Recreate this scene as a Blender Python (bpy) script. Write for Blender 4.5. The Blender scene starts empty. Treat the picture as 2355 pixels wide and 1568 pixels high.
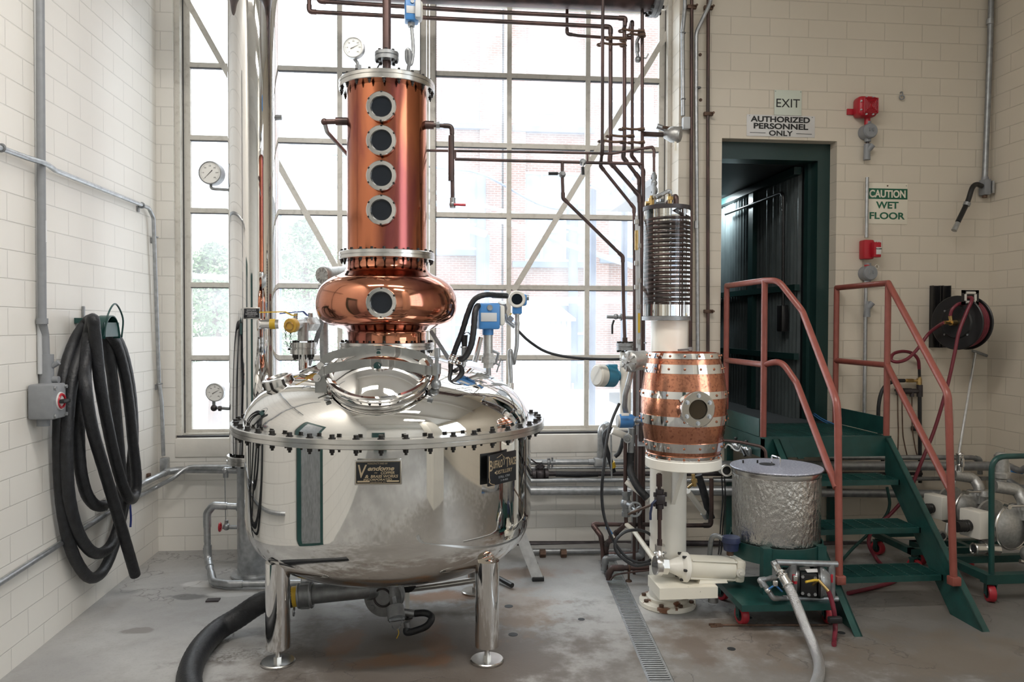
import bpy, bmesh, math, random
from math import sin, cos, pi, radians, sqrt, atan2
from mathutils import Vector, Matrix, Euler
V = Vector
random.seed(7)
SC = bpy.context.scene
COL = SC.collection

# ------------------------------------------------------------------ camera
F_PX, CX, CY = 1770.6, 1177.5, 784.0
YAW, PITCH, ROLL = -0.0968, -0.0203, 0.0032
CAM = V((2.0218, -5.8067, 1.6549))
FWD = V((-sin(YAW)*cos(PITCH), cos(YAW)*cos(PITCH), sin(PITCH)))
_r = V((cos(YAW), sin(YAW), 0.0)); _u = _r.cross(FWD)
RGT = _r*cos(ROLL) + _u*sin(ROLL)
UPV = _u*cos(ROLL) - _r*sin(ROLL)
cd = bpy.data.cameras.new('camera'); cam = bpy.data.objects.new('camera', cd); COL.objects.link(cam)
m3 = Matrix((RGT, UPV, -FWD)).transposed()
cam.matrix_world = Matrix.Translation(CAM) @ m3.to_4x4()
cd.sensor_fit = 'HORIZONTAL'; cd.sensor_width = 36.0; cd.lens = 36.0*F_PX/2355.0
cd.clip_start = 0.05; cd.clip_end = 300
SC.camera = cam

# ------------------------------------------------------------------ light and exposure
SC.view_settings.view_transform = 'Standard'; SC.view_settings.look = 'None'
SC.view_settings.gamma = 1.0; SC.view_settings.use_curve_mapping = False
SC.view_settings.exposure = 0.3
SC.cycles.max_bounces = 9
SKY = 4.2
w = bpy.data.worlds.new('overcast_sky'); SC.world = w; w.use_nodes = True
nt = w.node_tree; bg = nt.nodes['Background']
tc = nt.nodes.new('ShaderNodeTexCoord'); sx = nt.nodes.new('ShaderNodeSeparateXYZ')
cr = nt.nodes.new('ShaderNodeValToRGB')
nt.links.new(tc.outputs['Generated'], sx.inputs[0]); nt.links.new(sx.outputs['Z'], cr.inputs[0])
cr.color_ramp.elements[0].position = 0.0; cr.color_ramp.elements[0].color = (.90, .95, 1.0, 1)
cr.color_ramp.elements[1].position = 0.6; cr.color_ramp.elements[1].color = (.95, .98, 1.0, 1)
nt.links.new(cr.outputs[0], bg.inputs['Color']); bg.inputs['Strength'].default_value = SKY

def area_light(name, loc, direction, sx_, sy_, power, color=(1, 1, 1), portal=False):
    l = bpy.data.lights.new(name, 'AREA'); l.shape = 'RECTANGLE'; l.size = sx_; l.size_y = sy_
    l.energy = power; l.color = color
    if portal: l.cycles.is_portal = True
    o = bpy.data.objects.new(name, l); COL.objects.link(o); o.location = loc
    o.rotation_euler = V(direction).to_track_quat('-Z', 'Y').to_euler()
    return o
area_light('window_portal', (1.96, .45, 2.48), (0, -1, 0), 3.7, 3.4, 1, portal=True)
area_light('side_window_portal', (6.75, -6.2, 2.9), (-1, 0, 0), 4.2, 3.6, 1, portal=True)
CEIL_Z = 5.2
LAMP_W = 36.0
LAMPS = [(1.0, -3.3), (2.6, -3.5), (3.3, -4.7)]
for (lx, ly), lw in zip(LAMPS, (1.0, 1.0, .75)):
    area_light('ceiling_lamp_light', (lx, ly, CEIL_Z-.43), (0, 0, -1), 1.15, .25, LAMP_W*lw, (1.0, .96, .90))
area_light('corridor_lamp_light', (4.62, 1.75, 2.86), (.5, .1, -.8), .3, .2, 75, (.85, .97, 1.0))

# ------------------------------------------------------------------ pixel helpers (photo pixels -> points in the room)
def ray(x, y): return RGT*((x-CX)/F_PX) - UPV*((y-CY)/F_PX) + FWD
def P(x, y, Y):
    d = ray(x, y); return CAM + d*((Y-CAM.y)/d.y)
def PX(x, y, X):
    d = ray(x, y); return CAM + d*((X-CAM.x)/d.x)
def PZ(x, y, Z=0.0):
    d = ray(x, y); return CAM + d*((Z-CAM.z)/d.z)
def S(n, Y): return n*(Y-CAM.y)/F_PX          # length of n photo pixels at depth Y

# ------------------------------------------------------------------ materials
MATS = {}
def nn(t, kind, **kw):
    n = t.nodes.new(kind)
    for k, v in kw.items(): setattr(n, k, v)
    return n
def mm(name, c, m=0.0, r=.5, var=0.0, vs=6.0, bump=0.0, bs=60.0, coat=0.0, c2=None, rv=0.0, stretch=None, spec=None, c2lo=.45, c2hi=.62):
    if name in MATS: return MATS[name]
    M = bpy.data.materials.new(name); M.use_nodes = True; t = M.node_tree; b = t.nodes['Principled BSDF']
    b.inputs['Base Color'].default_value = (*c, 1); b.inputs['Metallic'].default_value = m
    b.inputs['Roughness'].default_value = r
    if spec is not None: b.inputs['Specular IOR Level'].default_value = spec
    if coat: b.inputs['Coat Weight'].default_value = coat; b.inputs['Coat Roughness'].default_value = .08
    if var or bump or c2 or rv:
        g = nn(t, 'ShaderNodeNewGeometry'); mp = nn(t, 'ShaderNodeMapping')
        t.links.new(g.outputs['Position'], mp.inputs['Vector'])
        if stretch: mp.inputs['Scale'].default_value = stretch
    if var or c2 or rv:
        n = nn(t, 'ShaderNodeTexNoise'); n.inputs['Scale'].default_value = vs; n.inputs['Detail'].default_value = 5
        t.links.new(mp.outputs[0], n.inputs['Vector'])
        cr = nn(t, 'ShaderNodeValToRGB'); e = cr.color_ramp.elements
        if c2:
            e[0].position = c2lo; e[0].color = (*c, 1); e[1].position = c2hi; e[1].color = (*c2, 1)
        else:
            e[0].position = .3; e[0].color = (*[x*(1-var) for x in c], 1)
            e[1].position = .7; e[1].color = (*[min(1, x*(1+var)) for x in c], 1)
        t.links.new(n.outputs['Fac'], cr.inputs[0]); t.links.new(cr.outputs[0], b.inputs['Base Color'])
        if rv:
            mr = nn(t, 'ShaderNodeMapRange'); mr.inputs['From Min'].default_value = .3; mr.inputs['From Max'].default_value = .7
            mr.inputs['To Min'].default_value = max(0, r-rv); mr.inputs['To Max'].default_value = r+rv
            t.links.new(n.outputs['Fac'], mr.inputs['Value']); t.links.new(mr.outputs[0], b.inputs['Roughness'])
    if bump:
        n2 = nn(t, 'ShaderNodeTexNoise'); n2.inputs['Scale'].default_value = bs; n2.inputs['Detail'].default_value = 3
        t.links.new(mp.outputs[0], n2.inputs['Vector'])
        bp = nn(t, 'ShaderNodeBump'); bp.inputs['Strength'].default_value = bump; bp.inputs['Distance'].default_value = .01
        t.links.new(n2.outputs['Fac'], bp.inputs['Height']); t.links.new(bp.outputs[0], b.inputs['Normal'])
    MATS[name] = M; return M
def math_(t, op, a, b=None, c=None):
    n = nn(t, 'ShaderNodeMath', operation=op)
    for i, v in enumerate((a, b, c)):
        if v is None: continue
        if isinstance(v, (int, float)): n.inputs[i].default_value = v
        else: t.links.new(v, n.inputs[i])
    return n.outputs[0]
def mixc(t, f, a, b):
    n = nn(t, 'ShaderNodeMix', data_type='RGBA')
    t.links.new(f, n.inputs['Factor']) if not isinstance(f, (int, float)) else setattr(n.inputs['Factor'], 'default_value', f)
    for s, v in (('A', a), ('B', b)):
        i = [k for k in n.inputs if k.name == s and k.type == 'RGBA'][0]
        if isinstance(v, tuple): i.default_value = (*v, 1)
        else: t.links.new(v, i)
    return [k for k in n.outputs if k.type == 'RGBA'][0]
COURSE, BLOCK, Z0 = .13547, .3048, .1069
def wall_mat(name, c, zoff, uoff=0.0):
    M = bpy.data.materials.new(name); M.use_nodes = True; t = M.node_tree; b = t.nodes['Principled BSDF']
    g = nn(t, 'ShaderNodeNewGeometry'); s = nn(t, 'ShaderNodeSeparateXYZ'); sn = nn(t, 'ShaderNodeSeparateXYZ')
    t.links.new(g.outputs['Position'], s.inputs[0]); t.links.new(g.outputs['True Normal'], sn.inputs[0])
    ax = math_(t, 'ABSOLUTE', sn.outputs['X'])
    u = math_(t, 'ADD', math_(t, 'MULTIPLY', s.outputs['X'], math_(t, 'SUBTRACT', 1.0, ax)), math_(t, 'MULTIPLY', s.outputs['Y'], ax))
    cb = nn(t, 'ShaderNodeCombineXYZ')
    t.links.new(math_(t, 'ADD', u, 30*BLOCK+uoff), cb.inputs[0]); t.links.new(math_(t, 'ADD', s.outputs['Z'], 20*COURSE-zoff), cb.inputs[1])
    br = nn(t, 'ShaderNodeTexBrick'); t.links.new(cb.outputs[0], br.inputs['Vector'])
    for k, v in (('Scale', 1.0), ('Mortar Size', .0038), ('Mortar Smooth', .5), ('Brick Width', BLOCK), ('Row Height', COURSE), ('Bias', 0.0)):
        br.inputs[k].default_value = v
    n = nn(t, 'ShaderNodeTexNoise'); n.inputs['Scale'].default_value = 2.2; n.inputs['Detail'].default_value = 6
    t.links.new(g.outputs['Position'], n.inputs['Vector'])
    base = mixc(t, n.outputs['Fac'], tuple(x*.95 for x in c), tuple(min(1, x*1.04) for x in c))
    t.links.new(mixc(t, math_(t, 'MULTIPLY', br.outputs['Fac'], .38), base, tuple(x*.62 for x in c)), b.inputs['Base Color'])
    b.inputs['Roughness'].default_value = .42
    n2 = nn(t, 'ShaderNodeTexNoise'); n2.inputs['Scale'].default_value = 14; n2.inputs['Detail'].default_value = 4
    t.links.new(g.outputs['Position'], n2.inputs['Vector'])
    h = math_(t, 'SUBTRACT', math_(t, 'MULTIPLY', n2.outputs['Fac'], .12), br.outputs['Fac'])
    bp = nn(t, 'ShaderNodeBump'); bp.inputs['Strength'].default_value = .55; bp.inputs['Distance'].default_value = .006
    t.links.new(h, bp.inputs['Height']); t.links.new(bp.outputs[0], b.inputs['Normal'])
    return M
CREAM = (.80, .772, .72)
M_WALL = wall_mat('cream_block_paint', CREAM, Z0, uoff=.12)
M_WALL_SHADE = wall_mat('cream_block_paint_with_shade', (.64, .575, .48), Z0+.609*COURSE, uoff=.05)  # same cream blocks; dimness of the door side put into a darker, warmer colour

def floor_mat():
    M = bpy.data.materials.new('stained_concrete'); M.use_nodes = True; t = M.node_tree; b = t.nodes['Principled BSDF']
    g = nn(t, 'ShaderNodeNewGeometry'); s = nn(t, 'ShaderNodeSeparateXYZ'); t.links.new(g.outputs['Position'], s.inputs[0])
    def noise(sc, det=5, rough=.55):
        n = nn(t, 'ShaderNodeTexNoise'); n.inputs['Scale'].default_value = sc; n.inputs['Detail'].default_value = det
        n.inputs['Roughness'].default_value = rough
        t.links.new(g.outputs['Position'], n.inputs['Vector']); return n.outputs['Fac']
    big, mid, fine = noise(1.3, 6), noise(5, 6, .65), noise(60, 3, .7)
    def sstep(v, lo, hi):
        m = nn(t, 'ShaderNodeMapRange', interpolation_type='SMOOTHSTEP')
        m.inputs['From Min'].default_value = lo; m.inputs['From Max'].default_value = hi
        t.links.new(v, m.inputs['Value']); return m.outputs[0]
    col = mixc(t, sstep(big, .35, .65), (.31, .305, .30), (.41, .405, .395))
    col = mixc(t, math_(t, 'MULTIPLY', sstep(mid, .45, .75), .5), col, (.27, .255, .24))
    col = mixc(t, math_(t, 'MULTIPLY', sstep(fine, .5, .8), .35), col, (.2, .19, .18))
    def blob(cx, cy, rx, ry, wob=.8, lo=.55, hi=1.0, src=mid):
        dx = math_(t, 'DIVIDE', math_(t, 'SUBTRACT', s.outputs['X'], cx), rx)
        dy = math_(t, 'DIVIDE', math_(t, 'SUBTRACT', s.outputs['Y'], cy), ry)
        d = math_(t, 'SQRT', math_(t, 'ADD', math_(t, 'MULTIPLY', dx, dx), math_(t, 'MULTIPLY', dy, dy)))
        d = math_(t, 'ADD', d, math_(t, 'MULTIPLY', math_(t, 'SUBTRACT', src, .5), wob*2))
        return math_(t, 'SUBTRACT', 1.0, sstep(d, lo, hi))
    def add(mask, c, k):
        nonlocal col
        col = mixc(t, math_(t, 'MULTIPLY', mask, k), col, c)
    # dark worn concrete, rust and residue stains with outlines of their own
    add(blob(3.3, -3.6, 2.9, 2.0, .8, .6, 1.15), (.12, .105, .09), .74)
    add(blob(5.0, -1.8, 1.4, 1.3, .7, .6, 1.15), (.10, .09, .08), .72)
    add(blob(1.95, -1.95, .95, .85, .9, .55, 1.2), (.095, .075, .06), .85)
    add(blob(1.55, -1.72, .12, .28, 1.0, .4, 1.0), (.16, .085, .042), .8)
    add(blob(1.85, -2.0, .28, .10, 1.3, .4, 1.0), (.16, .085, .042), .75)
    add(blob(2.02, -1.75, .10, .35, 1.2, .4, 1.0), (.15, .08, .042), .7)
    add(blob(2.05, -1.13, .30, .13, .8, .3, 1.0), (.25, .12, .05), .85)
    add(blob(2.55, -.72, .5, .16, 1.1, .3, 1.0), (.22, .125, .07), .6)
    add(blob(2.5, -1.35, .3, .5, 1.4, .4, 1.0), (.27, .17, .10), .4)
    add(blob(3.6, -1.9, .6, .4, 1.2, .3, 1.1), (.17, .13, .10), .6)
    add(blob(4.6, -2.2, .9, .35, 1.2, .3, 1.1), (.17, .14, .11), .6)
    add(blob(3.35, -2.0, .10, .25, 1.0, .5, .9), (.14, .11, .09), .8)
    add(blob(4.9, -1.3, .7, .5, 1.0, .3, 1.1), (.16, .14, .12), .55)
    add(blob(.52, -1.0, .16, .06, 1.2, .5, .9), (.12, .12, .12), .8)
    add(blob(.40, -1.5, .10, .05, 1.2, .5, .9), (.14, .12, .11), .6)
    # pale dried residue and wet puddles
    p1 = PZ(555, 1503); p2 = PZ(470, 1342); p3 = PZ(530, 1366)
    wet = blob(p1.x, p1.y, .20, .085, .45, .85, .95)
    dry = blob(p2.x, p2.y, .16, .075, .5, .75, 1.0)
    dry2 = blob(p3.x, p3.y, .16, .05, .7, .7, 1.0)
    add(dry, (.62, .62, .61), .75); add(dry2, (.56, .56, .55), .6)
    ring = math_(t, 'MULTIPLY', wet, sstep(fine, .35, .6))
    add(ring, (.60, .60, .60), .45)
    vor = nn(t, 'ShaderNodeTexVoronoi', feature='DISTANCE_TO_EDGE'); vor.inputs['Scale'].default_value = .42
    wv = nn(t, 'ShaderNodeVectorMath', operation='ADD'); ns = nn(t, 'ShaderNodeTexNoise'); ns.inputs['Scale'].default_value = 3.5; ns.inputs['Detail'].default_value = 6
    t.links.new(g.outputs['Position'], ns.inputs['Vector']); t.links.new(g.outputs['Position'], wv.inputs[0]); t.links.new(ns.outputs['Color'], wv.inputs[1])
    t.links.new(wv.outputs[0], vor.inputs['Vector'])
    crack = math_(t, 'MULTIPLY', math_(t, 'SUBTRACT', 1.0, sstep(vor.outputs['Distance'], .0, .006)), sstep(big, .44, .52))
    add(crack, (.07, .06, .055), .45)
    t.links.new(col, b.inputs['Base Color'])
    rg = math_(t, 'SUBTRACT', math_(t, 'ADD', .40, math_(t, 'MULTIPLY', mid, .3)), math_(t, 'MULTIPLY', wet, .47))
    t.links.new(math_(t, 'MAXIMUM', rg, .03), b.inputs['Roughness'])
    hh = math_(t, 'ADD', math_(t, 'MULTIPLY', mid, .5), math_(t, 'ADD', math_(t, 'MULTIPLY', fine, .25), math_(t, 'MULTIPLY', crack, -.6)))
    bp = nn(t, 'ShaderNodeBump'); bp.inputs['Distance'].default_value = .006
    t.links.new(math_(t, 'SUBTRACT', .5, math_(t, 'MULTIPLY', wet, .48)), bp.inputs['Strength'])
    t.links.new(hh, bp.inputs['Height']); t.links.new(bp.outputs[0], b.inputs['Normal'])
    return M
M_FLOOR = floor_mat()

M_STEEL = mm('polished_stainless', (.80, .79, .77), 1, .035, rv=.02, vs=3, bump=.035, bs=2.2)
M_BRUSH = mm('machined_stainless', (.66, .65, .63), 1, .24, var=.08, vs=20)
M_STEELC = mm('mirror_stainless_column', (.82, .81, .80), 1, .03)
M_COPPER = mm('polished_copper', (.50, .175, .09), 1, .16, c2=(.27, .08, .075), vs=2.6, rv=.06, stretch=(2.2, 2.2, .5), bump=.03, bs=6)
M_COPPERO = mm('bright_copper_bulb', (.55, .23, .14), 1, .11, c2=(.33, .115, .085), vs=4, rv=.05, bump=.04, bs=5)
M_COPPERB = mm('speckled_copper', (.60, .265, .165), 1, .22, c2=(.33, .135, .09), vs=70, rv=.08, bump=.12, bs=14, c2lo=.5, c2hi=.68)
M_YOKE = mm('satin_steel_bar', (.40, .40, .39), 1, .34, var=.1, vs=20)
M_CHROME = mm('chrome_band', (.80, .80, .80), 1, .07)
M_BROWN = mm('tarnished_copper_pipe', (.115, .072, .066), .65, .42, c2=(.065, .05, .048), vs=9, stretch=(1, 1, .4))
M_DARKP = mm('dark_iron_pipe', (.06, .052, .055), .6, .45, var=.3, vs=14)
M_GALV = mm('galvanised_steel', (.44, .455, .47), .85, .36, var=.18, vs=30)
M_GALVD = mm('dull_grey_steel', (.30, .31, .32), .7, .42, var=.2, vs=25)
M_ALU = mm('brushed_aluminium', (.63, .64, .65), .9, .38, var=.1, vs=30)
M_CAST = mm('cast_aluminium', (.47, .47, .46), .8, .40, var=.15, vs=60, bump=.15, bs=180)
M_RUBBER = mm('black_rubber', (.014, .015, .018), 0, .48, var=.4, vs=30, bump=.25, bs=90)
M_BLACK = mm('black_enamel', (.012, .012, .013), 0, .35)
M_BOLT = mm('black_steel_bolt', (.03, .028, .027), .6, .45)
M_GREEN = mm('dark_green_paint', (.012, .058, .052), 0, .33, var=.25, vs=9, bump=.06, bs=40)
M_GREEND = mm('deep_green_trim', (.010, .034, .032), 0, .35)
M_SALMON = mm('salmon_rail_paint', (.27, .078, .06), 0, .33, var=.1, vs=20, bump=.08, bs=60)
M_WHITE = mm('cream_white_enamel', (.80, .77, .70), 0, .28, var=.04, vs=7)
M_CREAMP = mm('chipped_cream_paint', (.76, .72, .62), 0, .38, c2=(.16, .10, .07), vs=30, c2lo=.70, c2hi=.73)
M_FRAME = mm('weathered_cream_frame', (.69, .66, .60), 0, .5, c2=(.58, .55, .49), vs=26, c2lo=.52, c2hi=.72, bump=.2, bs=60)
M_PUTTY = mm('dark_putty_gap', (.05, .05, .055), 0, .7)
M_BLUE = mm('blue_enamel', (.05, .20, .48), 0, .35, var=.08, vs=20)
M_TEAL = mm('teal_blue_enamel', (.02, .17, .28), 0, .35)
M_NAVY = mm('navy_cap', (.025, .035, .09), 0, .4)
M_GREY = mm('grey_enamel', (.24, .25, .265), 0, .42, var=.06, vs=30)
M_LGREY = mm('pale_grey_enamel', (.50, .51, .52), 0, .4)
M_IVORY = mm('ivory_enamel', (.62, .60, .55), 0, .35)
M_RED = mm('red_enamel', (.42, .012, .025), 0, .33)
M_MAROON = mm('maroon_hose', (.17, .02, .035), 0, .4)
M_WHEEL = mm('red_caster_tyre', (.42, .025, .04), 0, .4)
M_YELLOW = mm('yellow_paint', (.62, .40, .03), 0, .42)
M_MUSTARD = mm('mustard_cap', (.48, .29, .045), 0, .45)
M_BRASS = mm('brass', (.60, .42, .18), 1, .3, var=.15, vs=40)
M_FOIL = mm('crinkled_foil', (.62, .61, .59), .97, .14, bump=1.0, bs=48, stretch=(1, 1, .6), var=.1, vs=10)
[n for n in M_FOIL.node_tree.nodes if n.type == 'TEX_NOISE'][-1].inputs['Detail'].default_value = 8
M_LID = mm('speckled_lid', (.36, .37, .46), .25, .3, c2=(.55, .56, .63), vs=90, bump=.3, bs=120)
M_DARKG = mm('black_sight_glass', (.010, .013, .018), 0, .08, spec=.35)
M_DIAL = mm('white_dial', (.80, .80, .78), 0, .4)
M_INK = mm('black_ink', (.012, .012, .012), 0, .5)
M_PLAQUE = mm('black_plaque', (.02, .022, .026), .2, .35)
M_GOLD = mm('bronze_lettering', (.62, .50, .34), .7, .4)
M_SIGNW = mm('white_sign', (.64, .63, .62), 0, .4, var=.04, vs=10)
M_SIGNG = mm('pale_green_sign', (.60, .64, .56), 0, .4)
M_SIGNC = mm('cream_sign', (.76, .71, .60), 0, .42)
M_SIGNT = mm('sign_green_ink', (.015, .12, .065), 0, .45)
M_STEELR = mm('rusty_steel', (.125, .075, .052), .5, .6, var=.4, vs=20)
M_CORR = mm('dark_corrugated_steel', (.12, .145, .15), .4, .42, var=.15, vs=6)
M_VOID = mm('corridor_dark', (.02, .022, .024), 0, .6)
M_EXTG = mm('yard_concrete', (.55, .55, .55), 0, .8, var=.1, vs=2)
M_EXTW = mm('white_cladding', (.82, .83, .84), 0, .6)
M_EXTP = mm('insulated_pipe_jacket', (.33, .38, .45), .2, .5, var=.3, vs=2)
M_EXTD = mm('slate_blue_metal', (.10, .13, .20), 0, .6)
M_EXTWIN = mm('dusty_window_panes', (.17, .21, .27), 0, .35, var=.2, vs=3)
M_LEAF = mm('green_foliage', (.10, .18, .07), 0, .6, c2=(.18, .26, .12), vs=2)
M_TAPE = mm('pale_tape', (.75, .75, .74), 0, .5)
M_BRAID = mm('braided_steel_hose', (.62, .62, .63), .95, .28)
M_SILL = mm('cream_sill_paint', (.78, .745, .685), 0, .45, var=.05, vs=9, bump=.08, bs=30)
M_CEIL = mm('cream_ceiling', (.72, .70, .66), 0, .6)
M_LAMPG = bpy.data.materials.new('lit_lamp_diffuser'); M_LAMPG.use_nodes = True
_b = M_LAMPG.node_tree.nodes['Principled BSDF']; _b.inputs['Emission Color'].default_value = (1, .95, .88, 1); _b.inputs['Emission Strength'].default_value = 9
def brick_mat():
    M = bpy.data.materials.new('pale_red_brick'); M.use_nodes = True; t = M.node_tree; b = t.nodes['Principled BSDF']
    g = nn(t, 'ShaderNodeNewGeometry'); s = nn(t, 'ShaderNodeSeparateXYZ'); t.links.new(g.outputs['Position'], s.inputs[0])
    cb = nn(t, 'ShaderNodeCombineXYZ'); t.links.new(s.outputs['X'], cb.inputs[0]); t.links.new(s.outputs['Z'], cb.inputs[1])
    br = nn(t, 'ShaderNodeTexBrick'); t.links.new(cb.outputs[0], br.inputs['Vector'])
    for k, v in (('Scale', 1.0), ('Mortar Size', .012), ('Brick Width', .23), ('Row Height', .075), ('Mortar Smooth', .2)): br.inputs[k].default_value = v
    br.inputs['Color1'].default_value = (.15, .068, .048, 1); br.inputs['Color2'].default_value = (.19, .095, .07, 1); br.inputs['Mortar'].default_value = (.25, .21, .19, 1)
    t.links.new(br.outputs['Color'], b.inputs['Base Color']); b.inputs['Roughness'].default_value = .8
    return M
M_BRICK = brick_mat()
def glass_mat(name, haze, tint=(.97, .99, 1.0), refl=.06, dirt=True):
    M = bpy.data.materials.new(name); M.use_nodes = True; t = M.node_tree; t.nodes.remove(t.nodes['Principled BSDF'])
    out = [n for n in t.nodes if n.type == 'OUTPUT_MATERIAL'][0]
    tr = nn(t, 'ShaderNodeBsdfTransparent'); tr.inputs['Color'].default_value = (*tint, 1)
    gl = nn(t, 'ShaderNodeBsdfGlossy'); gl.inputs['Roughness'].default_value = .02
    tl = nn(t, 'ShaderNodeBsdfTranslucent'); tl.inputs['Color'].default_value = (.95, .97, 1, 1)
    m1 = nn(t, 'ShaderNodeMixShader'); m2 = nn(t, 'ShaderNodeMixShader')
    lw = nn(t, 'ShaderNodeLayerWeight'); lw.inputs['Blend'].default_value = refl
    if dirt and haze:
        g = nn(t, 'ShaderNodeNewGeometry'); n = nn(t, 'ShaderNodeTexNoise'); n.inputs['Scale'].default_value = 3.0; n.inputs['Detail'].default_value = 6
        t.links.new(g.outputs['Position'], n.inputs['Vector'])
        t.links.new(math_(t, 'MULTIPLY', n.outputs['Fac'], haze*2), m1.inputs[0])
    else: m1.inputs[0].default_value = haze
    t.links.new(tr.outputs[0], m1.inputs[1]); t.links.new(tl.outputs[0], m1.inputs[2])
    t.links.new(lw.outputs['Fresnel'], m2.inputs[0]); t.links.new(m1.outputs[0], m2.inputs[1]); t.links.new(gl.outputs[0], m2.inputs[2])
    t.links.new(m2.outputs[0], out.inputs['Surface'])
    return M
M_PANE = glass_mat('dusty_window_glass', .16)
M_TUBE = bpy.data.materials.new('water_filled_glass'); M_TUBE.use_nodes = True
_b = M_TUBE.node_tree.nodes['Principled BSDF']; _b.inputs['Transmission Weight'].default_value = 1; _b.inputs['IOR'].default_value = 1.34; _b.inputs['Roughness'].default_value = 0; _b.inputs['Base Color'].default_value = (.97, .99, .98, 1)

# ------------------------------------------------------------------ mesh building
ORG = {}
def rounded(pts, rad):
    pts = [V(p) for p in pts]
    if len(pts) < 3 or rad <= 0: return pts
    out = [pts[0]]
    for i in range(1, len(pts)-1):
        a, b, c = pts[i-1], pts[i], pts[i+1]
        u = (a-b); v = (c-b); lu, lv = u.length, v.length
        if lu < 1e-6 or lv < 1e-6: continue
        u /= lu; v /= lv
        ang = u.angle(v)
        if ang > pi-.02: out.append(b); continue
        d = min(rad/math.tan(ang/2), lu*.48, lv*.48)
        p0, p1 = b+u*d, b+v*d
        for k in range(7):
            s = k/6; out.append(p0*(1-s)**2 + b*(2*s*(1-s)) + p1*s*s)
    out.append(pts[-1]); return out
def smooth_path(pts, n=6):
    pts = [V(p) for p in pts]; out = []
    for i in range(len(pts)-1):
        p0 = pts[i-1] if i else pts[i]*2-pts[i+1]
        p1, p2 = pts[i], pts[i+1]
        p3 = pts[i+2] if i+2 < len(pts) else p2*2-p1
        for k in range(n):
            s = k/n
            out.append(.5*((2*p1)+(p2-p0)*s+(2*p0-5*p1+4*p2-p3)*s*s+(3*p1-p0-3*p2+p3)*s**3))
    out.append(pts[-1]); return out
def frame_of(d):
    d = V(d).normalized(); a = V((0, 0, 1)) if abs(d.z) < .95 else V((1, 0, 0))
    x = a.cross(d).normalized(); return x, d.cross(x).normalized(), d
class MB:
    def __init__(s): s.bm = bmesh.new()
    def box(s, c, size, R=None):
        c = V(c); hx, hy, hz = [k/2 for k in size]; vs = []
        for z in (-hz, hz):
            for x, y in ((-hx, -hy), (hx, -hy), (hx, hy), (-hx, hy)):
                p = V((x, y, z)); vs.append(s.bm.verts.new(c+(R @ p if R else p)))
        for f in ((3, 2, 1, 0), (4, 5, 6, 7), (0, 1, 5, 4), (1, 2, 6, 5), (2, 3, 7, 6), (3, 0, 4, 7)): s.bm.faces.new([vs[i] for i in f])
        return s
    def b2(s, lo, hi):
        return s.box([(a+b)/2 for a, b in zip(lo, hi)], [abs(b-a) for a, b in zip(lo, hi)])
    def rbox(s, c, size, bev=.006, R=None, seg=2):
        t = bmesh.new(); bmesh.ops.create_cube(t, size=1.0)
        for v in t.verts: v.co = V((v.co.x*size[0], v.co.y*size[1], v.co.z*size[2]))
        bmesh.ops.bevel(t, geom=list(t.edges), offset=min(bev, min(size)*.45), segments=seg, affect='EDGES', profile=.5)
        mp = {}
        for v in t.verts: mp[v] = s.bm.verts.new(V(c)+(R @ v.co if R else v.co))
        for f in t.faces: s.bm.faces.new([mp[v] for v in f.verts])
        t.free(); return s
    def ring(s, c, x, y, r, n): return [s.bm.verts.new(c+x*(r*cos(2*pi*i/n))+y*(r*sin(2*pi*i/n))) for i in range(n)]
    def skin(s, a, b):
        n = len(a)
        for i in range(n): s.bm.faces.new((a[i], a[(i+1) % n], b[(i+1) % n], b[i]))
    def cyl(s, p0, p1, r, r1=None, n=20, caps=True):
        p0, p1 = V(p0), V(p1); x, y, d = frame_of(p1-p0); r1 = r if r1 is None else r1
        a, b = s.ring(p0, x, y, r, n), s.ring(p1, x, y, r1, n); s.skin(a, b)
        if caps: s.bm.faces.new(a[::-1]); s.bm.faces.new(b)
        return s
    def lathe(s, prof, c=(0, 0, 0), axis=(0, 0, 1), n=48, a0=0.0):
        c = V(c); x, y, d = frame_of(axis); prev = None
        for (r, h) in prof:
            o = c+d*h
            if r < 1e-5: cur = [s.bm.verts.new(o)]
            else: cur = [s.bm.verts.new(o+x*(r*cos(a0+2*pi*i/n))+y*(r*sin(a0+2*pi*i/n))) for i in range(n)]
            if prev is not None:
                if len(prev) == 1 and len(cur) > 1:
                    for i in range(n): s.bm.faces.new((prev[0], cur[(i+1) % n], cur[i]))
                elif len(cur) == 1 and len(prev) > 1:
                    for i in range(n): s.bm.faces.new((prev[i], prev[(i+1) % n], cur[0]))
                elif len(cur) > 1: s.skin(prev, cur)
            prev = cur
        return s
    def tube(s, pts, r, n=12, caps=True, ribs=None):
        pts = [V(p) for p in pts]; q = [pts[0]]
        for p in pts[1:]:
            if (p-q[-1]).length > 1e-5: q.append(p)
        pts = q; m = len(pts); T = []
        for i in range(m):
            d = (pts[min(i+1, m-1)]-pts[max(i-1, 0)]); T.append(d.normalized())
        x, y, _ = frame_of(T[0]); prev = None; first = None
        for i in range(m):
            if i:
                ax = T[i-1].cross(T[i])
                if ax.length > 1e-7:
                    Rm = Matrix.Rotation(T[i-1].angle(T[i]), 3, ax.normalized()); x = Rm @ x; y = Rm @ y
            rr = r[i] if isinstance(r, (list, tuple)) else r
            if ribs: rr *= 1+ribs*((i % 2)*2-1)
            cur = s.ring(pts[i], x, y, rr, n)
            if prev: s.skin(prev, cur)
            else: first = cur
            prev = cur
        if caps: s.bm.faces.new(first[::-1]); s.bm.faces.new(prev)
        return s
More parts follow.
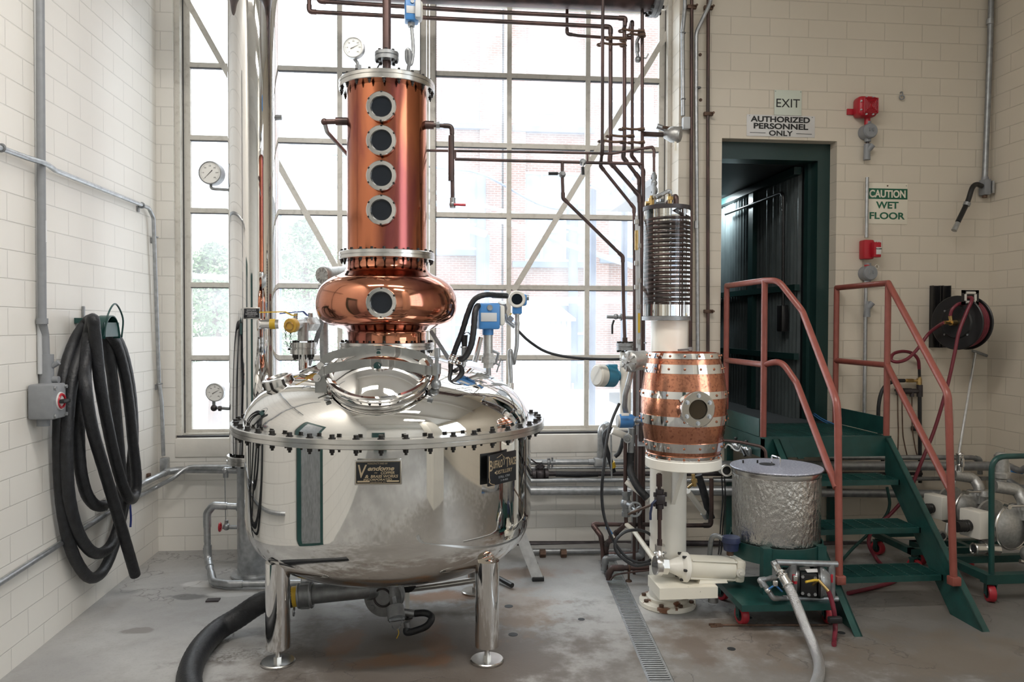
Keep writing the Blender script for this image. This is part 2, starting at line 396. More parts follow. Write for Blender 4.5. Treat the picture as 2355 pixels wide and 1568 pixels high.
    def torus(s, c, axis, R, r, n=32, m=8):
        c = V(c); x, y, d = frame_of(axis); rings = []
        for i in range(n):
            a = 2*pi*i/n; o = x*cos(a)+y*sin(a)
            rings.append([s.bm.verts.new(c+o*(R+r*cos(2*pi*j/m))+d*(r*sin(2*pi*j/m))) for j in range(m)])
        for i in range(n): s.skin(rings[i], rings[(i+1) % n])
        return s
    def ball(s, c, r, n=16, sc=(1, 1, 1)):
        t = bmesh.new(); bmesh.ops.create_uvsphere(t, u_segments=n, v_segments=n//2, radius=r); mp = {}
        for v in t.verts: mp[v] = s.bm.verts.new(V(c)+V((v.co.x*sc[0], v.co.y*sc[1], v.co.z*sc[2])))
        for f in t.faces: s.bm.faces.new([mp[v] for v in f.verts])
        t.free(); return s
    def prism(s, poly, d):
        d = V(d); a = [s.bm.verts.new(V(p)) for p in poly]; b = [s.bm.verts.new(V(p)+d) for p in poly]
        s.bm.faces.new(a[::-1]); s.bm.faces.new(b); s.skin(a, b); return s
    def hexa(s, p0, p1, r): return s.cyl(p0, p1, r, n=6)
    def build(s, name, m, parent=None, ang=35):
        me = bpy.data.meshes.new(name); bmesh.ops.recalc_face_normals(s.bm, faces=list(s.bm.faces))
        off = ORG.get(parent.name, V((0, 0, 0))) if parent else V((0, 0, 0))
        if off.length: bmesh.ops.translate(s.bm, verts=list(s.bm.verts), vec=-off)
        s.bm.to_mesh(me); s.bm.free()
        for p in me.polygons: p.use_smooth = True
        me.set_sharp_from_angle(angle=radians(ang))
        me.materials.append(m)
        o = bpy.data.objects.new(name, me); COL.objects.link(o)
        if parent: o.parent = parent; ORG[o.name] = off
        else: ORG[o.name] = V((0, 0, 0))
        return o
def tag(o, label, cat, group=None):
    o['label'] = label; o['category'] = cat; o['kind'] = 'thing'
    if group: o['group'] = group
    return o
def thing(name, label, cat, loc, group=None):
    o = bpy.data.objects.new(name, None); COL.objects.link(o); o.location = V(loc); ORG[o.name] = V(loc)
    o.empty_display_size = .05
    return tag(o, label, cat, group)
def solo(name, mb, m, label, cat, group=None, ang=35): return tag(mb.build(name, m, None, ang), label, cat, group)
def struct(name, mb, m, parent=None, kind='structure'):
    o = mb.build(name, m, parent)
    if not parent: o['kind'] = kind
    return o
def dupe(o, delta, parent):
    c = o.copy(); COL.objects.link(c); c.parent = parent; c.location = o.location+V(delta); ORG[c.name] = ORG[o.name]; return c
def text_mesh(string, m, parent, c, h, right, up, width=None, ex=.0012, name='lettering', bold=0.0, shear=0.0):
    cu = bpy.data.curves.new('t', 'FONT'); cu.body = string; cu.align_x = 'CENTER'; cu.align_y = 'CENTER'; cu.size = 1.0; cu.extrude = .01; cu.offset = bold; cu.shear = shear
    to = bpy.data.objects.new('t', cu); COL.objects.link(to)
    dg = bpy.context.evaluated_depsgraph_get(); me = bpy.data.meshes.new_from_object(to.evaluated_get(dg))
    bpy.data.objects.remove(to); bpy.data.curves.remove(cu)
    xs = [v.co.x for v in me.vertices]; ys = [v.co.y for v in me.vertices]
    mx, my = (max(xs)+min(xs))/2, (max(ys)+min(ys))/2
    k = h/(max(ys)-min(ys)); kx = width/(max(xs)-min(xs)) if width else k
    R, U = V(right).normalized(), V(up).normalized(); N = R.cross(U)
    off = ORG[parent.name]
    for v in me.vertices:
        v.co = V(c)-off+R*((v.co.x-mx)*kx)+U*((v.co.y-my)*k)+N*(ex*(1 if v.co.z > 0 else -.2))
    me.name = name; me.materials.clear(); me.materials.append(m)
    o = bpy.data.objects.new(name, me); COL.objects.link(o); o.parent = parent; ORG[o.name] = off
    return o
Xv, Yv, Zv = V((1, 0, 0)), V((0, 1, 0)), V((0, 0, 1))
def pipe(name, label, pts, r, m, cat='pipe', bend=None, fit=True, group=None, caps=None, n=14):
    """a run of pipe: one tube with rounded bends, an elbow sleeve at each bend"""
    pts = [V(p) for p in pts]
    t = thing(name, label, cat, pts[0] if len(pts) else V(), group)
    bend = r*2.2 if bend is None else bend
    MB().tube(rounded(pts, bend), r, n).build('tube', m, t)
    if fit:
        for i in range(1, len(pts)-1):
            a, b, c = pts[i-1], pts[i], pts[i+1]
            if (a-b).angle(c-b) > radians(165): continue
            k = bend*1.5
            seg = rounded([b+(a-b).normalized()*min(k, (a-b).length*.5), b, b+(c-b).normalized()*min(k, (c-b).length*.5)], bend)
            MB().tube(seg, r*1.22, n).build('elbow', m, t)
    for s_ in (caps or []):
        p, d, L, rr = s_
        MB().cyl(V(p)-V(d).normalized()*L/2, V(p)+V(d).normalized()*L/2, rr, n=n).build('coupling', m, t)
    return t
def hose(name, label, pts, r, m, cat='hose', n=12, sm=6, ribs=None, group=None):
    return solo(name, MB().tube(smooth_path(pts, sm), r, n, ribs=ribs), m, label, cat, group, ang=60)

# ================================================================== THE SETTING
YR = -.157            # face of the wall beside the door
XR = 6.32             # right wall
YB = -9.0             # rear wall
dn, df = PZ(1521, 1568), PZ(1397, 1290)
ddir = (df-dn).normalized(); dperp = V((ddir.y, -ddir.x, 0)); DW = .062
d0, d1 = dn-ddir*2.2, df+ddir*.02
m = MB()
q = [d0-dperp*DW, d0+dperp*DW, d1+dperp*DW, d1-dperp*DW]      # the drain slot, walked round
o_ = [V((-.2, YB-.2, 0)), V((6.6, YB-.2, 0)), V((6.6, .3, 0)), V((-.2, .3, 0))]
for i in range(4):
    j = (i+1) % 4
    m.prism([o_[i], o_[j], q[j], q[i]], (0, 0, -.12))
floor = struct('floor', m, M_FLOOR)
t = MB().prism([q[0]-Zv*.12, q[1]-Zv*.12, q[2]-Zv*.12, q[3]-Zv*.12], (0, 0, -.02))
struct('drain_trench', t, M_VOID, floor)
for (hx, hy, hr) in ((1170, 1394, 10), (1337, 1424, 8), (1180, 1459, 11), (1682, 1492, 10), (1722, 1420, 8), (1935, 1455, 9)):
    p = PZ(hx, hy); MB().cyl(p-Zv*.002, p+Zv*.0015, S(hr, p.y), n=18).build('bolt_hole', M_VOID, floor)
p = PZ(490, 1381); MB().box(p+Zv*.004, (.075, .05, .008)).build('drain_plate', M_DARKP, floor)

struct('wall_left', MB().b2((-.25, YB, 0), (0, .25, CEIL_Z)), M_WALL)
m = MB(); m.b2((0, 0, 0), (3.82, .25, .69)); m.b2((0, 0, .69), (.12, .25, CEIL_Z)); m.b2((.12, 0, 4.2), (3.82, .25, CEIL_Z))
wb = struct('wall_back', m, M_WALL)
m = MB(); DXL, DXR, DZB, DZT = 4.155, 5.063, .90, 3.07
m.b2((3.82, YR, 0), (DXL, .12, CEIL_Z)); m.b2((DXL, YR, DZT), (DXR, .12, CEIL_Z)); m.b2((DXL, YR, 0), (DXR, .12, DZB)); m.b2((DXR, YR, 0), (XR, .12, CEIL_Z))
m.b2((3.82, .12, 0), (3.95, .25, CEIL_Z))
struct('wall_back_right', m, M_WALL_SHADE)
WY0, WY1, WZ0, WZ1 = -8.2, -4.2, 1.2, 4.6      # side window behind the camera
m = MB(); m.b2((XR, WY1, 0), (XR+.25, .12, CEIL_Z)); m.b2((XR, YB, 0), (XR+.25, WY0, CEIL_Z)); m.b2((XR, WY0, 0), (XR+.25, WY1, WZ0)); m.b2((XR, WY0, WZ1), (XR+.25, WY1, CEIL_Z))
struct('wall_right', m, M_WALL_SHADE)
m = MB()
for i in range(7):
    y = WY0+.02+(WY1-WY0-.04)*i/6; m.b2((XR+.10, y-.02, WZ0), (XR+.14, y+.02, WZ1))
for i in range(7):
    z = WZ0+.02+(WZ1-WZ0-.04)*i/6; m.b2((XR+.102, WY0, z-.018), (XR+.138, WY1, z+.018))
w3 = struct('window_3', m, M_FRAME)
MB().b2((XR+.118, WY0, WZ0), (XR+.123, WY1, WZ1)).build('glazing', M_PANE, w3)
struct('wall_rear', MB().b2((0, YB-.2, 0), (XR, YB, CEIL_Z)), M_WALL)
cl = struct('ceiling', MB().b2((-.25, YB-.2, CEIL_Z), (XR+.25, .25, CEIL_Z+.15)), M_CEIL)
for y in (-1.9, -4.2, -6.5, -8.4):
    MB().b2((0, y-.09, CEIL_Z-.28), (XR, y+.09, CEIL_Z)).build('beam', M_CEIL, cl)
struct('pillar_1', MB().b2((3.9, -5.65, 0), (4.6, -4.95, CEIL_Z)), M_WHITE)
d3 = struct('door_3', MB().b2((0, -3.50, 0), (.05, -2.62, 2.25)), M_GREEN)
MB().b2((.045, -3.38, .12), (.056, -2.74, 2.1)).build('door_panel', M_GALVD, d3); MB().cyl((.05, -2.69, 1.02), (.11, -2.69, 1.02), .025).build('door_handle', M_CHROME, d3)
d2 = struct('door_2', MB().b2((.55, YB, 0), (1.75, YB+.05, 2.5)), M_GREEN)
MB().cyl((1.62, YB+.05, 1.05), (1.62, YB+.11, 1.05), .03).build('door_handle', M_CHROME, d2)
# sill course under the window
m = MB(); m.rbox((1.97, .12, .755), (3.70, .26, .14), .008); sill = struct('trim_1', m, M_SILL)
MB().b2((.13, .02, .826), (3.81, .20, .838)).build('sill_gap', M_PUTTY, sill)

# windows: two steel sashes side by side
ZT = [.85, 1.408, 1.948, 2.498, 3.033, 3.566, 4.11]
def window(name, xs, edge_l, edge_r):
    m = MB(); YW = .12
    x0, x1 = xs[0], xs[-1]
    for i, x in enumerate(xs):
        wd = .045 if i in (0, len(xs)-1) else .036
        m.b2((x-wd/2, YW-.02, ZT[0]), (x+wd/2, YW+.02, ZT[-1]))
    for i in range(len(xs)-1):
        a, b = xs[i]+.018, xs[i+1]-.018
        for k, z in enumerate(ZT):
            wd = .05 if k in (0, len(ZT)-1) else .036
            m.b2((a, YW-.018, z-wd/2), (b, YW+.018, z+wd/2))
    fr = struct(name, m, M_FRAME)
    m = MB()
    m.b2((x0, YW+.004, ZT[0]), (x1, YW+.009, ZT[-1])); m.build('glazing', M_PANE, fr)
    m = MB()
    for i in range(len(xs)-1):          # dark putty line under each transom bar
        for z in ZT[1:-1]: m.b2((xs[i]+.02, YW-.02, z-.024), (xs[i+1]-.02, YW+.012, z-.0185))
    m.b2((x0+(-.036 if edge_l else .023), YW-.03, ZT[0]), (x0+(-.022 if edge_l else .027), YW+.01, ZT[-1]))
    m.b2((x1+(.022 if edge_r else -.027), YW-.03, ZT[0]), (x1+(.036 if edge_r else -.022), YW+.01, ZT[-1]))
    m.build('putty', M_PUTTY, fr)
    return fr
w1 = window('window_1', [.185, .66, 1.29, 1.915], 1, 0)
w2 = window('window_2', [1.985, 2.569, 3.180, 3.765], 0, 1)
m = MB(); m.b2((.12, .03, .84), (.158, .16, 4.2)); m.b2((.158, .05, 4.13), (3.79, .16, 4.2)); m.b2((3.79, .03, .84), (3.82, .16, 4.2)); m.b2((1.940, .09, .84), (1.958, .15, 4.13))
m.b2((.158, .06, .838), (3.79, .17, .838+.012))
struct('trim_2', m, M_FRAME)
# flat cross braces just inside the panes
def brace(name, a, b, label):
    a, b = P(*a, .088), P(*b, .088); d = (b-a); L = d.length; d.normalize()
    R = Matrix((Yv, d.cross(Yv), d)).transposed()
    tag(MB().box((a+b)/2, (.01, .042, L), R).build(name, M_FRAME), label, 'brace', 'flat diagonal braces across the window')
brace('diagonal_brace', (425, -8), (788, 642), 'flat cream brace slanting down behind the chrome column and copper column')
brace('diagonal_brace', (1552, 48), (1181, 668), 'flat cream brace slanting across the panes behind the brown pipes')

# doorway frame and the corridor behind it
m = MB()
m.b2((DXR-.10, -.055, DZB), (DXR, .115, DZT)); m.b2((DXL, -.055, DZT-.13), (DXR-.10, .115, DZT)); m.b2((DXL, -.055, DZB), (DXL+.03, .115, DZT-.13))
m.b2((DXR-.125, .05, DZB), (DXR-.10, .115, DZT-.13))
struct('door_1', m, M_GREEND)
struct('trim_4', MB().b2((DXL, YR+.002, DZB), (DXR, .124, DZB+.014)), M_VOID)
YE = 2.75
m = MB(); pts = []
n = 300; y0c, y1c = .125, YE
prevv = None
for i in range(n+1):
    y = y0c+(y1c-y0c)*i/n; x = 4.93+.010*sin(2*pi*y/.066)
    a = m.bm.verts.new((x, y, DZB)); b = m.bm.verts.new((x, y, 2.93))
    if prevv: m.bm.faces.new((prevv[0], a, b, prevv[1]))
    prevv = (a, b)
cw = struct('wall_corridor', m, M_CORR)
mb = MB(); mb.b2((4.88, .98, DZB), (4.93, 1.08, 2.95)); mb.b2((4.90, YE-.1, DZB), (4.93, YE, 2.95))
for yy in (655, 812):
    z = P(1855, yy, .2).z; mb.b2((4.875, .13, z-.05), (4.915, YE, z))
mb.b2((4.86, .13, 2.87), (4.92, YE, 2.93))
mb.build('girt', M_GREEND, cw)
m = MB(); m.b2((3.96, .125, DZB-.1), (5.05, YE, DZB)); m.b2((3.96, .125, 2.94), (5.05, YE, 3.0)); m.b2((4.95, .125, DZB), (5.0, YE, 2.94))
m.prism([(4.08, .125, DZB), (4.14, .125, DZB), (5.02, YE, DZB), (4.96, YE, DZB)], (0, 0, 2.04))
struct('trim_3', m, M_VOID)
pp = [P(1840, 372, .2), P(1700, 436, .2)]
cnd = [V((4.86, 1.6, 2.76)), V((4.86, .32, 2.76)), V((4.86, .30, 1.75))]
pipe('conduit', 'thin black conduit on the corrugated wall inside the doorway', cnd, .012, M_BLACK, 'conduit', bend=.08)
tag(MB().rbox((4.87, .33, 1.72), (.06, .10, .22), .01).build('switch_box', M_BLACK), 'black box hanging on the corrugated wall inside the doorway', 'box')
bl = [P(1845, 760, .22), P(1858, 880, .2), P(1862, 930, .1), P(1880, 952, -.1), P(1915, 970, -.25), P(1945, 976, -.3)]
for k in range(2):
    hose('cable', ['upper thin blue cable trailing out of the doorway onto the landing', 'lower thin blue cable trailing out of the doorway onto the landing'][k], [p+V((0, .02*k, -.012-.012*k)) for p in bl], .004, M_BLUE, 'cable', n=6, group='blue cables at the doorway')

# ceiling lamps behind the camera
for k, (lx, ly) in enumerate(LAMPS):
    lab = ['left wall', 'still', 'copper barrel'][k]
    t = thing('ceiling_lamp', f'long ceiling lamp hanging nearest the {lab}, above the top of the photo', 'lamp', (lx, ly, CEIL_Z-.4), 'ceiling lamps')
    MB().prism([(lx-.6, ly-.15, CEIL_Z-.40), (lx-.6, ly+.15, CEIL_Z-.40), (lx-.6, ly+.05, CEIL_Z-.30), (lx-.6, ly-.05, CEIL_Z-.30)], (1.2, 0, 0)).build('housing', M_WHITE, t)
    MB().b2((lx-.58, ly-.12, CEIL_Z-.415), (lx+.58, ly+.12, CEIL_Z-.402)).build('diffuser', M_LAMPG, t)
    for s_ in (-.4, .4): MB().cyl((lx+s_, ly, CEIL_Z-.3), (lx+s_, ly, CEIL_Z), .006, n=8).build('hanger_rod', M_GALV, t)

# ================================================================== OUTSIDE
struct('ground', MB().b2((-25, -45, -.6), (40, 45, -.5)), M_EXTG)
YF = 20.0
bx0 = P(988, 600, YF).x
t = thing('brick_building', 'pale red brick building with large dusty windows beyond the window', 'building', (bx0, YF, -.5))
m = MB(); m.b2((bx0, YF, -.5), (bx0+24, YF+10, 15.5))
for px_ in (1130, 1180, 1372): 
    X = P(px_, 500, YF).x; m.b2((X-.4, YF-.15, -.5), (X+.4, YF, 15.5))
m.build('brick_wall', M_BRICK, t)
for (a, b, c, d) in ((1008, 404, 1112, 572), (1192, 398, 1352, 600), (1020, 190, 1112, 282), (1192, 200, 1352, 292), (1392, 470, 1470, 590), (1015, 690, 1100, 860), (1250, 700, 1350, 900), (1395, 200, 1500, 300)):
    p, q_ = P(a, b, YF-.05), P(c, d, YF-.05)
    wdw = MB().b2((p.x, YF-.05, q_.z), (q_.x, YF-.005, p.z)).build('window', M_EXTWIN, t)
    g = MB(); nx, nz = 3, 3
    for i in range(nx+1): x = p.x+(q_.x-p.x)*i/nx; g.b2((x-.035, YF-.08, q_.z), (x+.035, YF-.05, p.z))
    for i in range(nz+1): z = q_.z+(p.z-q_.z)*i/nz; g.b2((p.x, YF-.075, z-.035), (q_.x, YF-.055, z+.035))
    g.build('glazing_bars', M_EXTW, wdw)
    MB().b2((p.x-.2, YF-.22, q_.z-.24), (q_.x+.2, YF-.01, q_.z-.05)).build('window_sill', M_EXTD, t)
for (x, a, b) in ((1106, 402, 660), (1318, 470, 880)):
    p, q_ = P(x, a, YF-.3), P(x, b, YF-.3); MB().cyl(q_, p, .16, n=12).build('downpipe', M_EXTD, t)
YS = 3.4
p, q_ = P(1192, 738, YS), P(1312, 990, YS)
t = thing('shed', 'white corrugated shed standing in the yard below the brick building', 'shed', (p.x, YS, -.5))
m = MB(); prevv = None
for i in range(121):
    x = p.x+(q_.x-p.x)*i/120; y = YS+.012*sin(2*pi*i/12)
    a = m.bm.verts.new((x, y, -.5)); b = m.bm.verts.new((x, y, p.z))
    if prevv: m.bm.faces.new((prevv[0], a, b, prevv[1]))
    prevv = (a, b)
m.build('wall_sheet', M_EXTW, t)
MB().b2((p.x, YS+.02, -.5), (q_.x, YS+1.6, p.z-.01)).build('body', M_EXTW, t)
rz = P(1200, 697, YS+1.6).z
MB().prism([(p.x-.05, YS-.06, p.z), (p.x-.05, YS+1.7, rz), (p.x-.05, YS+1.7, rz+.03), (p.x-.05, YS-.06, p.z+.03)], (q_.x-p.x+.1, 0, 0)).build('roof', M_EXTW, t)
for k, (xa, ya, xb, yb) in enumerate(((443, 775, 521, 828), (443, 833, 526, 906))):
    Yc = 3.0
    p, q_ = P(xa, ya, Yc), P(xb, yb, Yc)
    t = thing('air_conditioner', ['white outdoor air conditioner unit, the upper of two seen past the chrome column', 'white outdoor air conditioner unit, the lower of two seen past the chrome column'][k], 'air conditioner', (p.x, Yc, q_.z), 'outdoor air conditioner units')
    MB().rbox(((p.x+q_.x)/2, Yc+.15, (p.z+q_.z)/2), (q_.x-p.x, .3, p.z-q_.z), .015).build('case', M_EXTW, t)
    c = V((p.x*.62+q_.x*.38, Yc-.003, (p.z+q_.z)/2)); r = (p.z-q_.z)*.38
    g = MB()
    for i in range(4): g.torus(c, (0, -1, 0), r*(i+1)/4, .004, 24, 5)
    for i in range(12): a = 2*pi*i/12; g.cyl(c, c+V((cos(a), 0, sin(a)))*r, .003, n=5)
    g.build('fan_guard', M_LGREY, t)
    if k == 1:
        for sx_ in (p.x+.05, q_.x-.05): MB().b2((sx_-.02, Yc+.05, -.5), (sx_+.02, Yc+.25, q_.z)).build('stand', M_EXTW, t)
t = thing('awning', 'slate corrugated awning edge outside the panes beside the bank of brown risers', 'awning', P(1440, 425, 2.6))
m = MB(); ea, eb = P(1402, 452, 2.6), P(1482, 396, 2.6); prevv = None
for i in range(49):
    p_ = ea+(eb-ea)*(i/48)+Zv*.02*sin(2*pi*i/6)
    cur = [m.bm.verts.new(p_), m.bm.verts.new(p_+V((0, 1.1, .30))), m.bm.verts.new(p_+V((0, 1.1, .33))), m.bm.verts.new(p_+Zv*.03)]
    if prevv: m.skin(prevv, cur)
    prevv = cur
m.build('roof_sheet', M_EXTD, t)
for e in (ea, eb): MB().cyl((e.x, e.y+.9, -.5), (e.x, e.y+.9, e.z+.24), .04, n=8).build('support_post', M_EXTD, t)
overhead = [((300, 205), (640, 318), (1010, 445), (1480, 565), 9, 'insulated pipe crossing the yard sky highest behind the panes'),
            ((300, 300), (540, 352), (785, 430), (1120, 540), 17, 'thick jacketed pipe sagging across the yard left of the copper column'),
            ((980, 462), (1130, 500), (1300, 560), (1480, 620), 13, 'jacketed pipe crossing in front of the brick building'),
            ((380, 632), (540, 640), (700, 655), (800, 665), 13, 'pale jacketed pipe running level in front of the trees'),
            ((1180, 690), (1300, 690), (1480, 688), (1600, 688), 16, 'pale jacketed pipe running level above the shed')]
for k_o, (a, b, c, d, wpx, lab) in enumerate(overhead):
    Yo = 5.2+.45*k_o
    op = [P(*k, Yo) for k in (a, b, c, d)]
    t = thing('overhead_pipe', lab, 'pipe', op[0], 'overhead pipes in the yard')
    MB().tube(smooth_path(op, 6), S(wpx, Yo)/2, 10).build('jacket', M_EXTP, t, 60)
    for e in (op[0], op[-1]): MB().cyl((e.x, e.y, -.5), e, .04, n=8).build('support_post', M_EXTD, t)
oc_ = [P(*k, 7.0) for k in ((640, 340), (1000, 385), (1110, 402), (1240, 470), (1330, 482), (1480, 475), (1600, 440))]
t = thing('overhead_cable', 'thin cable sagging before the brick building', 'cable', oc_[0]); MB().tube(smooth_path(oc_, 6), .02, 6).build('wire', M_EXTD, t, 60)
for e in (oc_[0]-Xv*.0, oc_[-1]): MB().cyl((e.x, e.y, -.5), e, .05, n=8).build('pole', M_EXTD, t)
def tree(label, cx_, base_px, top_px, Yt, wdt):
    top = P(cx_, top_px, Yt); b = V((top.x, Yt, -.5))
    t = thing('tree', label, 'tree', b, 'trees beyond the yard')
    MB().tube([b, b+V((.05, 0, (top.z+.5)*.5)), V((top.x, Yt, top.z-.3))], [.14, .10, .03], 8).build('trunk', M_STEELR, t)
    m = MB(); R = random.Random(int(cx_)); H = top.z+.5
    for _ in range(5200):
        a, hgt = R.uniform(0, 2*pi), R.random()**.7
        rad = wdt*(sin(pi*min(1, hgt*.9+.1))**.6)*sqrt(R.random())*(.8+.3*sin(3*a+hgt*9))
        c = V((top.x+rad*cos(a), Yt+rad*sin(a)*.7, -.5+H*.25+hgt*H*.75)); s_ = R.uniform(.03, .075)
        u = V((R.gauss(0, 1), R.gauss(0, 1), R.gauss(0, .6))).normalized(); v = u.orthogonal().normalized()
        vs = [m.bm.verts.new(c+u*s_), m.bm.verts.new(c+v*s_*.5), m.bm.verts.new(c-u*s_), m.bm.verts.new(c-v*s_*.5)]
        m.bm.faces.new(vs)
    m.build('foliage', M_LEAF, t, ang=180)
tree('leafy green tree seen in the narrow panes left of the chrome column', 490, 900, 560, 9.0, 1.0)
tree('hazy green tree seen between the chrome column and the copper column', 700, 900, 505, 12.0, 1.1)

# ================================================================== THE STILL
AX = V((1.762, -1.52, 0)); AXK = V((1.772, -1.52, 0)); AXC = V((1.747, -1.52, 0))   # shoulder, kettle, copper column
def at(r, ang, z, C_=None): C_ = C_ or AXK; return V((C_.x+r*sin(ang), C_.y-r*cos(ang), z))   # ang 0 faces the room
still = thing('pot_still', 'large copper and mirror-steel pot still standing on four round legs', 'still', AX)
A = lambda z: V((AX.x, AX.y, z))
def catm(pr, n=5): return [(max(0.0, p.x), p.y) for p in smooth_path([V((a, b, 0)) for a, b in pr], n)]
body = [(0, .300), (.10, .302), (.20, .308), (.33, .328), (.46, .358), (.57, .392), (.655, .435), (.715, .49), (.752, .555), (.768, .625), (.77, .69)]
kettle = MB().lathe(catm(body, 4)+[(.77, .85), (.77, 1.099)], (AXK.x, AXK.y, 0), n=128).build('kettle', M_STEEL, still, 40)
dome = [(.766, 1.145), (.762, 1.175), (.745, 1.215), (.708, 1.268), (.655, 1.318), (.569, 1.368), (.447, 1.420), (.336, 1.456), (.25, 1.478), (.214, 1.488)]
MB().lathe(catm(dome, 5)+[(.210, 1.52)], (AX.x, AX.y, 0), n=128).build('dome', M_STEEL, still, 40)
fl = MB().lathe([(.76, 1.099), (.838, 1.099), (.842, 1.102), (.842, 1.1195), (.838, 1.1215), (.838, 1.1225), (.842, 1.1245), (.842, 1.142), (.838, 1.145), (.74, 1.145)], (AXK.x, AXK.y, 0), n=128).build('kettle_flange', M_BRUSH, still)
def bolt_ring(parent, z0, z1, r, nb, br, hh, C_):
    p = at(r, 0, 0, C_); m = MB()
    m.hexa((p.x, p.y, z1+br*.25), (p.x, p.y, z1+br*.25+hh), br); m.cyl((p.x, p.y, z1), (p.x, p.y, z1+br*.25), br*1.35, n=14)
    m.cyl((p.x, p.y, z0-br*.25), (p.x, p.y, z0), br*1.35, n=14); m.hexa((p.x, p.y, z0-br*.25-hh), (p.x, p.y, z0-br*.25), br); m.cyl((p.x, p.y, z0-hh*1.9), (p.x, p.y, z1+br*.25), br*.55, n=10)
    b = m.build('bolt', M_BOLT, parent)
    for i in range(1, nb): dupe(b, at(r, 2*pi*i/nb, 0, C_)-p, parent)
bolt_ring(fl, 1.099, 1.145, .812, 46, .0125, .015, AXK)
# copper onion, column and their flanges
onion = [(.213, 1.56), (.213, 1.60), (.222, 1.622), (.262, 1.640), (.325, 1.660), (.362, 1.690), (.380, 1.730), (.383, 1.775), (.374, 1.825), (.352, 1.868), (.310, 1.904), (.262, 1.926), (.232, 1.945), (.217, 1.97), (.213, 2.01)]
MB().lathe(catm(onion, 5), (AXC.x, AXC.y, 0), n=112).build('onion_bulb', M_COPPERO, still, 50)
MB().lathe([(.216, 2.04), (.216, 2.936)], (AXC.x, AXC.y, 0), n=112).build('column', M_COPPER, still)
f3 = MB().lathe([(.20, 1.520), (.254, 1.520), (.257, 1.523), (.257, 1.537), (.252, 1.539), (.252, 1.541), (.257, 1.543), (.257, 1.558), (.254, 1.560), (.20, 1.560)], (AXC.x, AXC.y, 0), n=96).build('neck_flange', M_BRUSH, still)
f2 = MB().lathe([(.205, 2.008), (.256, 2.008), (.259, 2.011), (.259, 2.026), (.255, 2.028), (.255, 2.030), (.259, 2.032), (.259, 2.047), (.256, 2.050), (.205, 2.050)], (AXC.x, AXC.y, 0), n=96).build('middle_flange', M_BRUSH, still)
f1 = MB().lathe([(.205, 2.928), (.256, 2.928), (.259, 2.931), (.259, 2.950), (.254, 2.952), (.254, 2.954), (.259, 2.956), (.259, 2.972), (.256, 2.976), (0, 2.976)], (AXC.x, AXC.y, 0), n=96).build('top_flange', M_BRUSH, still)
bolt_ring(f3, 1.520, 1.560, .243, 20, .008, .010, AXC)
bolt_ring(f2, 2.008, 2.050, .245, 24, .008, .010, AXC)
bolt_ring(f1, 2.928, 2.972, .245, 20, .008, .012, AXC)
# legs
for (lx, ly) in ((1.248, -1.98), (2.268, -2.05), (2.257, -1.066), (1.25, -1.02)):
    lg = MB().cyl((lx, ly, .078), (lx, ly, .50), .059, n=40).build('leg', M_STEELC, still)
    MB().lathe([(0, 0), (.081, 0), (.083, .003), (.083, .010), (.078, .014), (0, .016)], (lx, ly, .0005), n=40).build('foot_pad', M_BRUSH, lg)
    m = MB().cyl((lx, ly, .012), (lx, ly, .08), .012, n=14); m.hexa((lx, ly, .016), (lx, ly, .034), .021); m.build('jack_screw', M_BRUSH, lg)
# sight glasses
def sight(parent, c, nrm, ro, ri, dep, ringm, name='sight_glass', notch=True):
    nrm = V(nrm).normalized(); c = V(c); x, y, d = frame_of(nrm)
    prof = [(ro*.86, -dep*1.6), (ro*.88, -dep*.35), (ro, -dep*.3), (ro, dep*.25), (ro*.96, dep*.35), (ri*1.12, dep*.30), (ri*1.02, dep*.05), (ri, -dep*.1)]
    g = MB().lathe(prof, c, nrm, n=48).build(name, ringm, parent)
    MB().lathe([(0, -dep*.05), (ri*1.03, -dep*.05)], c, nrm, n=36).build('glass', M_DARKG, g)
    if notch:
        m = MB()
        for i in range(6):
            a = 2*pi*i/6+.5; o = x*cos(a)+y*sin(a); R = Matrix((o, nrm.cross(o), nrm)).transposed()
            m.box(c+o*ro*.955, (ro*.1, ro*.13, dep*.72), R)
        m.build('slot', M_BOLT, g)
    return g
for yy in (245, 323, 404, 483):
    sight(still, P(877, yy, -1.762), (-.10, -1, 0), .078, .0505, .032, M_BRUSH)
sight(still, P(877, 696, -1.925), (-.10, -1, 0), .076, .0505, .032, M_BRUSH)
# round sight port on the shoulder of the dome
c = P(636, 866, -1.76); n_ = V((-.27, -.16, .95)).normalized()
sp_ = MB().lathe([(.064, -.055), (.072, -.052), (.078, -.048), (.078, -.008), (.074, -.002), (.060, .0), (.056, -.008)], c, n_, n=48).build('shoulder_port', M_BRUSH, still)
MB().lathe([(0, -.008), (.058, -.008)], c, n_, n=36).build('glass', M_DARKG, sp_)
m = MB(); x, y, d = frame_of(n_)
for i in range(8): a = 2*pi*i/8; o = x*cos(a)+y*sin(a); m.box(c+o*.0785-n_*.028, (.005, .012, .036), Matrix((o, n_.cross(o), n_)).transposed())
m.build('spanner_slot', M_BOLT, sp_)
MB().lathe([(.066, -.15), (.066, -.072), (.070, -.068), (.066, -.064), (.070, -.060), (.066, -.055)], c, n_, n=40).build('port_neck', M_STEELC, still)
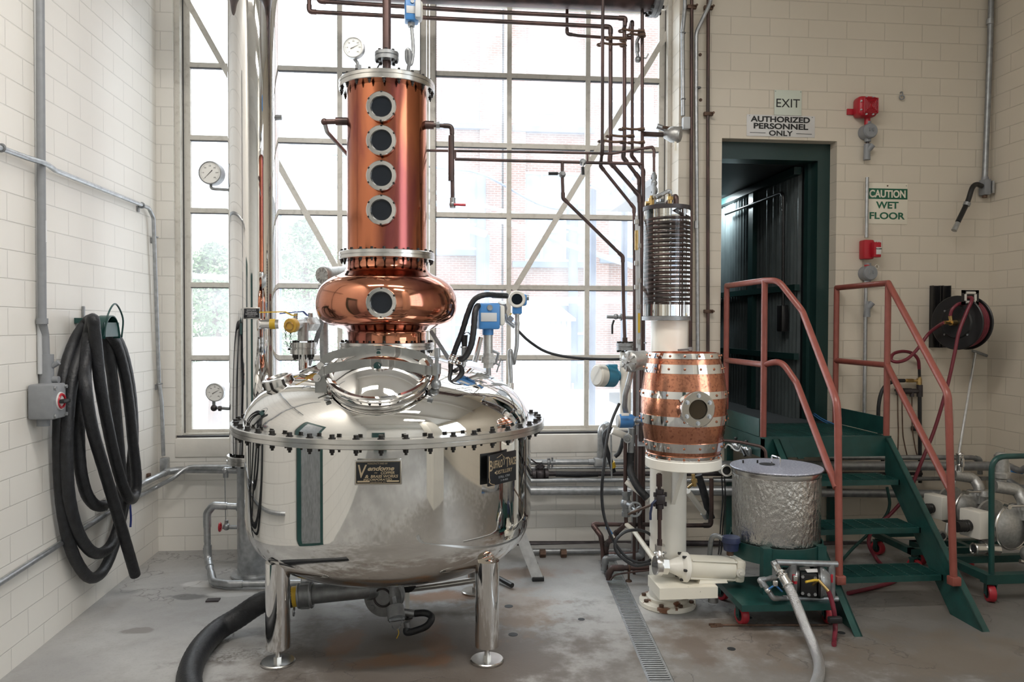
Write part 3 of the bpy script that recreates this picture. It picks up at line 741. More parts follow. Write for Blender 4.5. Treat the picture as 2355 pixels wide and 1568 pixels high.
# manway
mc = V((1.743, -2.06, 1.424)); mn = V((0, -sin(radians(28)), cos(radians(28))))
mw = MB().lathe([(.225, -.20), (.225, -.02), (.236, -.012), (.236, -.002)], mc, mn, n=80).build('manway', M_STEELC, still)
MB().torus(mc-mn*.05, mn, .229, .007, 80, 8).build('weld_ring', M_BRUSH, mw)
MB().lathe([(.250, -.010), (.254, -.004), (.254, .010), (.247, .016), (.232, .016), (.222, .008), (.214, .004), (.19, .016), (.16, .030), (.13, .041), (.10, .049), (.07, .055), (.035, .059), (0, .060)], mc, mn, n=80).build('manway_lid', M_STEELC, still)
def yoke(px_pts, Y, hgt, th, name):
    ctr = smooth_path([P(x, y, Y) for x, y in px_pts], 5)
    poly = [p+Zv*hgt/2 for p in ctr]+[p-Zv*hgt/2 for p in ctr[::-1]]
    # strip: a plate standing on edge
    m = MB(); up, lo = ctr, ctr
    for i in range(len(ctr)-1):
        a, b = ctr[i], ctr[i+1]; h = hgt
        vs = [m.bm.verts.new(v) for v in (a+Zv*h/2, b+Zv*h/2, b-Zv*h/2, a-Zv*h/2)]
        ws = [m.bm.verts.new(v+V((0, th, 0))) for v in (a+Zv*h/2, b+Zv*h/2, b-Zv*h/2, a-Zv*h/2)]
        m.bm.faces.new(vs); m.bm.faces.new(ws[::-1]); m.skin(vs, ws)
    bmesh.ops.remove_doubles(m.bm, verts=list(m.bm.verts), dist=1e-5)
    return m
ya = yoke([(731, 868), (742, 855), (765, 846), (810, 839), (860, 836), (910, 839), (955, 846), (985, 852), (1004, 853)], -2.12, .044, .008, 'a').build('yoke_arm', M_YOKE, still, 20)
yb = yoke([(735, 842), (744, 828), (770, 816), (815, 808), (870, 804), (915, 808), (960, 817), (980, 826), (996, 838)], -1.97, .044, .008, 'b').build('yoke_arm', M_YOKE, still, 20)
for (x, y, Y, par) in ((729, 869, -2.13, ya), (737, 841, -1.98, yb), (868, 841, -2.13, ya), (871, 811, -1.98, yb)):
    p = P(x, y, Y); m = MB().cyl(p+V((0, .004, 0)), p-V((0, .004, 0)), .018, n=18); m.hexa(p-V((0, .004, 0)), p-V((0, .018, 0)), .011); m.build('hinge_bolt', M_CHROME, par)
p, q_ = P(848, 806, -1.985), P(902, 826, -1.985)
MB().prism([P(852, 805, -1.985), P(892, 805, -1.985), P(903, 826, -1.985), P(844, 826, -1.985)], (0, .008, 0)).build('yoke_bracket', M_YOKE, yb)
h0, h1 = P(735, 866, -2.10), P(737, 858, -1.97)
m = MB().b2((h0.x-.02, -2.11, h0.z-.075), (h0.x+.035, -2.10, h0.z+.01)); m.b2((h0.x-.02, -1.96, h0.z-.06), (h0.x+.035, -1.95, h1.z+.01)); m.cyl((h0.x-.004, -2.13, h0.z-.004), (h0.x-.004, -1.94, h0.z-.002), .010)
m.build('hinge', M_YOKE, still)
p = P(1004, 850, -2.08)
m = MB(); b0 = P(1003, 884, -2.08); t0 = P(1006, 800, -2.08)
m.cyl(b0, p+Zv*.02, .012, n=14); m.cyl(p-Zv*.02, p+Zv*.03, .022, n=16); m.cyl(p+Zv*.03, t0, .009, n=12); m.ball(b0, .026, 14); m.cyl(t0-Zv*.045, t0, .016, .014, n=14)
m.build('swing_clamp', M_GALVD, still)
for (x, y) in ((752, 919), (990, 917)):
    p = P(x, y, -2.16); MB().rbox(p, (.026, .02, .010), .003).build('weld_lug', M_GALVD, still)
# riser pipe with relief valve on the left of the dome
Yv_ = -1.28
def riser(parent):
    b0, b1 = P(698, 855, Yv_), P(698, 812, Yv_)
    MB().cyl(b0-Zv*.06, b1, S(11, Yv_), n=28).build('riser_pipe', M_STEELC, parent)
    c = P(698, 800, Yv_)
    f = MB().lathe([(.0, -.036), (S(29, Yv_), -.036), (S(29, Yv_), -.004), (S(27, Yv_), -.002), (S(27, Yv_), .002), (S(29, Yv_), .004), (S(29, Yv_), .032), (0, .032)], c, (0, 0, 1), n=40).build('riser_flange', M_BRUSH, parent)
    for i in range(4):
        a = pi/4+i*pi/2; o = c+V((cos(a), sin(a), 0))*S(23, Yv_)
        m = MB(); m.hexa(o+Zv*.032, o+Zv*.044, .014); m.hexa(o-Zv*.054, o-Zv*.036, .014); m.cyl(o-Zv*.066, o+Zv*.04, .008, n=8); m.build('bolt', M_BOLT, f)
    return c
riser(still)
tv = thing('relief_valve', 'grey branched valve with mustard cap on the riser left of the onion bulb', 'valve', P(698, 785, Yv_))
c0, c1 = P(697, 784, Yv_), P(697, 742, Yv_)
MB().cyl(c0, c1, S(12, Yv_), n=24).build('stem_pipe', M_CAST, tv)
m = MB().tube(rounded([P(668, 749, Yv_-.10), P(690, 746, Yv_), P(726, 744, Yv_+.12)], .03), S(13, Yv_), 20); m.build('cross_pipe', M_CAST, tv)
pc = P(672, 748, Yv_-.09); nd = (P(668, 749, Yv_-.10)-P(690, 746, Yv_)).normalized()
cp = MB().lathe([(0, .030), (S(15, Yv_), .026), (S(16, Yv_), .02), (S(16, Yv_), -.012), (S(13, Yv_), -.014)], pc, nd, n=32).build('cap', M_MUSTARD, tv)
tag_ = MB().torus(pc+nd*.032, nd, .022, .003, 24, 6).build('pull_ring', M_BRASS, cp)
pv = P(714, 745, Yv_+.07)
m = MB().lathe([(S(13, Yv_), -.05), (S(18, Yv_), -.03), (S(18, Yv_), .03), (S(13, Yv_), .05)], pv, (P(726, 744, Yv_+.12)-P(690, 746, Yv_)).normalized(), n=6); m.build('valve_body', M_CAST, tv)
def lever(par, pts, m, nm='lever_handle', wdt=.020, th=.006):
    mb_ = MB(); pts = [V(p) for p in pts]
    for i in range(len(pts)-1):
        a, b = pts[i], pts[i+1]; d = (b-a); L = d.length; x, y, d = frame_of(d)
        mb_.box((a+b)/2, (wdt if abs(x.z) < .7 else th, th if abs(x.z) < .7 else wdt, L*1.02), Matrix((x, y, d)).transposed())
    return mb_.build(nm, m, par)
MB().cyl(P(680, 735, Yv_), P(680, 720, Yv_), .012, n=12).build('valve_stem', M_CAST, tv); MB().cyl(P(714, 735, Yv_+.07), P(714, 720, Yv_+.07), .014, n=12).build('valve_stem', M_CAST, tv)
lever(tv, [P(597, 718, Yv_-.05), P(655, 717, Yv_-.03), P(672, 725, Yv_-.01), P(682, 724, Yv_)], M_YELLOW)
lever(tv, [P(643, 721, Yv_+.03), P(697, 716, Yv_+.06), P(706, 725, Yv_+.07), P(716, 724, Yv_+.07)], mm('blue_grip', (.02, .04, .22), 0, .4))
m = MB()
for i, p in enumerate(smooth_path([P(656, 755, Yv_-.10), P(658, 780, Yv_-.10), P(664, 803, Yv_-.08), P(668, 795, Yv_-.08), P(668, 770, Yv_-.09), P(670, 758, Yv_-.09)], 5)): m.torus(p, (1, 0, 0) if i % 2 else (0, 1, 0), .005, .0016, 10, 5)
m.build('chain', M_BOLT, tv)
# name plates
p = P(870, 1086, -2.307); wv, hv = S(107, -2.3), S(57, -2.3)
np_ = MB().rbox(p, (wv, .008, hv), .006).build('maker_plate', M_BRUSH, still)
MB().rbox(p-Yv*.003, (wv*.95, .008, hv*.91), .003).build('plate_field', M_PLAQUE, np_)
m = MB(); bw, bh = wv*.47, hv*.44
for (a, b, c, d) in ((-bw, bh-.0016, bw, bh), (-bw, -bh, bw, -bh+.0016), (-bw, -bh, -bw+.0016, bh), (bw-.0016, -bh, bw, bh), (-bw*.93, -bh*.86, -bw*.38, -bh*.72), (bw*.38, -bh*.86, bw*.93, -bh*.72)):
    m.b2((p.x+a, p.y-.0082, p.z+b), (p.x+c, p.y-.0068, p.z+d))
m.build('plate_border', M_GOLD, np_)
def tx(s, dx, dz, h, wd, **k): return text_mesh(s, M_GOLD, np_, p+V((wv*dx, -.0072, hv*dz)), h, Xv, Zv, wd, **k)
tx('MANUFACTURED BY', -.01, .36, hv*.055, wv*.42)
tx('V', -.33, .06, hv*.52, wv*.19, shear=.15, bold=.01); tx('endome', .06, .17, hv*.19, wv*.56, shear=.35, bold=.03)
tx('the', -.05, .0, hv*.055, wv*.06, shear=.3); tx('COPPER', .20, -.01, hv*.115, wv*.29, shear=.2, bold=.025)
tx('&', -.24, -.15, hv*.13, wv*.08, bold=.02, shear=.2); tx('BRASS WORKS', .13, -.15, hv*.115, wv*.58, bold=.025, shear=.2)
tx('INCORPORATED', -.01, -.28, hv*.085, wv*.60, bold=.02, shear=.15); tx('LOUISVILLE, KY', 0, -.385, hv*.05, wv*.33)
th = radians(20)
for _ in range(60):          # walk round the kettle to the plate's place
    p_ = at(.792, th, .95); d_ = p_-CAM
    if CX+F_PX*d_.dot(RGT)/d_.dot(FWD) >= 1153: break
    th += radians(.5)
rn = V((sin(th), -cos(th), 0)); rt = V((cos(th), sin(th), 0))
bp = at(.792, th, 0); bp.z = P(1153, 1076, bp.y).z; bw0 = .01
Rm = Matrix((rt, -rn, Zv)).transposed(); bw, bh = .212, .150
bt = MB().rbox(bp, (bw, .010, bh), .003, Rm).build('distillery_plate', M_PLAQUE, still)
MB().box(bp-rn*.012, (.03, .03, .03), Rm).build('plate_bracket', M_BLACK, bt)
def tb(s, dx, dz, h, wd, **k): return text_mesh(s, k.pop('m', M_GOLD), bt, bp+rt*(bw*dx)+Zv*(bh*dz)+rn*.0052, h, rt, Zv, wd, **k)
tb('B', -.42, .15, bh*.34, bw*.11, bold=.01); tb('UFFALO', -.18, .17, bh*.25, bw*.33, bold=.01); tb('T', .16, .17, bh*.32, bw*.11, bold=.01); tb('RACE', .35, .17, bh*.25, bw*.25, bold=.01)
tb('DISTILLERY', .05, -.10, bh*.12, bw*.58); tb('STILL 1704', .05, -.27, bh*.07, bw*.40, m=M_GREY); tb('7-9-03', .05, -.39, bh*.06, bw*.26, m=M_GREY)
m = MB(); L = lambda a, b: bp+rt*bw*a+Zv*bh*b+rn*.0062
m.tube([L(-.22, .37), L(-.12, .41), L(-.04, .46), L(.0, .40), L(.05, .36), L(.07, .30), L(.05, .22), L(.03, .10)], .0014, 6); m.tube([L(.0, .40), L(.02, .32), L(.0, .26)], .0012, 6)
m.tube([L(-.485, .47), L(-.485, -.2), L(-.46, -.3), L(-.48, -.36), L(-.40, -.44), L(-.30, -.47)], .0022, 6); m.ball(L(-.27, -.10), .005, 8)
m.build('emblem', M_GOLD, bt)

# ================================================================== ON AND AROUND THE STILL
def gauge(label, c, nrm, r, dep, casem, stems, ang, group='dial gauges'):
    c = V(c); nrm = V(nrm).normalized(); x = Zv.cross(nrm).normalized(); y = nrm.cross(x)
    t = thing('dial_gauge', label, 'gauge', c, group)
    MB().lathe([(0, -dep), (r*.93, -dep), (r, -dep*.9), (r, -.004), (r*.99, .004), (r*.90, .006), (r*.88, .0)], c, nrm, n=40).build('case', casem, t)
    d = MB().lathe([(0, .001), (r*.89, .001)], c, nrm, n=40).build('dial', M_DIAL, t)
    m = MB()
    for i in range(31):
        a = radians(225-270*i/30); o = x*cos(a)+y*sin(a); L = .10 if i % 5 == 0 else .05
        m.box(c+o*r*(.80-L/2)+nrm*.0018, (r*L, r*.018, .0006), Matrix((o, nrm.cross(o), nrm)).transposed())
    m.build('scale_marks', M_INK, d)
    for i in range(7):
        a = radians(225-270*i/6); o = x*cos(a)+y*sin(a)
        text_mesh(str(i*50), M_INK, d, c+o*r*.58+nrm*.0015, r*.10, x, y, ex=.0003, name='numerals')
    a = radians(ang); o = x*cos(a)+y*sin(a)
    MB().prism([c-o*r*.3+nrm*.0035+nrm.cross(o)*r*.03, c-o*r*.3+nrm*.0035-nrm.cross(o)*r*.03, c+o*r*.72+nrm*.0035], nrm*.001).build('needle', M_INK, t)
    for pts, rr, mt in stems: MB().tube(rounded(pts, rr*2), rr, 12).build('stem', mt, t)
    return t
zt = 2.976
Yg = -1.62
g0, g1, g2 = P(813, 109, Yg), P(821, 140, Yg), P(826, 182, Yg+.03); g2.z = zt
g = gauge('round white dial gauge standing on top of the copper column', g0, (-.15, -1, .0), S(24, Yg), .03, M_ALU, [([g0+Yv*.03-Zv*.05, g1+Yv*.03, V((g2.x, g2.y, zt))], .009, M_GALVD)], 25)
MB().cyl(P(824, 150, Yg+.03), P(825, 163, Yg+.03), .019, n=6).build('snubber', M_GALVD, g)
vp = V((AXC.x-.002, AXC.y, zt)); 
t = thing('vapour_pipe', 'dark copper vapour pipe rising from the centre of the copper column top', 'pipe', vp)
MB().cyl(vp, vp+Zv*1.4, S(9.5, -1.52), n=24).build('tube', M_BROWN, t)
zc = P(881, 130, -1.52).z
f = MB().lathe([(0, -.024), (S(27, -1.52), -.024), (S(27, -1.52), -.005), (S(25, -1.52), -.004), (S(25, -1.52), .001), (S(27, -1.52), .002), (S(27, -1.52), .02), (0, .02)], (vp.x, vp.y, zc), n=36).build('pipe_flange', M_GALVD, t)
for i in range(8):
    a = 2*pi*i/8; o = V((vp.x, vp.y, zc))+V((cos(a), sin(a), 0))*S(21, -1.52)
    m = MB(); m.hexa(o+Zv*.02, o+Zv*.03, .0095); m.hexa(o-Zv*.036, o-Zv*.024, .0095); m.cyl(o-Zv*.03, o+Zv*.02, .005, n=8); m.build('bolt', M_BOLT, f)
MB().tube(rounded([P(866, 178, -1.62), P(866, 160, -1.62), P(874, 145, -1.56)], .01), .0045, 8).build('tie_rod', M_BOLT, t)
# blue box on pigtail, top of the column
def boxhead(name, label, c, w_, h_, d_, yaw, facemat, m=M_BLUE, cat='transmitter', group=None):
    R = Matrix.Rotation(yaw, 3, 'Z'); t = thing(name, label, cat, c, group)
    MB().rbox(c, (w_, d_, h_), .012, R).build('housing', m, t)
    MB().rbox(V(c)+R @ V((w_*.62, 0, h_*.03)), (w_*.26, d_*.8, h_*.78), .02, R).build('end_cover', M_IVORY, t)
    MB().rbox(V(c)+R @ V((-.04*w_, -d_/2-.001, -h_*.04)), (w_*.74, .003, h_*.33), .001, R).build('rating_plate', M_LGREY, t)
    MB().cyl(V(c)+R @ V((0, -d_/2-.008, h_*.32)), V(c)+R @ V((0, -d_/2+.01, h_*.32)), w_*.13, n=18).build('plug', M_GALVD, t)
    return t
Yb_ = -1.46
c = P(947, 27, Yb_)
t = boxhead('pressure_transmitter', 'blue boxed transmitter on a looped tube at the top of the copper column', c, S(32, Yb_), S(50, Yb_), S(34, Yb_), .1, M_LGREY)
MB().cyl(P(946, 50, Yb_), P(946, 62, Yb_), .022, n=6).build('neck', M_GALVD, t)
MB().tube(smooth_path([P(946, 58, Yb_), P(949, 90, Yb_), P(950, 120, Yb_), P(945, 148, Yb_-.01), P(936, 140, Yb_-.02), P(935, 118, Yb_-.03), P(941, 116, Yb_-.035), P(942, 140, Yb_-.03), P(938, 165, Yb_-.02), V((P(938, 186, Yb_-.02).x, Yb_-.02, zt))], 5), .0105, 10).build('siphon_tube', M_GALVD, t)
MB().tube(rounded([P(942, 10, Yb_), P(940, -6, Yb_), P(930, -40, Yb_)], .02), .012, 10).build('conduit', M_GALV, t)
MB().rbox(P(962, 26, Yb_-.03), (S(14, Yb_), .09, S(40, Yb_)), .01).build('cover', M_LGREY, t)

# side branches of the column
yb_ = -1.52
pl = [P(802, 279, yb_+.0), P(746, 280, yb_), P(752, 303, yb_+.02), P(800, 356, yb_+.16)]
t = pipe('side_branch_pipe', 'brown elbow and grey arm on the left side of the copper column', pl[:2], S(6, yb_), M_BROWN, bend=.02)
MB().cyl(P(800, 279, yb_), P(772, 279, yb_), S(9, yb_), n=18).build('socket', M_BROWN, t)
MB().ball(P(746, 280, yb_), S(8, yb_), 12).build('elbow', M_BROWN, t)
MB().tube(rounded(pl[1:], .03), S(5, yb_), 12).build('lower_arm', M_GALV, t)
Ys_ = -1.56
t = pipe('sight_tube', 'vertical brown sight tube with red-handled cock right of the copper column', [P(972, 287, Ys_), P(1039, 290, Ys_), P(1040, 330, Ys_), P(1041, 466, Ys_)], S(4.5, Ys_), M_BROWN, bend=.03)
MB().cyl(P(974, 287, Ys_), P(998, 288, Ys_), S(9.5, Ys_), n=18).build('socket', M_BROWN, t); MB().hexa(P(1003, 288, Ys_), P(1011, 288, Ys_), S(8, Ys_)).build('union', M_GALVD, t)
MB().cyl(P(1038, 312, Ys_), P(1038, 416, Ys_), S(6.5, Ys_), n=16).build('gauge_glass', M_BROWN, t)
MB().b2((P(1031, 320, Ys_).x, Ys_-.004, P(1031, 415, Ys_).z), (P(1034, 320, Ys_).x+.004, Ys_+.02, P(1031, 316, Ys_).z)).build('guard_plate', M_GALVD, t)
m = MB(); m.cyl(P(1041, 455, Ys_), P(1041, 478, Ys_), S(6.5, Ys_), n=14); m.ball(P(1041, 470, Ys_), S(8, Ys_), 12); m.build('cock', M_GALVD, t)
MB().tube([P(1044, 470, Ys_-.02), P(1071, 471, Ys_-.02)], .007, 8).build('handle', M_RED, t)

# grey cast junction head and pipe behind the bulb
Yj = -1.05
t = thing('junction_head', 'grey capped round junction head on a post behind the onion bulb', 'junction box', P(757, 800, Yj))
a, b = P(742, 633, Yj-.07), P(800, 628, Yj+.12); d = (b-a).normalized()
MB().lathe([(0, -.01), (S(18, Yj), -.008), (S(20, Yj), .0), (S(20, Yj), .03), (S(17, Yj), .035), (S(17, Yj), .22), (0, .22)], a, d, n=28).build('head', M_CAST, t)
m = MB(); x, y, _ = frame_of(d)
for i in range(10):
    an = 2*pi*i/10; o = x*cos(an)+y*sin(an); m.box(a-d*.008+o*S(13, Yj), (.02, .006, .012), Matrix((o, d.cross(o), d)).transposed())
m.build('lug', M_CAST, t)
MB().cyl(P(746, 825, Yj), P(742, 655, Yj), S(10, Yj), n=18).build('post', M_CAST, t)
a, b = P(752, 700, -1.12), P(710, 840, -1.12); d = b-a; x, y, dd = frame_of(d)
tag(MB().box((a+b)/2, (.012, S(10, -1.1), d.length), Matrix((x, y, dd)).transposed()).build('diagonal_bar', M_GALVD), 'dark flat bar slanting down left behind the onion bulb', 'bar')
a, b = P(990, 760, -1.15), P(1048, 850, -1.15); d = b-a; x, y, dd = frame_of(d)
tag(MB().box((a+b)/2, (.012, S(9, -1.1), d.length), Matrix((x, y, dd)).transposed()).build('diagonal_bar', M_GALVD), 'dark flat bar slanting down right behind the neck flange', 'bar')

# instruments on the right shoulder
Yi = -1.45
c = P(1122, 727, Yi)
t = boxhead('level_transmitter', 'large blue boxed transmitter on a hexagonal fitting over the right shoulder of the still', c, S(50, Yi), S(60, Yi), S(44, Yi), .12, M_LGREY)
MB().cyl(P(1122, 757, Yi), P(1122, 770, Yi), S(13, Yi), n=20).build('collar', M_BLUE, t)
m = MB(); m.cyl(P(1122, 768, Yi), P(1122, 812, Yi), S(11, Yi), n=22); m.build('neck', M_CAST, t)
m = MB(); m.hexa(P(1123, 812, Yi), P(1123, 822, Yi), S(14, Yi)); m.hexa(P(1123, 820, Yi), P(1123, 834, Yi), S(18, Yi)); m.hexa(P(1123, 834, Yi), P(1123, 846, Yi), S(13, Yi)); m.build('union_nut', M_CAST, t)
MB().cyl(P(1123, 845, Yi), P(1124, 873, Yi), S(6, Yi), n=14).build('nipple', M_GALVD, t)
c = P(1189, 688, -1.35); nd = V((-.15, -1, .0)).normalized(); Y2 = -1.35
t = thing('display_transmitter', 'blue transmitter with round dark display on a bent tube right of the onion bulb', 'transmitter', c)
MB().lathe([(S(19, Y2), .06), (S(20, Y2), -.0), (S(18, Y2), -.008), (S(13, Y2), -.006), (S(12.5, Y2), .0)], c, -nd, n=32).build('bezel', M_IVORY, t)
MB().lathe([(0, .0), (S(13, Y2), .0)], c+nd*.001, nd, n=28).build('display', M_DARKG, t)
MB().rbox(P(1198, 690, Y2+.07), (S(26, Y2), .09, S(28, Y2)), .015).build('housing', M_BLUE, t)
MB().cyl(P(1205, 684, Y2+.05), P(1216, 684, Y2+.05), .017, n=16).build('plug', M_GALVD, t)
MB().rbox(P(1189, 711, Y2+.03), (S(22, Y2), .05, S(22, Y2)), .006).build('neck_block', M_BLUE, t)
MB().cyl(P(1189, 722, Y2+.03), P(1189, 768, Y2+.03), S(5.5, Y2), n=14).build('neck', M_CAST, t)
m = MB(); m.cyl(P(1189, 740, Y2+.03), P(1189, 748, Y2+.03), S(7, Y2), n=6); m.cyl(P(1189, 720, Y2+.03), P(1189, 724, Y2+.03), S(9, Y2), n=16); m.build('union_nut', M_CAST, t)
MB().tube(smooth_path([P(1189, 765, Y2+.03), P(1188, 795, Y2+.03), P(1183, 825, Y2+.03), P(1181, 835, Y2+.05), P(1177, 820, Y2), P(1174, 806, Y2-.02), P(1172, 815, Y2-.02), P(1174, 850, Y2-.02), P(1175, 895, Y2-.02)], 5), S(5, Y2), 12).build('siphon_tube', M_GALV, t)
p = P(1175, 885, Y2-.02); MB().cyl(p+Zv*.012, p-Zv*.05, S(6.5, Y2), n=14).build('nipple', M_BRUSH, t)
Yh = -1.5
hose('cable_conduit', 'black ribbed conduit arching from the display transmitter down to the dome', [P(1166, 680, Yh+.1), P(1148, 679, Yh+.08), P(1115, 678, Yh), P(1090, 690, Yh), P(1076, 720, Yh), P(1062, 765, Yh), P(1050, 795, Yh), P(1043, 815, Yh)], S(6.5, Yh), M_RUBBER, 'conduit', n=14, ribs=.03)
tag(MB().tube([P(1133, 679, Yh+.06), P(1166, 680, Yh+.12)], S(7, Yh), 14).build('conduit_fitting', M_GALVD), 'grey conduit fitting left of the round display transmitter', 'fitting')
hose('cable_conduit', 'black conduit hooking from the large blue transmitter down to the dome', [P(1104, 712, Yi-.02), P(1100, 703, Yi-.05), P(1093, 716, Yi-.08), P(1089, 760, Yi-.1), P(1083, 795, Yi-.1), P(1070, 820, Yi-.08), P(1058, 826, Yi-.06)], S(7, Yh), M_RUBBER, 'conduit', n=14, ribs=.03)
t = thing('quick_valve', 'small black relief fitting standing on the dome beside the hooked conduit', 'valve', P(1068, 850, Yh))
m = MB(); m.cyl(P(1068, 800, Yh), P(1068, 770, Yh), S(6, Yh), S(8, Yh), n=14); m.build('body', M_BLACK, t)
m = MB(); m.cyl(P(1068, 832, Yh), P(1068, 798, Yh), S(7, Yh), n=14); m.torus(P(1068, 798, Yh), Zv, S(8, Yh), .004, 18, 6); m.build('collar', M_GALVD, t)
MB().tube([P(1068, 768, Yh), P(1072, 764, Yh), P(1078, 765, Yh), P(1084, 773, Yh)], .003, 6).build('wire_bail', M_BLACK, t)
MB().cyl(P(1067, 845, Yh), P(1067, 830, Yh), S(5, Yh), n=14).build('nipple', M_GALV, t)
t = thing('hose_coupling', 'row of shiny hose couplings at the foot of the black conduits on the dome', 'coupling', P(1050, 830, Yh))
m = MB(); a, b = P(1034, 818, Yh), P(1062, 832, Yh)
m.tube([a, b], .014, 12)
for k in (.1, .35, .6, .85): m.torus(a+(b-a)*k, b-a, .016, .006, 18, 6)
m.build('barb', M_BRUSH, t)
# stainless air valve set (tilted cylinder) and clamp between the transmitters
t = thing('tilted_valve', 'shiny tilted sampling valve with clamp on the dome behind the large blue transmitter', 'valve', P(1090, 850, -1.3))
Yq = -1.30
MB().cyl(P(1092, 832, Yq), P(1106, 775, Yq), S(6, Yq), n=16).build('barrel', M_CHROME, t)
MB().lathe([(0, 0), (S(22, Yq), 0), (S(22, Yq), .02), (0, .02)], P(1096, 856, Yq-.05), (.25, -.15, 1), n=28).build('flange', M_BRUSH, t)
m = MB(); m.tube([P(1130, 806, Yq), P(1146, 812, Yq), P(1140, 832, Yq), P(1132, 838, Yq)], .010, 8); m.build('clamp_frame', M_GALVD, t)
m = MB(); m.tube([P(1132, 831, Yq), P(1150, 840, Yq)], .006, 8); m.tube([P(1152, 824, Yq), P(1142, 856, Yq)], .004, 8); m.build('clamp_screw', M_GALVD, t)
t = thing('hand_valve', 'grey valve with yellow lever behind the large blue transmitter', 'valve', P(1160, 730, -1.2)); Yq = -1.2
m = MB(); m.lathe([(0, 0), (S(15, Yq), 0), (S(15, Yq), .03), (S(9, Yq), .06), (0, .06)], P(1150, 716, Yq), (.2, -.5, 1), n=24); m.build('cap', M_CAST, t)
m = MB(); m.tube([P(1160, 720, Yq), P(1166, 738, Yq), P(1184, 752, Yq)], .014, 10); m.hexa(P(1168, 730, Yq), P(1178, 738, Yq), .022); m.build('body', M_GALVD, t)
MB().tube([P(1172, 724, Yq-.02), P(1177, 720, Yq-.02)], .005, 6).build('lever', M_YELLOW, t)
Yc_ = -1.25
hose('power_cable', 'black cable sagging from the display transmitter to the white meter pipe', [P(1193, 762, Y2+.03), P(1215, 783, Y2+.05), P(1250, 806, Yc_), P(1290, 818, Yc_), P(1340, 824, Yc_), P(1395, 826, Yc_), P(1428, 826, Yc_)], S(3.2, Yc_), M_RUBBER, 'cable', n=8)

# bottom outlet, drain pipe and the big suction hose
Yo = -1.56
t = thing('bottom_outlet', 'grey flanged outlet elbow and discharge pipe under the dished bottom of the still', 'outlet', (AX.x, AX.y, .2))
oc = P(872, 1366, Yo); 
pl = [V((AX.x, AX.y, .30)), V((AX.x, AX.y, oc.z)), oc+V((-.02, -.04, 0))]
MB().tube(rounded([V((AX.x, AX.y, .305)), V((AX.x, AX.y, oc.z+.01)), P(842, 1357, Yo-.02)], .05), S(22, Yo), 22).build('outlet_pipe', M_GALVD, t)
fc = P(880, 1374, Yo-.05); fn = V((-.25, -1, .0)).normalized()
f = MB().lathe([(0, 0), (S(44, Yo), 0), (S(44, Yo), .03), (S(40, Yo), .034), (S(40, Yo), .04), (S(44, Yo), .044), (S(44, Yo), .07), (0, .07)], fc+fn*.0, -fn, n=40).build('outlet_flange', M_GALVD, t)
x, y, d = frame_of(fn)
for i in range(4):
    a = pi/4+i*pi/2; o = fc+(x*cos(a)+y*sin(a))*S(33, Yo); MB().hexa(o-fn*.002, o+fn*.012, .014).build('bolt', M_GALVD, f)
MB().torus(fc+fn*.002, fn, S(20, Yo), .006, 32, 8).build('gasket_ring', M_DARKP, f)
MB().cyl(P(852, 1353, Yo-.02), P(715, 1367, Yo-.02), S(21, Yo), n=24).build('discharge_pipe', M_GALVD, t)
cs = MB(); a, b = P(716, 1367, Yo-.02), P(688, 1370, Yo-.02); cs.cyl(a, b, S(26, Yo), n=26); cs.torus(a, a-b, S(26, Yo), .010, 26, 8); cs.torus(b, a-b, S(25, Yo), .008, 26, 8)
cs.rbox((a+b)/2+Zv*S(26, Yo), (.05, .03, .02), .004); cs.rbox((a+b)/2-Zv*S(26, Yo), (.05, .03, .02), .004)
cs = cs.build('coupler', M_GALVD, t)
MB().cyl(b, P(672, 1372, Yo-.02), S(23, Yo), n=26).build('yellow_band', M_YELLOW, t)
MB().torus(P(676, 1406, Yo-.04), Xv, .022, .004, 20, 6).build('cam_ring', M_GALVD, t)
hz = .062
hp = [P(672, 1372, Yo-.02), P(640, 1378, Yo-.03), P(600, 1386, Yo-.06)]
hp += [PZ(548, 1420, .10), PZ(500, 1450, hz), PZ(462, 1490, hz), PZ(440, 1535, hz), PZ(436, 1580, hz), PZ(462, 1640, hz), PZ(540, 1700, hz)]
solo('suction_hose', MB().tube(smooth_path(hp, 10), .056, 22, ribs=.012), M_RUBBER, 'thick black suction hose curling from under the still across the floor', 'hose', ang=60)
Yw = -1.72
t = thing('sample_fitting', 'grey capped sampling elbow hanging under the still', 'fitting', P(905, 1385, Yw))
m = MB(); m.cyl(P(902, 1345, Yw), P(902, 1372, Yw), .016, n=14); m.cyl(P(902, 1370, Yw), P(906, 1392, Yw), .02, n=6); m.build('nipple', M_GALVD, t)
m = MB(); a, b = P(908, 1395, Yw), P(912, 1422, Yw-.04); m.cyl(a, b, S(20, Yw), n=22); m.build('cap', M_GALVD, t)
d = (b-a).normalized(); x, y, _ = frame_of(d); MB().box(b+d*.006, (S(36, Yw), .014, .014), Matrix((x, y, d)).transposed()).build('cap_bar', M_GALVD, t)
m = MB(); m.tube([P(915, 1405, Yw), P(955, 1411, Yw)], .019, 14); m.tube([P(935, 1430, Yw-.03), P(938, 1446, Yw-.03)], .017, 12); m.build('branch', M_GALVD, t)
m = MB()
for p in smooth_path([P(898, 1428, Yw-.06), P(904, 1444, Yw-.06), P(914, 1448, Yw-.06), P(922, 1436, Yw-.06), P(926, 1415, Yw-.05)], 6): m.ball(p, .003, 6)
m.build('bead_chain', M_GALV, t)
MB().tube(smooth_path([P(915, 1446, Yw-.06), P(917, 1456, Yw-.06), P(912, 1468, Yw-.06)], 4), .0025, 6).build('yellow_string', M_YELLOW, t)
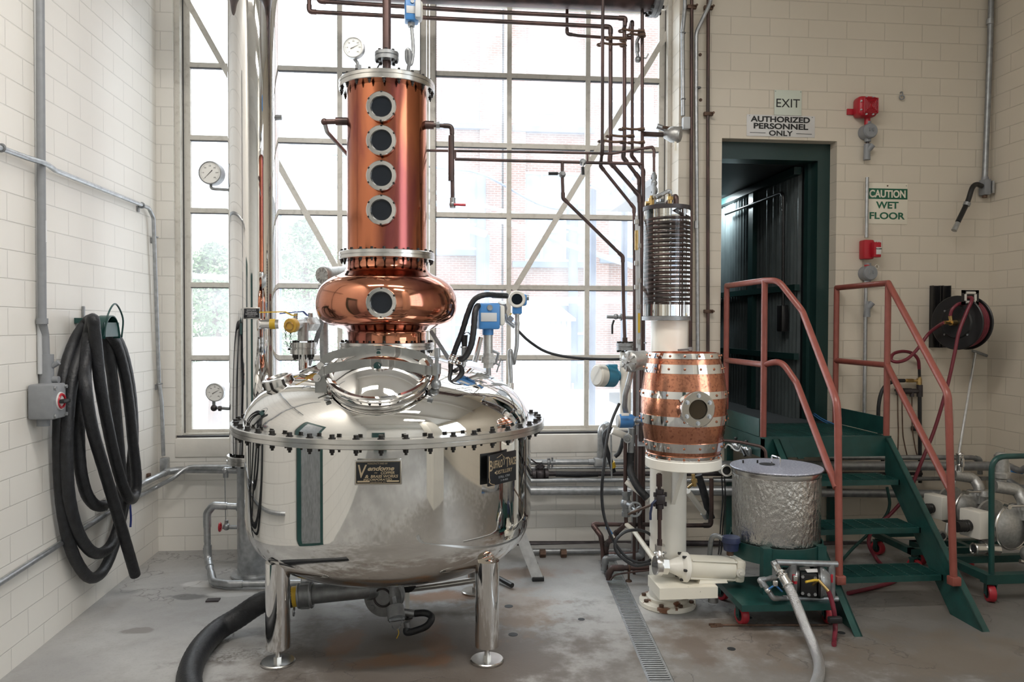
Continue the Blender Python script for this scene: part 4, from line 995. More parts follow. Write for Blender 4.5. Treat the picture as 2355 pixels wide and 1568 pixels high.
hose('bypass_hose', 'short black hose looping under the middle of the still', [P(950, 1411, Yw), P(975, 1409, Yw-.01), P(990, 1415, Yw-.02), P(992, 1425, Yw-.04), P(980, 1440, Yw-.05), P(955, 1450, Yw-.05), P(936, 1454, Yw-.05), P(935, 1445, Yw-.04)], .018, M_RUBBER, 'hose', n=14)
t = thing('support_strap', 'white strap with black clamp standing behind the capped sampling elbow', 'strap', PZ(936, 1398))
p = P(937, 1380, -1.45); MB().b2((p.x-.012, -1.455, .03), (p.x+.012, -1.445, .20)).build('strap', M_WHITE, t); MB().cyl((p.x, -1.47, .20), (p.x, -1.42, .20), .05, n=18).build('clamp_wheel', M_BLACK, t); MB().lathe([(0, 0), (.03, 0), (.03, .008), (.012, .012), (.012, .03), (0, .03)], (p.x, -1.45, .0005), n=14).build('strap_foot', M_BOLT, t)
Yr_ = -1.25
pipe('steam_pipe', 'thin steel pipe running level under the still to the right legs', [P(930, 1356, Yr_), P(1010, 1346, Yr_), P(1140, 1327, Yr_)], S(7, Yr_), M_BRUSH, fit=False)

# chrome column left of the still
CC = V((.823, -.60, 0)); RC = .158
t = thing('steel_condenser', 'tall mirror-polished steel column on a round base left of the still', 'column', CC)
MB().lathe([(.12, .80), (RC, .82), (RC, 4.9)], CC, n=96).build('shell', M_STEELC, t)
lb = MB().lathe([(.112, .012), (.112, .76)], CC, n=48).build('lower_pipe', M_GALV, t)
fz = .775
f = MB().lathe([(0, -.03), (.172, -.03), (.175, -.027), (.175, -.004), (.17, -.002), (.17, .002), (.175, .004), (.175, .022), (.172, .026), (0, .026)], CC+Zv*fz, n=56).build('base_flange', M_BRUSH, t)
for i in range(12):
    a = 2*pi*i/12+.2; o = CC+V((cos(a), sin(a), 0))*.148+Zv*fz
    m = MB(); m.hexa(o+Zv*.026, o+Zv*.038, .0095); m.hexa(o-Zv*.044, o-Zv*.03, .0095); m.cyl(o-Zv*.035, o+Zv*.03, .005, n=8); m.build('bolt', M_BOLT, f)
MB().lathe([(0, .0), (.150, .0), (.154, .004), (.154, .016), (.115, .02), (.112, .03)], CC+Zv*.0005, n=56).build('foot_plate', M_GALV, t)
p = P(579, 720, -.775); w_, h_ = S(38, -.77), S(26, -.77)
nq = MB().rbox(p, (w_, .008, h_), .004, Matrix.Rotation(-.12, 3, 'Z')).build('maker_plate', M_BRUSH, t)
MB().rbox(p-Yv*.003, (w_*.9, .007, h_*.8), .002, Matrix.Rotation(-.12, 3, 'Z')).build('plate_field', M_PLAQUE, nq)
for k, s_ in enumerate(('MANUFACTURED BY', 'Vendome', 'COPPER & BRASS WORKS', 'LOUISVILLE, KY')): text_mesh(s_, M_LGREY, nq, p+V((0, -.0072, h_*(.26-.17*k))), h_*(.11 if k != 1 else .15), V((1, -.12, 0)), Zv, w_*(.55, .6, .72, .5)[k])
Yg1 = -.58
c = P(483, 397, Yg1)
gauge('white dial gauge in a dark deep case at mid height left of the chrome column', c, (-.12, -1, 0), S(26, Yg1), .07, M_GALVD, [([P(485, 420, Yg1+.03), P(485, 434, Yg1+.03), P(531, 437, Yg1+.02)], .010, M_GALVD)], 225)
c = P(494, 902, Yg1)
gauge('white dial gauge in a bright thin case low on the left of the chrome column', c, (-.12, -1, 0), S(21, Yg1), .03, M_ALU, [([P(492, 922, Yg1+.02), P(492, 937, Yg1+.02), P(546, 941, Yg1+.0)], .011, M_GALVD)], 30)
m = MB(); m.ball(P(492, 938, Yg1+.01), .022, 12); m.hexa(P(503, 939, Yg1), P(509, 939, Yg1), .019); m.hexa(P(528, 940, Yg1), P(536, 940, Yg1), .020)
solo('gauge_cock', m, M_DARKP, 'small dark cock under the low white dial gauge', 'valve')
tag(MB().cyl(P(632, 270, -.62), P(648, 270, -.62), .018, n=8).build('drain_plug', M_GALVD), 'small dark plug sticking out of the chrome column near the top', 'plug')
# clear sight pipe in front of the column
Yp_ = -.80
t = thing('tagged_pipe', 'short steel pipe with yellow tag on the chrome column beside the yellow lever', 'pipe', P(610, 745, Yp_))
MB().cyl(P(600, 745, Yp_), P(642, 745, Yp_), S(11, Yp_), n=20).build('tube', M_STEELC, t)
MB().cyl(P(621, 745, Yp_), P(634, 745, Yp_), S(11.6, Yp_), n=20).build('yellow_tag', M_YELLOW, t)

# condensate pipe and drip valve left of the column base
Yd = -.60
t = pipe('condensate_pipe', 'grey pipe looping from the column base down to the floor under the still', [P(560, 1165, Yd), P(490, 1162, Yd), P(476, 1180, Yd), P(478, 1285, Yd-.02), PZ(490, 1338, .035), PZ(525, 1343, .035), PZ(720, 1340, .035)], S(7, Yd), M_GALV, bend=.06)
MB().cyl(P(545, 1165, Yd), P(558, 1165, Yd), S(10, Yd), n=16).build('socket', M_GALVD, t)
MB().hexa(P(477, 1258, Yd), P(477, 1272, Yd), S(9.5, Yd)).build('union_nut', M_GALVD, t)
MB().cyl(P(476, 1178, Yd), P(477, 1246, Yd), S(7.4, Yd), n=16).build('rubber_sleeve', M_DARKP, t)
t = thing('drip_valve', 'small valve with red handwheel on the pipe left of the column base', 'valve', P(517, 1212, Yd))
m = MB(); m.tube([P(512, 1212, Yd), P(548, 1212, Yd)], .013, 10); m.ball(P(521, 1211, Yd), .024, 12); m.cyl(P(520, 1211, Yd), P(521, 1196, Yd), .012, n=10); m.build('body', M_GALVD, t)
m = MB(); m.torus(P(506, 1212, Yd), Xv, .026, .006, 20, 6)
for i in range(3): a = pi*i/3; o = V((0, cos(a), sin(a)))*.026; m.cyl(P(506, 1212, Yd)-o, P(506, 1212, Yd)+o, .004, n=6)
m.build('handwheel', M_RED, t)
MB().tube([P(517, 1095, Yd), P(519, 1200, Yd)], .003, 6).build('sight_wire', M_GALV, t)
m = MB(); m.tube([P(518, 1080, Yd), P(545, 1080, Yd)], .016, 12); m.ball(P(519, 1082, Yd), .024, 12); m.cyl(P(519, 1082, Yd), P(519, 1098, Yd), .017, n=8)
solo('gauge_elbow', m, M_GALV, 'small galvanised elbow at the top of the sight wire left of the column base', 'fitting')

# aluminium ladder foot and clamp on the floor behind the still
t = thing('step_ladder', 'folded aluminium ladder standing behind the right of the still', 'ladder', PZ(1237, 1335))
b = PZ(1237, 1335, .0); a = P(1190, 1215, b.y+.04)
for k in range(2):
    o = V((-.0, .30*k, 0)); d = (a-b); x, y, dd = frame_of(d)
    MB().box((a+b)/2+o+V((0, 0, .012)), (.07, .028, d.length), Matrix((Yv.cross(dd).normalized(), Yv, dd)).transposed()).build('rail', M_ALU, t)
    MB().rbox(b+o+V((0, 0, .014)), (.078, .04, .028), .004).build('foot', M_BLACK, t)
for s_ in (.35, .75):
    q_ = b+(a-b)*s_; MB().b2((q_.x-.02, q_.y, q_.z-.01), (q_.x+.02, q_.y+.30, q_.z+.01)).build('rung', M_ALU, t)
t = thing('pipe_tool', 'black-handled clamp tool lying on the floor by the back right leg', 'tool', PZ(1160, 1345))
MB().tube([PZ(1143, 1328, .03), PZ(1152, 1332, .03), PZ(1178, 1346, .022)], .016, 10).build('grip', M_BLACK, t)
MB().box((PZ(1142, 1330, .016)+PZ(1162, 1346, .016))/2, (.11, .02, .012), Matrix.Rotation(-.9, 3, 'Z')).build('jaw', M_ALU, t)

# ================================================================== LEFT WALL
XL = .03
def WL(x, y, X=XL): return PX(x, y, X)
t = pipe('conduit', 'thick grey conduit running down the left wall to the isolator box', [WL(91, -160), WL(97, 738), WL(103, 770), WL(105, 832)], .0205, M_GREY, 'conduit', bend=.06, fit=False)
MB().cyl(WL(97, 732), WL(97, 745), .027, n=16).build('coupling', M_GREY, t)
a = WL(97, 530); MB().cyl(a+Zv*.05, a-Zv*.06, .0212, n=16).build('tape_wrap', M_TAPE, t)
pipe('conduit', 'thin pale conduit tucked behind the thick grey conduit on the left wall', [WL(82, -160, .014), WL(92, 860, .014)], .012, M_LGREY, 'conduit', fit=False)
p = WL(107, 855); t = thing('isolator_switch', 'grey isolator switch box with red and white dial on the left wall', 'switch', WL(110, 920))
m = MB(); m.cyl(p+Zv*.09, p-Zv*.08, .034, n=18); m.cyl(p+V((.03, 0, .03)), p+V((.06, 0, .05)), .014, n=10); m.cyl(p+V((.03, 0, -.04)), p+V((.06, 0, -.04)), .018, n=12); m.build('seal_hub', M_GREY, t)
m = MB(); m.cyl(p-Zv*.07, p-Zv*.13, .026, n=16); m.build('red_nipple', M_STEELR, t)
bc = WL(111, 922, .075); MB().rbox((.07, bc.y, bc.z), (.125, .135, .175), .012).build('box', M_GREY, t)
m = MB(); m.cyl((.05, bc.y, bc.z-.09), (.05, bc.y, bc.z-.125), .03, n=14); m.build('bottom_hub', M_GREY, t)
fx = .133
m = MB()
for (dy, dz) in ((.055, .07), (-.055, .07), (.055, -.07), (-.055, -.07)): m.hexa((fx, bc.y+dy, bc.z+dz), (fx+.008, bc.y+dy, bc.z+dz), .010)
m.build('lid_screw', M_GALVD, t)
dl = MB().lathe([(0, .006), (.044, .006), (.046, 0), (0, 0)], (fx, bc.y, bc.z), (1, 0, 0), n=32).build('dial', M_SIGNW, t)
m = MB(); m.torus((fx+.006, bc.y, bc.z), Xv, .033, .007, 28, 6); m.build('red_band', M_RED, dl)
MB().rbox((fx+.02, bc.y, bc.z), (.03, .075, .020), .006).build('handle', M_BLACK, t)
t = pipe('conduit', 'galvanised conduit sloping along the left wall and turning down beside the window', [WL(-60, 318), WL(60, 362), WL(97, 373, .05), WL(112, 380, .05), WL(128, 392), WL(342, 478), WL(353, 500, .035), P(366, 880, -.05), P(372, 925, -.05), P(376, 1048, -.05)], .0135, M_GALV, 'conduit', bend=.05, fit=False)
for (x, y) in ((3, 340), (326, 472), (357, 545), (367, 882)):
    p = WL(x, y); m = MB(); m.torus(p, (0, 1, -.02) if x < 340 else Zv, .017, .005, 16, 6); m.b2((0.001, p.y-.012, p.z-.045), (.012, p.y+.012, p.z-.005)); m.build('pipe_clip', M_GALVD, t)
p = P(379, 1068, -.06); m = MB(); m.rbox((p.x, p.y, p.z), (.055, .06, .10), .008); solo('conduit_box', m, M_GALV, 'small galvanised conduit box low in the left corner', 'box')
pipe('utility_pipe', 'steel pipe with couplings running round the left corner at knee height', [WL(250, 1160, .04), WL(330, 1110, .04), P(386, 1084, -.10), P(410, 1081, -.06), P(600, 1083, -.05), P(1000, 1087, -.05)], .021, M_GALV, bend=.03)
pipe('utility_pipe', 'thin galvanised pipe climbing low along the left wall to the corner', [WL(-60, 1378, .022), WL(250, 1178, .022), WL(352, 1124, .022), P(400, 1098, -.16), P(430, 1073, -.10), P(600, 1074, -.10), P(1000, 1078, -.10)], .0155, M_GALV, bend=.12, fit=False)
tag(MB().rbox((.012, WL(338, 1098, .0).y, WL(338, 1098, .0).z), (.022, .035, .06), .004).build('outlet_cover', M_STEELR), 'tiny rusty bracket on the left wall above the corner pipe', 'bracket')

# black hose on its hook
hkp = PX(262, 772, .205); hkp.z += .05
t = thing('hose_hook', 'dark green curved hose hanger with wire ring on the left wall', 'hose hanger', V((.002, hkp.y, hkp.z)))
m = MB(); prev = None
for i in range(15):
    a = pi*(i/14); y_ = hkp.y+.10*cos(a); z_ = hkp.z-.06+.125*sin(a)
    a1, a2 = m.bm.verts.new((.135, y_, z_)), m.bm.verts.new((.20, y_, z_)); b1, b2 = m.bm.verts.new((.135, y_, z_-.006)), m.bm.verts.new((.20, y_, z_-.006))
    if prev: m.skin([prev[0], prev[1], prev[2], prev[3]], [a1, a2, b2, b1])
    else: m.bm.faces.new((a1, a2, b2, b1))
    prev = [a1, a2, b2, b1]
m.bm.faces.new(prev[::-1]); m.build('saddle', M_GREEN, t)
MB().b2((.001, hkp.y-.02, hkp.z+.02), (.15, hkp.y+.02, hkp.z+.05)).build('wall_arm', M_GREEN, t)
m = MB(); m.b2((.19, hkp.y-.10, hkp.z-.055), (.194, hkp.y+.10, hkp.z-.055+.08)); m.build('end_plate', M_GREEN, t)
MB().tube(smooth_path([V((.20, hkp.y-.12, hkp.z-.05)), V((.215, hkp.y-.10, hkp.z+.07)), V((.215, hkp.y, hkp.z+.13)), V((.215, hkp.y+.10, hkp.z+.05)), V((.20, hkp.y+.12, hkp.z-.06))], 6), .005, 8).build('wire_ring', M_GREEN, t)
MB().rbox((.008, PX(192, 730, .008).y, PX(192, 728, .008).z), (.014, .02, .12), .004).build('mounting_strap', M_GALVD, t)
def HL(seq): return [PX(x, y, X) for x, y, X in seq]
A1, A2, A3, A4 = .05, .095, .14, .185
hp = HL([(311, 1322, A4), (296, 1270, A4), (268, 1175, A4), (238, 1075, A4), (212, 985, A4), (198, 900, A4), (196, 840, A3), (204, 780, A3), (212, 748, A3)])
hp += HL([(208, 735, A2), (193, 750, A1), (170, 790, A1), (148, 860, A1), (137, 950, A1), (136, 1060, A1), (144, 1170, A1), (163, 1260, A1), (190, 1313, A1), (214, 1329, A1), (240, 1308, A1), (264, 1250, A1), (284, 1170, A1), (300, 1090, A1), (307, 1000, A1), (301, 900, A1), (284, 815, A1), (262, 768, A1), (238, 748, A1)])
hp += HL([(214, 752, A2), (190, 800, A2), (167, 870, A2), (156, 960, A2), (154, 1060, A2), (160, 1150, A2), (180, 1225, A2), (208, 1266, A2), (234, 1271, A2), (258, 1248, A2), (275, 1195, A2), (280, 1120, A2), (272, 1010, A2), (262, 900, A2), (250, 810, A2), (240, 765, A2)])
hp += HL([(228, 745, A3), (232, 752, A3), (262, 780, A3), (284, 850, A3), (297, 930, A3), (306, 1020, A3), (314, 1100, A3), (309, 1140, A3), (297, 1146, A4), (280, 1110, A4), (262, 1045, A4), (244, 960, A4), (230, 880, A4), (222, 800, A4), (217, 755, A4), (214, 733, A4)])
hp += HL([(206, 760, A3), (196, 830, A2), (184, 920, A2), (181, 1000, A2), (185, 1075, A2), (197, 1130, A2), (214, 1157, A2), (230, 1164, A2), (242, 1161, A2)])
hs = thing('coiled_hose', 'long black rubber hose coiled over the green hanger on the left wall', 'hose', hp[0])
MB().tube(smooth_path(hp, 6), .0315, 14, ribs=.012).build('hose', M_RUBBER, hs, 60)
m = MB(); a, b = PX(240, 1161, A2), PX(252, 1152, A2); m.cyl(a, b, .030, n=16)
for k in (0, .4, .8): m.torus(a+(b-a)*k, b-a, .030, .006, 16, 6)
m.build('coupling', M_CHROME, hs)
tag(MB().tube(smooth_path(HL([(296, 1130, .02), (299, 1160, .02), (301, 1190, .02), (300, 1212, .02)]), 4), .007, 8).build('blue_strap', mm('blue_grip', (.02, .04, .22), 0, .4)), 'short blue strap end hanging behind the coiled black hose', 'strap')

# ================================================================== PIPES ACROSS THE BACK WALL
def run(label, pts, r, m, **k): return pipe('utility_pipe', label, pts, r, m, group='pipes along the wall under the window', **k)
Yw1 = -.09; YRr = YR-.09
run('grey pipe running highest under the window sill towards the barrel', [P(1000, 1063, Yw1), P(1480, 1062, Yw1)], S(6.5, Yw1), M_GALV, fit=False)
run('thin grey pipe second from the top under the window sill', [P(1000, 1077, Yw1-.02), P(1500, 1075, Yw1-.02)], S(3.2, Yw1), M_GALV, fit=False)
t = run('dark brown pipe with tape between the two thin grey pipes under the sill', [P(1000, 1090, Yw1-.05), P(1460, 1089, Yw1-.05), P(1720, 1089, -.30)], S(5.5, Yw1), M_DARKP, fit=False)
MB().tube([P(1278, 1090, Yw1-.05), P(1330, 1091, Yw1-.05), P(1375, 1090, Yw1-.05)], [S(6.4, Yw1), S(6.9, Yw1), S(6.2, Yw1)], 14).build('tape_wrap', M_RUBBER, t)
run('galvanised pipe fourth from the top under the window ending at a fitting', [P(1000, 1106, Yw1-.10), P(1425, 1104, Yw1-.10), P(1700, 1104, -.33)], S(4.8, Yw1), M_GALV, fit=False)
run('thickest galvanised pipe running lowest under the window sill', [P(1000, 1128, Yw1-.12), P(1420, 1128, Yw1-.12), P(1690, 1128, -.36)], S(10.5, Yw1), M_GALV, fit=False)
t = thing('gate_valve', 'dark iron valve with lever on the brown pipe right of the still', 'valve', P(1242, 1090, Yw1-.08))
m = MB(); c = P(1242, 1090, Yw1-.05); m.cyl(c-Xv*.06, c-Xv*.035, .042, n=14); m.cyl(c+Xv*.035, c+Xv*.06, .042, n=14); m.ball(c, .046, 14); m.cyl(c, c+Zv*.07, .022, n=12); m.cyl(c+Zv*.05, c+Zv*.062, .036, n=12); m.build('body', M_DARKP, t)
MB().tube([c+Zv*.075, c+Zv*.085-V((.03, .01, 0)), P(1215, 1052, Yw1-.07)], .006, 6).build('lever', M_DARKP, t)
t = thing('small_cock', 'small grey cock branching off the top grey pipe right of the still', 'valve', P(1268, 1063, -.12))
m = MB(); c = P(1262, 1063, -.13); m.tube([c-Xv*.05, c+Xv*.05], .013, 10); m.cyl(c, c+Zv*.03, .012, n=8); m.ball(c, .020, 10); m.tube([c-Xv*.0-Zv*.05, c], .010, 8); m.build('body', M_GALVD, t)
m = MB(); c = P(1270, 1063, -.13); m.cyl(c-Zv*.035, c+Zv*.035, .008, n=6); m.build('tee_handle', M_GALVD, t)
t = thing('conduit_fitting', 'grey cast conduit fitting on the top pipe under the window', 'fitting', P(1378, 1063, -.11))
c = P(1380, 1062, -.11); m = MB(); m.rbox(c, (.10, .05, .07), .012); m.cyl(c-Xv*.09, c-Xv*.04, .023, n=14); m.cyl(c+Zv*.03, c+Zv*.08, .024, n=14); m.build('body', M_GALV, t)
m = MB(); m.rbox(c-Yv*.028, (.08, .008, .055), .004)
m.build('cover', M_ALU, t)
pipe('conduit', 'grey conduit rising from the cast conduit fitting to the sill and turning back', [P(1382, 1050, -.11), P(1382, 990, -.11), P(1386, 980, -.09), P(1396, 976, -.02)], S(8, -.1), M_GALV, 'conduit', bend=.06, fit=False)
run('black pipe running just above the floor against the back wall', [P(560, 1252, -.06), P(1440, 1250, -.06), P(1540, 1249, -.25), P(2010, 1251, -.25)], S(6.5, -.06), M_DARKP, fit=False)
t = run('rusty grey pipe lying on the floor against the back wall', [PZ(1225, 1268, .03), PZ(1480, 1266, .03)], S(6.5, -.1), M_GALVD, fit=False)
for k, (x, r_) in enumerate(((1248, 10), (1296, 8))):
    p = PZ(x, 1272, .03); MB().cyl(p-Xv*.02, p+Xv*.02, .03, n=6).build('coupling', M_STEELR, t)
# to the right, behind the stairs
def run2(label, *a, **k): return pipe('utility_pipe', label, *a, group='pipes along the wall behind the stairs', **k)
Yr2 = YR-.10
t = run2('grey pipe highest behind the stairs with an elbow at its right end', [P(1890, 1052, Yr2), P(2235, 1052, Yr2), P(2252, 1056, Yr2), P(2254, 1090, Yr2)], S(6, Yr2), M_GALVD, bend=.03)
run2('thick grey pipe just below the highest behind the stairs', [P(1640, 1070, Yr2-.1), P(2090, 1071, Yr2-.1), P(2300, 1072, Yr2-.1)], S(11, Yr2), M_GALVD, fit=False)
run2('black pipe behind the upper stair tread', [P(1640, 1089, Yr2), P(2120, 1089, Yr2)], S(4, Yr2), M_DARKP, fit=False)
run2('grey pipe level with the upper stair tread behind the red handrail', [P(1640, 1102, Yr2), P(2310, 1100, Yr2)], S(5, Yr2), M_GALVD, fit=False)
run2('thick grey pipe lowest behind the stairs under the upper tread', [P(1640, 1130, Yr2-.04), P(2180, 1136, Yr2-.04)], S(10, Yr2), M_GALVD, fit=False)
# service pipe and tubes on the wall left of the reel
t = thing('air_manifold', 'black pipe manifold with brass tee and thin tubes on the wall below the hose reel', 'manifold', P(2115, 1120, YR-.03))
Ym = YR-.05
MB().tube([P(2115, 885, Ym), P(2116, 1110, Ym)], S(4.5, Ym), 12).build('riser', M_BLACK, t)
m = MB(); m.cyl(P(2115, 885, Ym), P(2115, 912, Ym), S(7, Ym), n=14); m.cyl(P(2090, 899, Ym), P(2113, 899, Ym), S(6, Ym), n=14); m.cyl(P(2076, 899, Ym), P(2095, 899, Ym), S(7.5, Ym), n=14); m.cyl(P(2097, 899, Ym), P(2097, 912, Ym), S(5, Ym), n=10); m.build('black_tee', M_DARKP, t)
m = MB(); m.tube([P(2058, 897, Ym), P(2078, 898, Ym)], S(3, Ym), 10); m.cyl(P(2064, 893, Ym), P(2064, 908, Ym), S(4, Ym), n=10); m.build('bracket', M_DARKP, t)
m = MB(); m.cyl(P(2115, 866, Ym), P(2115, 886, Ym), S(3.5, Ym), n=12); m.hexa(P(2114, 870, Ym), P(2114, 884, Ym), S(6, Ym)); m.tube([P(2080, 875, Ym), P(2114, 876, Ym)], S(3.5, Ym), 10); m.hexa(P(2086, 875, Ym), P(2100, 875, Ym), S(5, Ym)); m.build('brass_tee', M_BRASS, t)
MB().tube([P(2114, 848, Ym), P(2115, 868, Ym)], S(3.5, Ym), 10).build('black_nipple', M_BLACK, t)
for k, pts in enumerate((((2064, 905), (2065, 960), (2066, 1000), (2064, 1050)), ((2074, 905), (2076, 990), (2080, 1020), (2088, 1055)), ((2097, 912), (2098, 980), (2104, 1025), (2110, 1050)))):
    MB().tube(smooth_path([P(x, y, Ym) for x, y in pts], 5), .0045, 6).build('thin_tube', M_STEELR, t)
MB().rbox(P(2104, 985, YR-.02), (.05, .03, .035), .004).build('wall_bracket', M_BLACK, t)
hose('air_hose', 'black hose hooping down left of the brass tee on the wall', [P(2080, 875, Ym), P(2060, 876, Ym-.01), P(2040, 884, Ym-.02), P(2028, 900, Ym-.03), P(2021, 930, Ym-.03), P(2020, 965, Ym-.03), P(2023, 1000, Ym-.03), P(2030, 1060, Ym-.03)], S(4.5, Ym), M_RUBBER, 'hose', n=10)

# ================================================================== UPPER RIGHT PIPEWORK
Yp = -.75
t = thing('overhead_vessel', 'dark horizontal vessel with flanged end along the top of the window', 'vessel', P(1100, 0, Yp))
a, b = P(640, -8, Yp), P(1500, 24, Yp); rV = .16
a2, b2_ = a+Zv*rV, b+Zv*rV
d = (b2_-a2).normalized()
MB().cyl(a2-d*.6, b2_, rV, n=40).build('shell', M_BROWN, t)
m = MB(); m.lathe([(0, 0), (.195, 0), (.195, .022), (.19, .024), (.19, .028), (.195, .03), (.195, .052), (0, .052)], b2_-d*.01, d, n=40); f = m.build('end_flange', M_GALVD, t)
x, y, _ = frame_of(d)
for i in range(16):
    an = 2*pi*i/16; o = b2_+(x*cos(an)+y*sin(an))*.178; m = MB(); m.hexa(o-d*.03, o-d*.01, .011); m.hexa(o+d*.042, o+d*.058, .011); m.cyl(o-d*.02, o+d*.05, .006, n=8); m.build('bolt', M_BOLT, f)
def up(label, pts, wpx, Y=Yp, down=False, **k):
    q_ = [P(p[0], p[1], Y+(p[2] if len(p) > 2 else 0)) for p in pts]
    if down: q_.append(V((q_[-1].x, q_[-1].y, .001)))
    return pipe('copper_pipe', label, q_, S(wpx, Y)/2, M_BROWN, group='tarnished copper pipework at the window', **k)
up('upper of two long brown pipes crossing the top of the window', [(733, -40), (733, 3), (1100, 26), (1438, 42), (1437, 60)], 9.5)
up('lower of two long brown pipes crossing the top of the window', [(711, -40), (711, 27), (1000, 42), (1404, 62), (1404, 340), (1402, 372), (1470, 450), (1474, 560), (1474, 820)], 9.5, down=True)
up('leftmost brown riser of the bank beside the window edge', [(1387, -40, -.18), (1386, 60, -.15), (1385, 345, -.05), (1381, 382), (1458, 478), (1459, 640), (1459, 960), (1459, 1180)], 7.5, Yp-.06, down=True)
up('thick brown riser in the middle of the bank beside the window edge', [(1436, 42), (1436, 330), (1433, 362), (1470, 410), (1471, 640), (1471, 1000), (1471, 1240)], 9, Yp+.05, down=True)
up('brown riser with a hooked top beside the window edge', [(1446, 70, .08), (1454, 48), (1454, 340), (1452, 358), (1480, 392), (1480, 600), (1480, 1000), (1480, 1235)], 7.5, Yp+.1, down=True)
up('rightmost brown riser of the bank hanging from the vessel', [(1477, 14), (1477, 345), (1477, 368), (1479, 440), (1478, 560)], 8, Yp+.02, down=True)
up('brown branch pipe stepping down from the top then right to the bank', [(1304, -30), (1304, 78), (1330, 82), (1400, 87), (1454, 88)], 7, Yp+.12)
t = up('long thin brown pipe crossing mid window to the gooseneck', [(978, 346), (1200, 349), (1408, 353), (1500, 338), (1504, 345), (1504, 400)], 6, Yp-.1, bend=.03)
t = up('long brown pipe with two lever valves below the thin crossing pipe', [(1046, 366), (1200, 370), (1476, 377)], 7, Yp-.1)
up('short brown drop linking the two long crossing pipes near the column', [(1047, 346), (1047, 366)], 5, Yp-.1)
up('short brown drop linking the two long crossing pipes near the lever valve', [(1351, 353), (1351, 374)], 4.5, Yp-.1)
up('brown pipe dropping from the crossing pipe and slanting down to the white meter', [(1293, 372), (1293, 400), (1295, 456), (1432, 590), (1434, 700), (1437, 788)], 8, Yp-.1)
def levervalve(label, c, grip0, grip1, m=M_BLACK):
    t = thing('lever_valve', label, 'valve', c); mb_ = MB(); mb_.ball(c, .024, 12); mb_.cyl(c-Yv*.035, c, .012, n=10); mb_.build('body', M_GALVD, t)
    MB().tube([grip0, grip1], .011, 8).build('grip', m, t); MB().tube([c-Yv*.03, grip0], .006, 6).build('arm', M_GALV, t)
Yq = Yp-.1
levervalve('black lever valve standing out left on the slanting brown pipe', P(1293, 401, Yq), P(1283, 399, Yq-.03), P(1261, 399, Yq-.03))
levervalve('black lever valve hanging down from the lower crossing pipe', P(1340, 373, Yq), P(1340, 384, Yq-.03), P(1341, 402, Yq-.03))
m = MB()
SL = ['iron strap lowest of the upper set, tying the leftmost riser to the thick middle riser', 'iron strap second lowest of the upper set, starting at the second riser from the left',
      'iron strap topmost of the upper set, reaching the rightmost riser', 'short iron strap just under the topmost one, joining the two right risers',
      'iron strap topmost of the lower set, reaching the rightmost riser', 'iron strap second of the lower set, starting at the second riser from the left',
      'iron strap lowest on the left of the lower set, starting at the leftmost riser', 'short iron strap lowest on the right of the lower set, joining the two right risers']
for k_s, (a, b) in enumerate((((1380, 98), (1440, 100)), ((1400, 84), (1440, 88)), ((1430, 66), (1482, 70)), ((1448, 76), (1484, 78)), ((1430, 294), (1482, 295)), ((1400, 310), (1458, 311)), ((1382, 322), (1440, 325)), ((1450, 325), (1482, 325)))):
    st = thing('pipe_strap', SL[k_s], 'strap', P(a[0], a[1], Yp), 'iron straps on the pipe bank')
    p, q_ = P(a[0], a[1], Yp-.06), P(b[0], b[1], Yp-.06); mid = (p+q_)/2-Zv*.008
    MB().tube(smooth_path([p, mid, q_], 4), .008, 8).build('bar', M_STEELR, st)
    for e in (p, q_): MB().torus(e+V((.01 if e is p else -.01, .04, 0)), Zv, .020, .006, 16, 6).build('collar', M_STEELR, st)
m.bm.free()
Yk = Yp+.05
t = thing('vent_cock', 'small dark cock hanging between the upper brown risers', 'valve', P(1466, 100, Yk))
m = MB(); m.tube(smooth_path([P(1472, 66, Yk), P(1470, 84, Yk), P(1465, 96, Yk), P(1465, 118, Yk), P(1467, 130, Yk)], 4), .011, 8); m.ball(P(1467, 137, Yk), .022, 10); m.hexa(P(1465, 100, Yk), P(1466, 120, Yk), .016); m.build('body', M_GALVD, t)
MB().tube([P(1470, 132, Yk), P(1486, 134, Yk), P(1491, 124, Yk)], .006, 6).build('lever', M_LGREY, t)
# cast switch head right of the bank
Yt = -.55
t = thing('flow_switch', 'grey cast switch head pointing at the pipe bank above the condenser', 'switch', P(1530, 308, Yt))
MB().tube([P(1482, 308, Yp), P(1525, 310, Yt)], .017, 12).build('pipe_arm', M_BROWN, t)
m = MB(); a, b = P(1528, 308, Yt), P(1560, 310, Yt-.05); m.lathe([(0, 0), (.030, 0), (.045, .03), (.055, .05), (.055, .10), (.045, .115), (0, .115)], a, (b-a), n=24); m.build('head', M_CAST, t)
MB().tube([P(1510, 290, Yt), P(1545, 302, Yt)], .020, 12).build('nozzle', M_GALV, t); MB().tube([P(1524, 292, Yt-.02), P(1548, 296, Yt-.02)], .010, 8).build('red_collar', M_STEELR, t)
MB().b2((P(1545, 330, Yt).x, Yt-.06, P(1545, 350, Yt).z), (P(1550, 330, Yt).x, Yt-.055, P(1545, 326, Yt).z)).build('paper_tag', M_SIGNC, t)
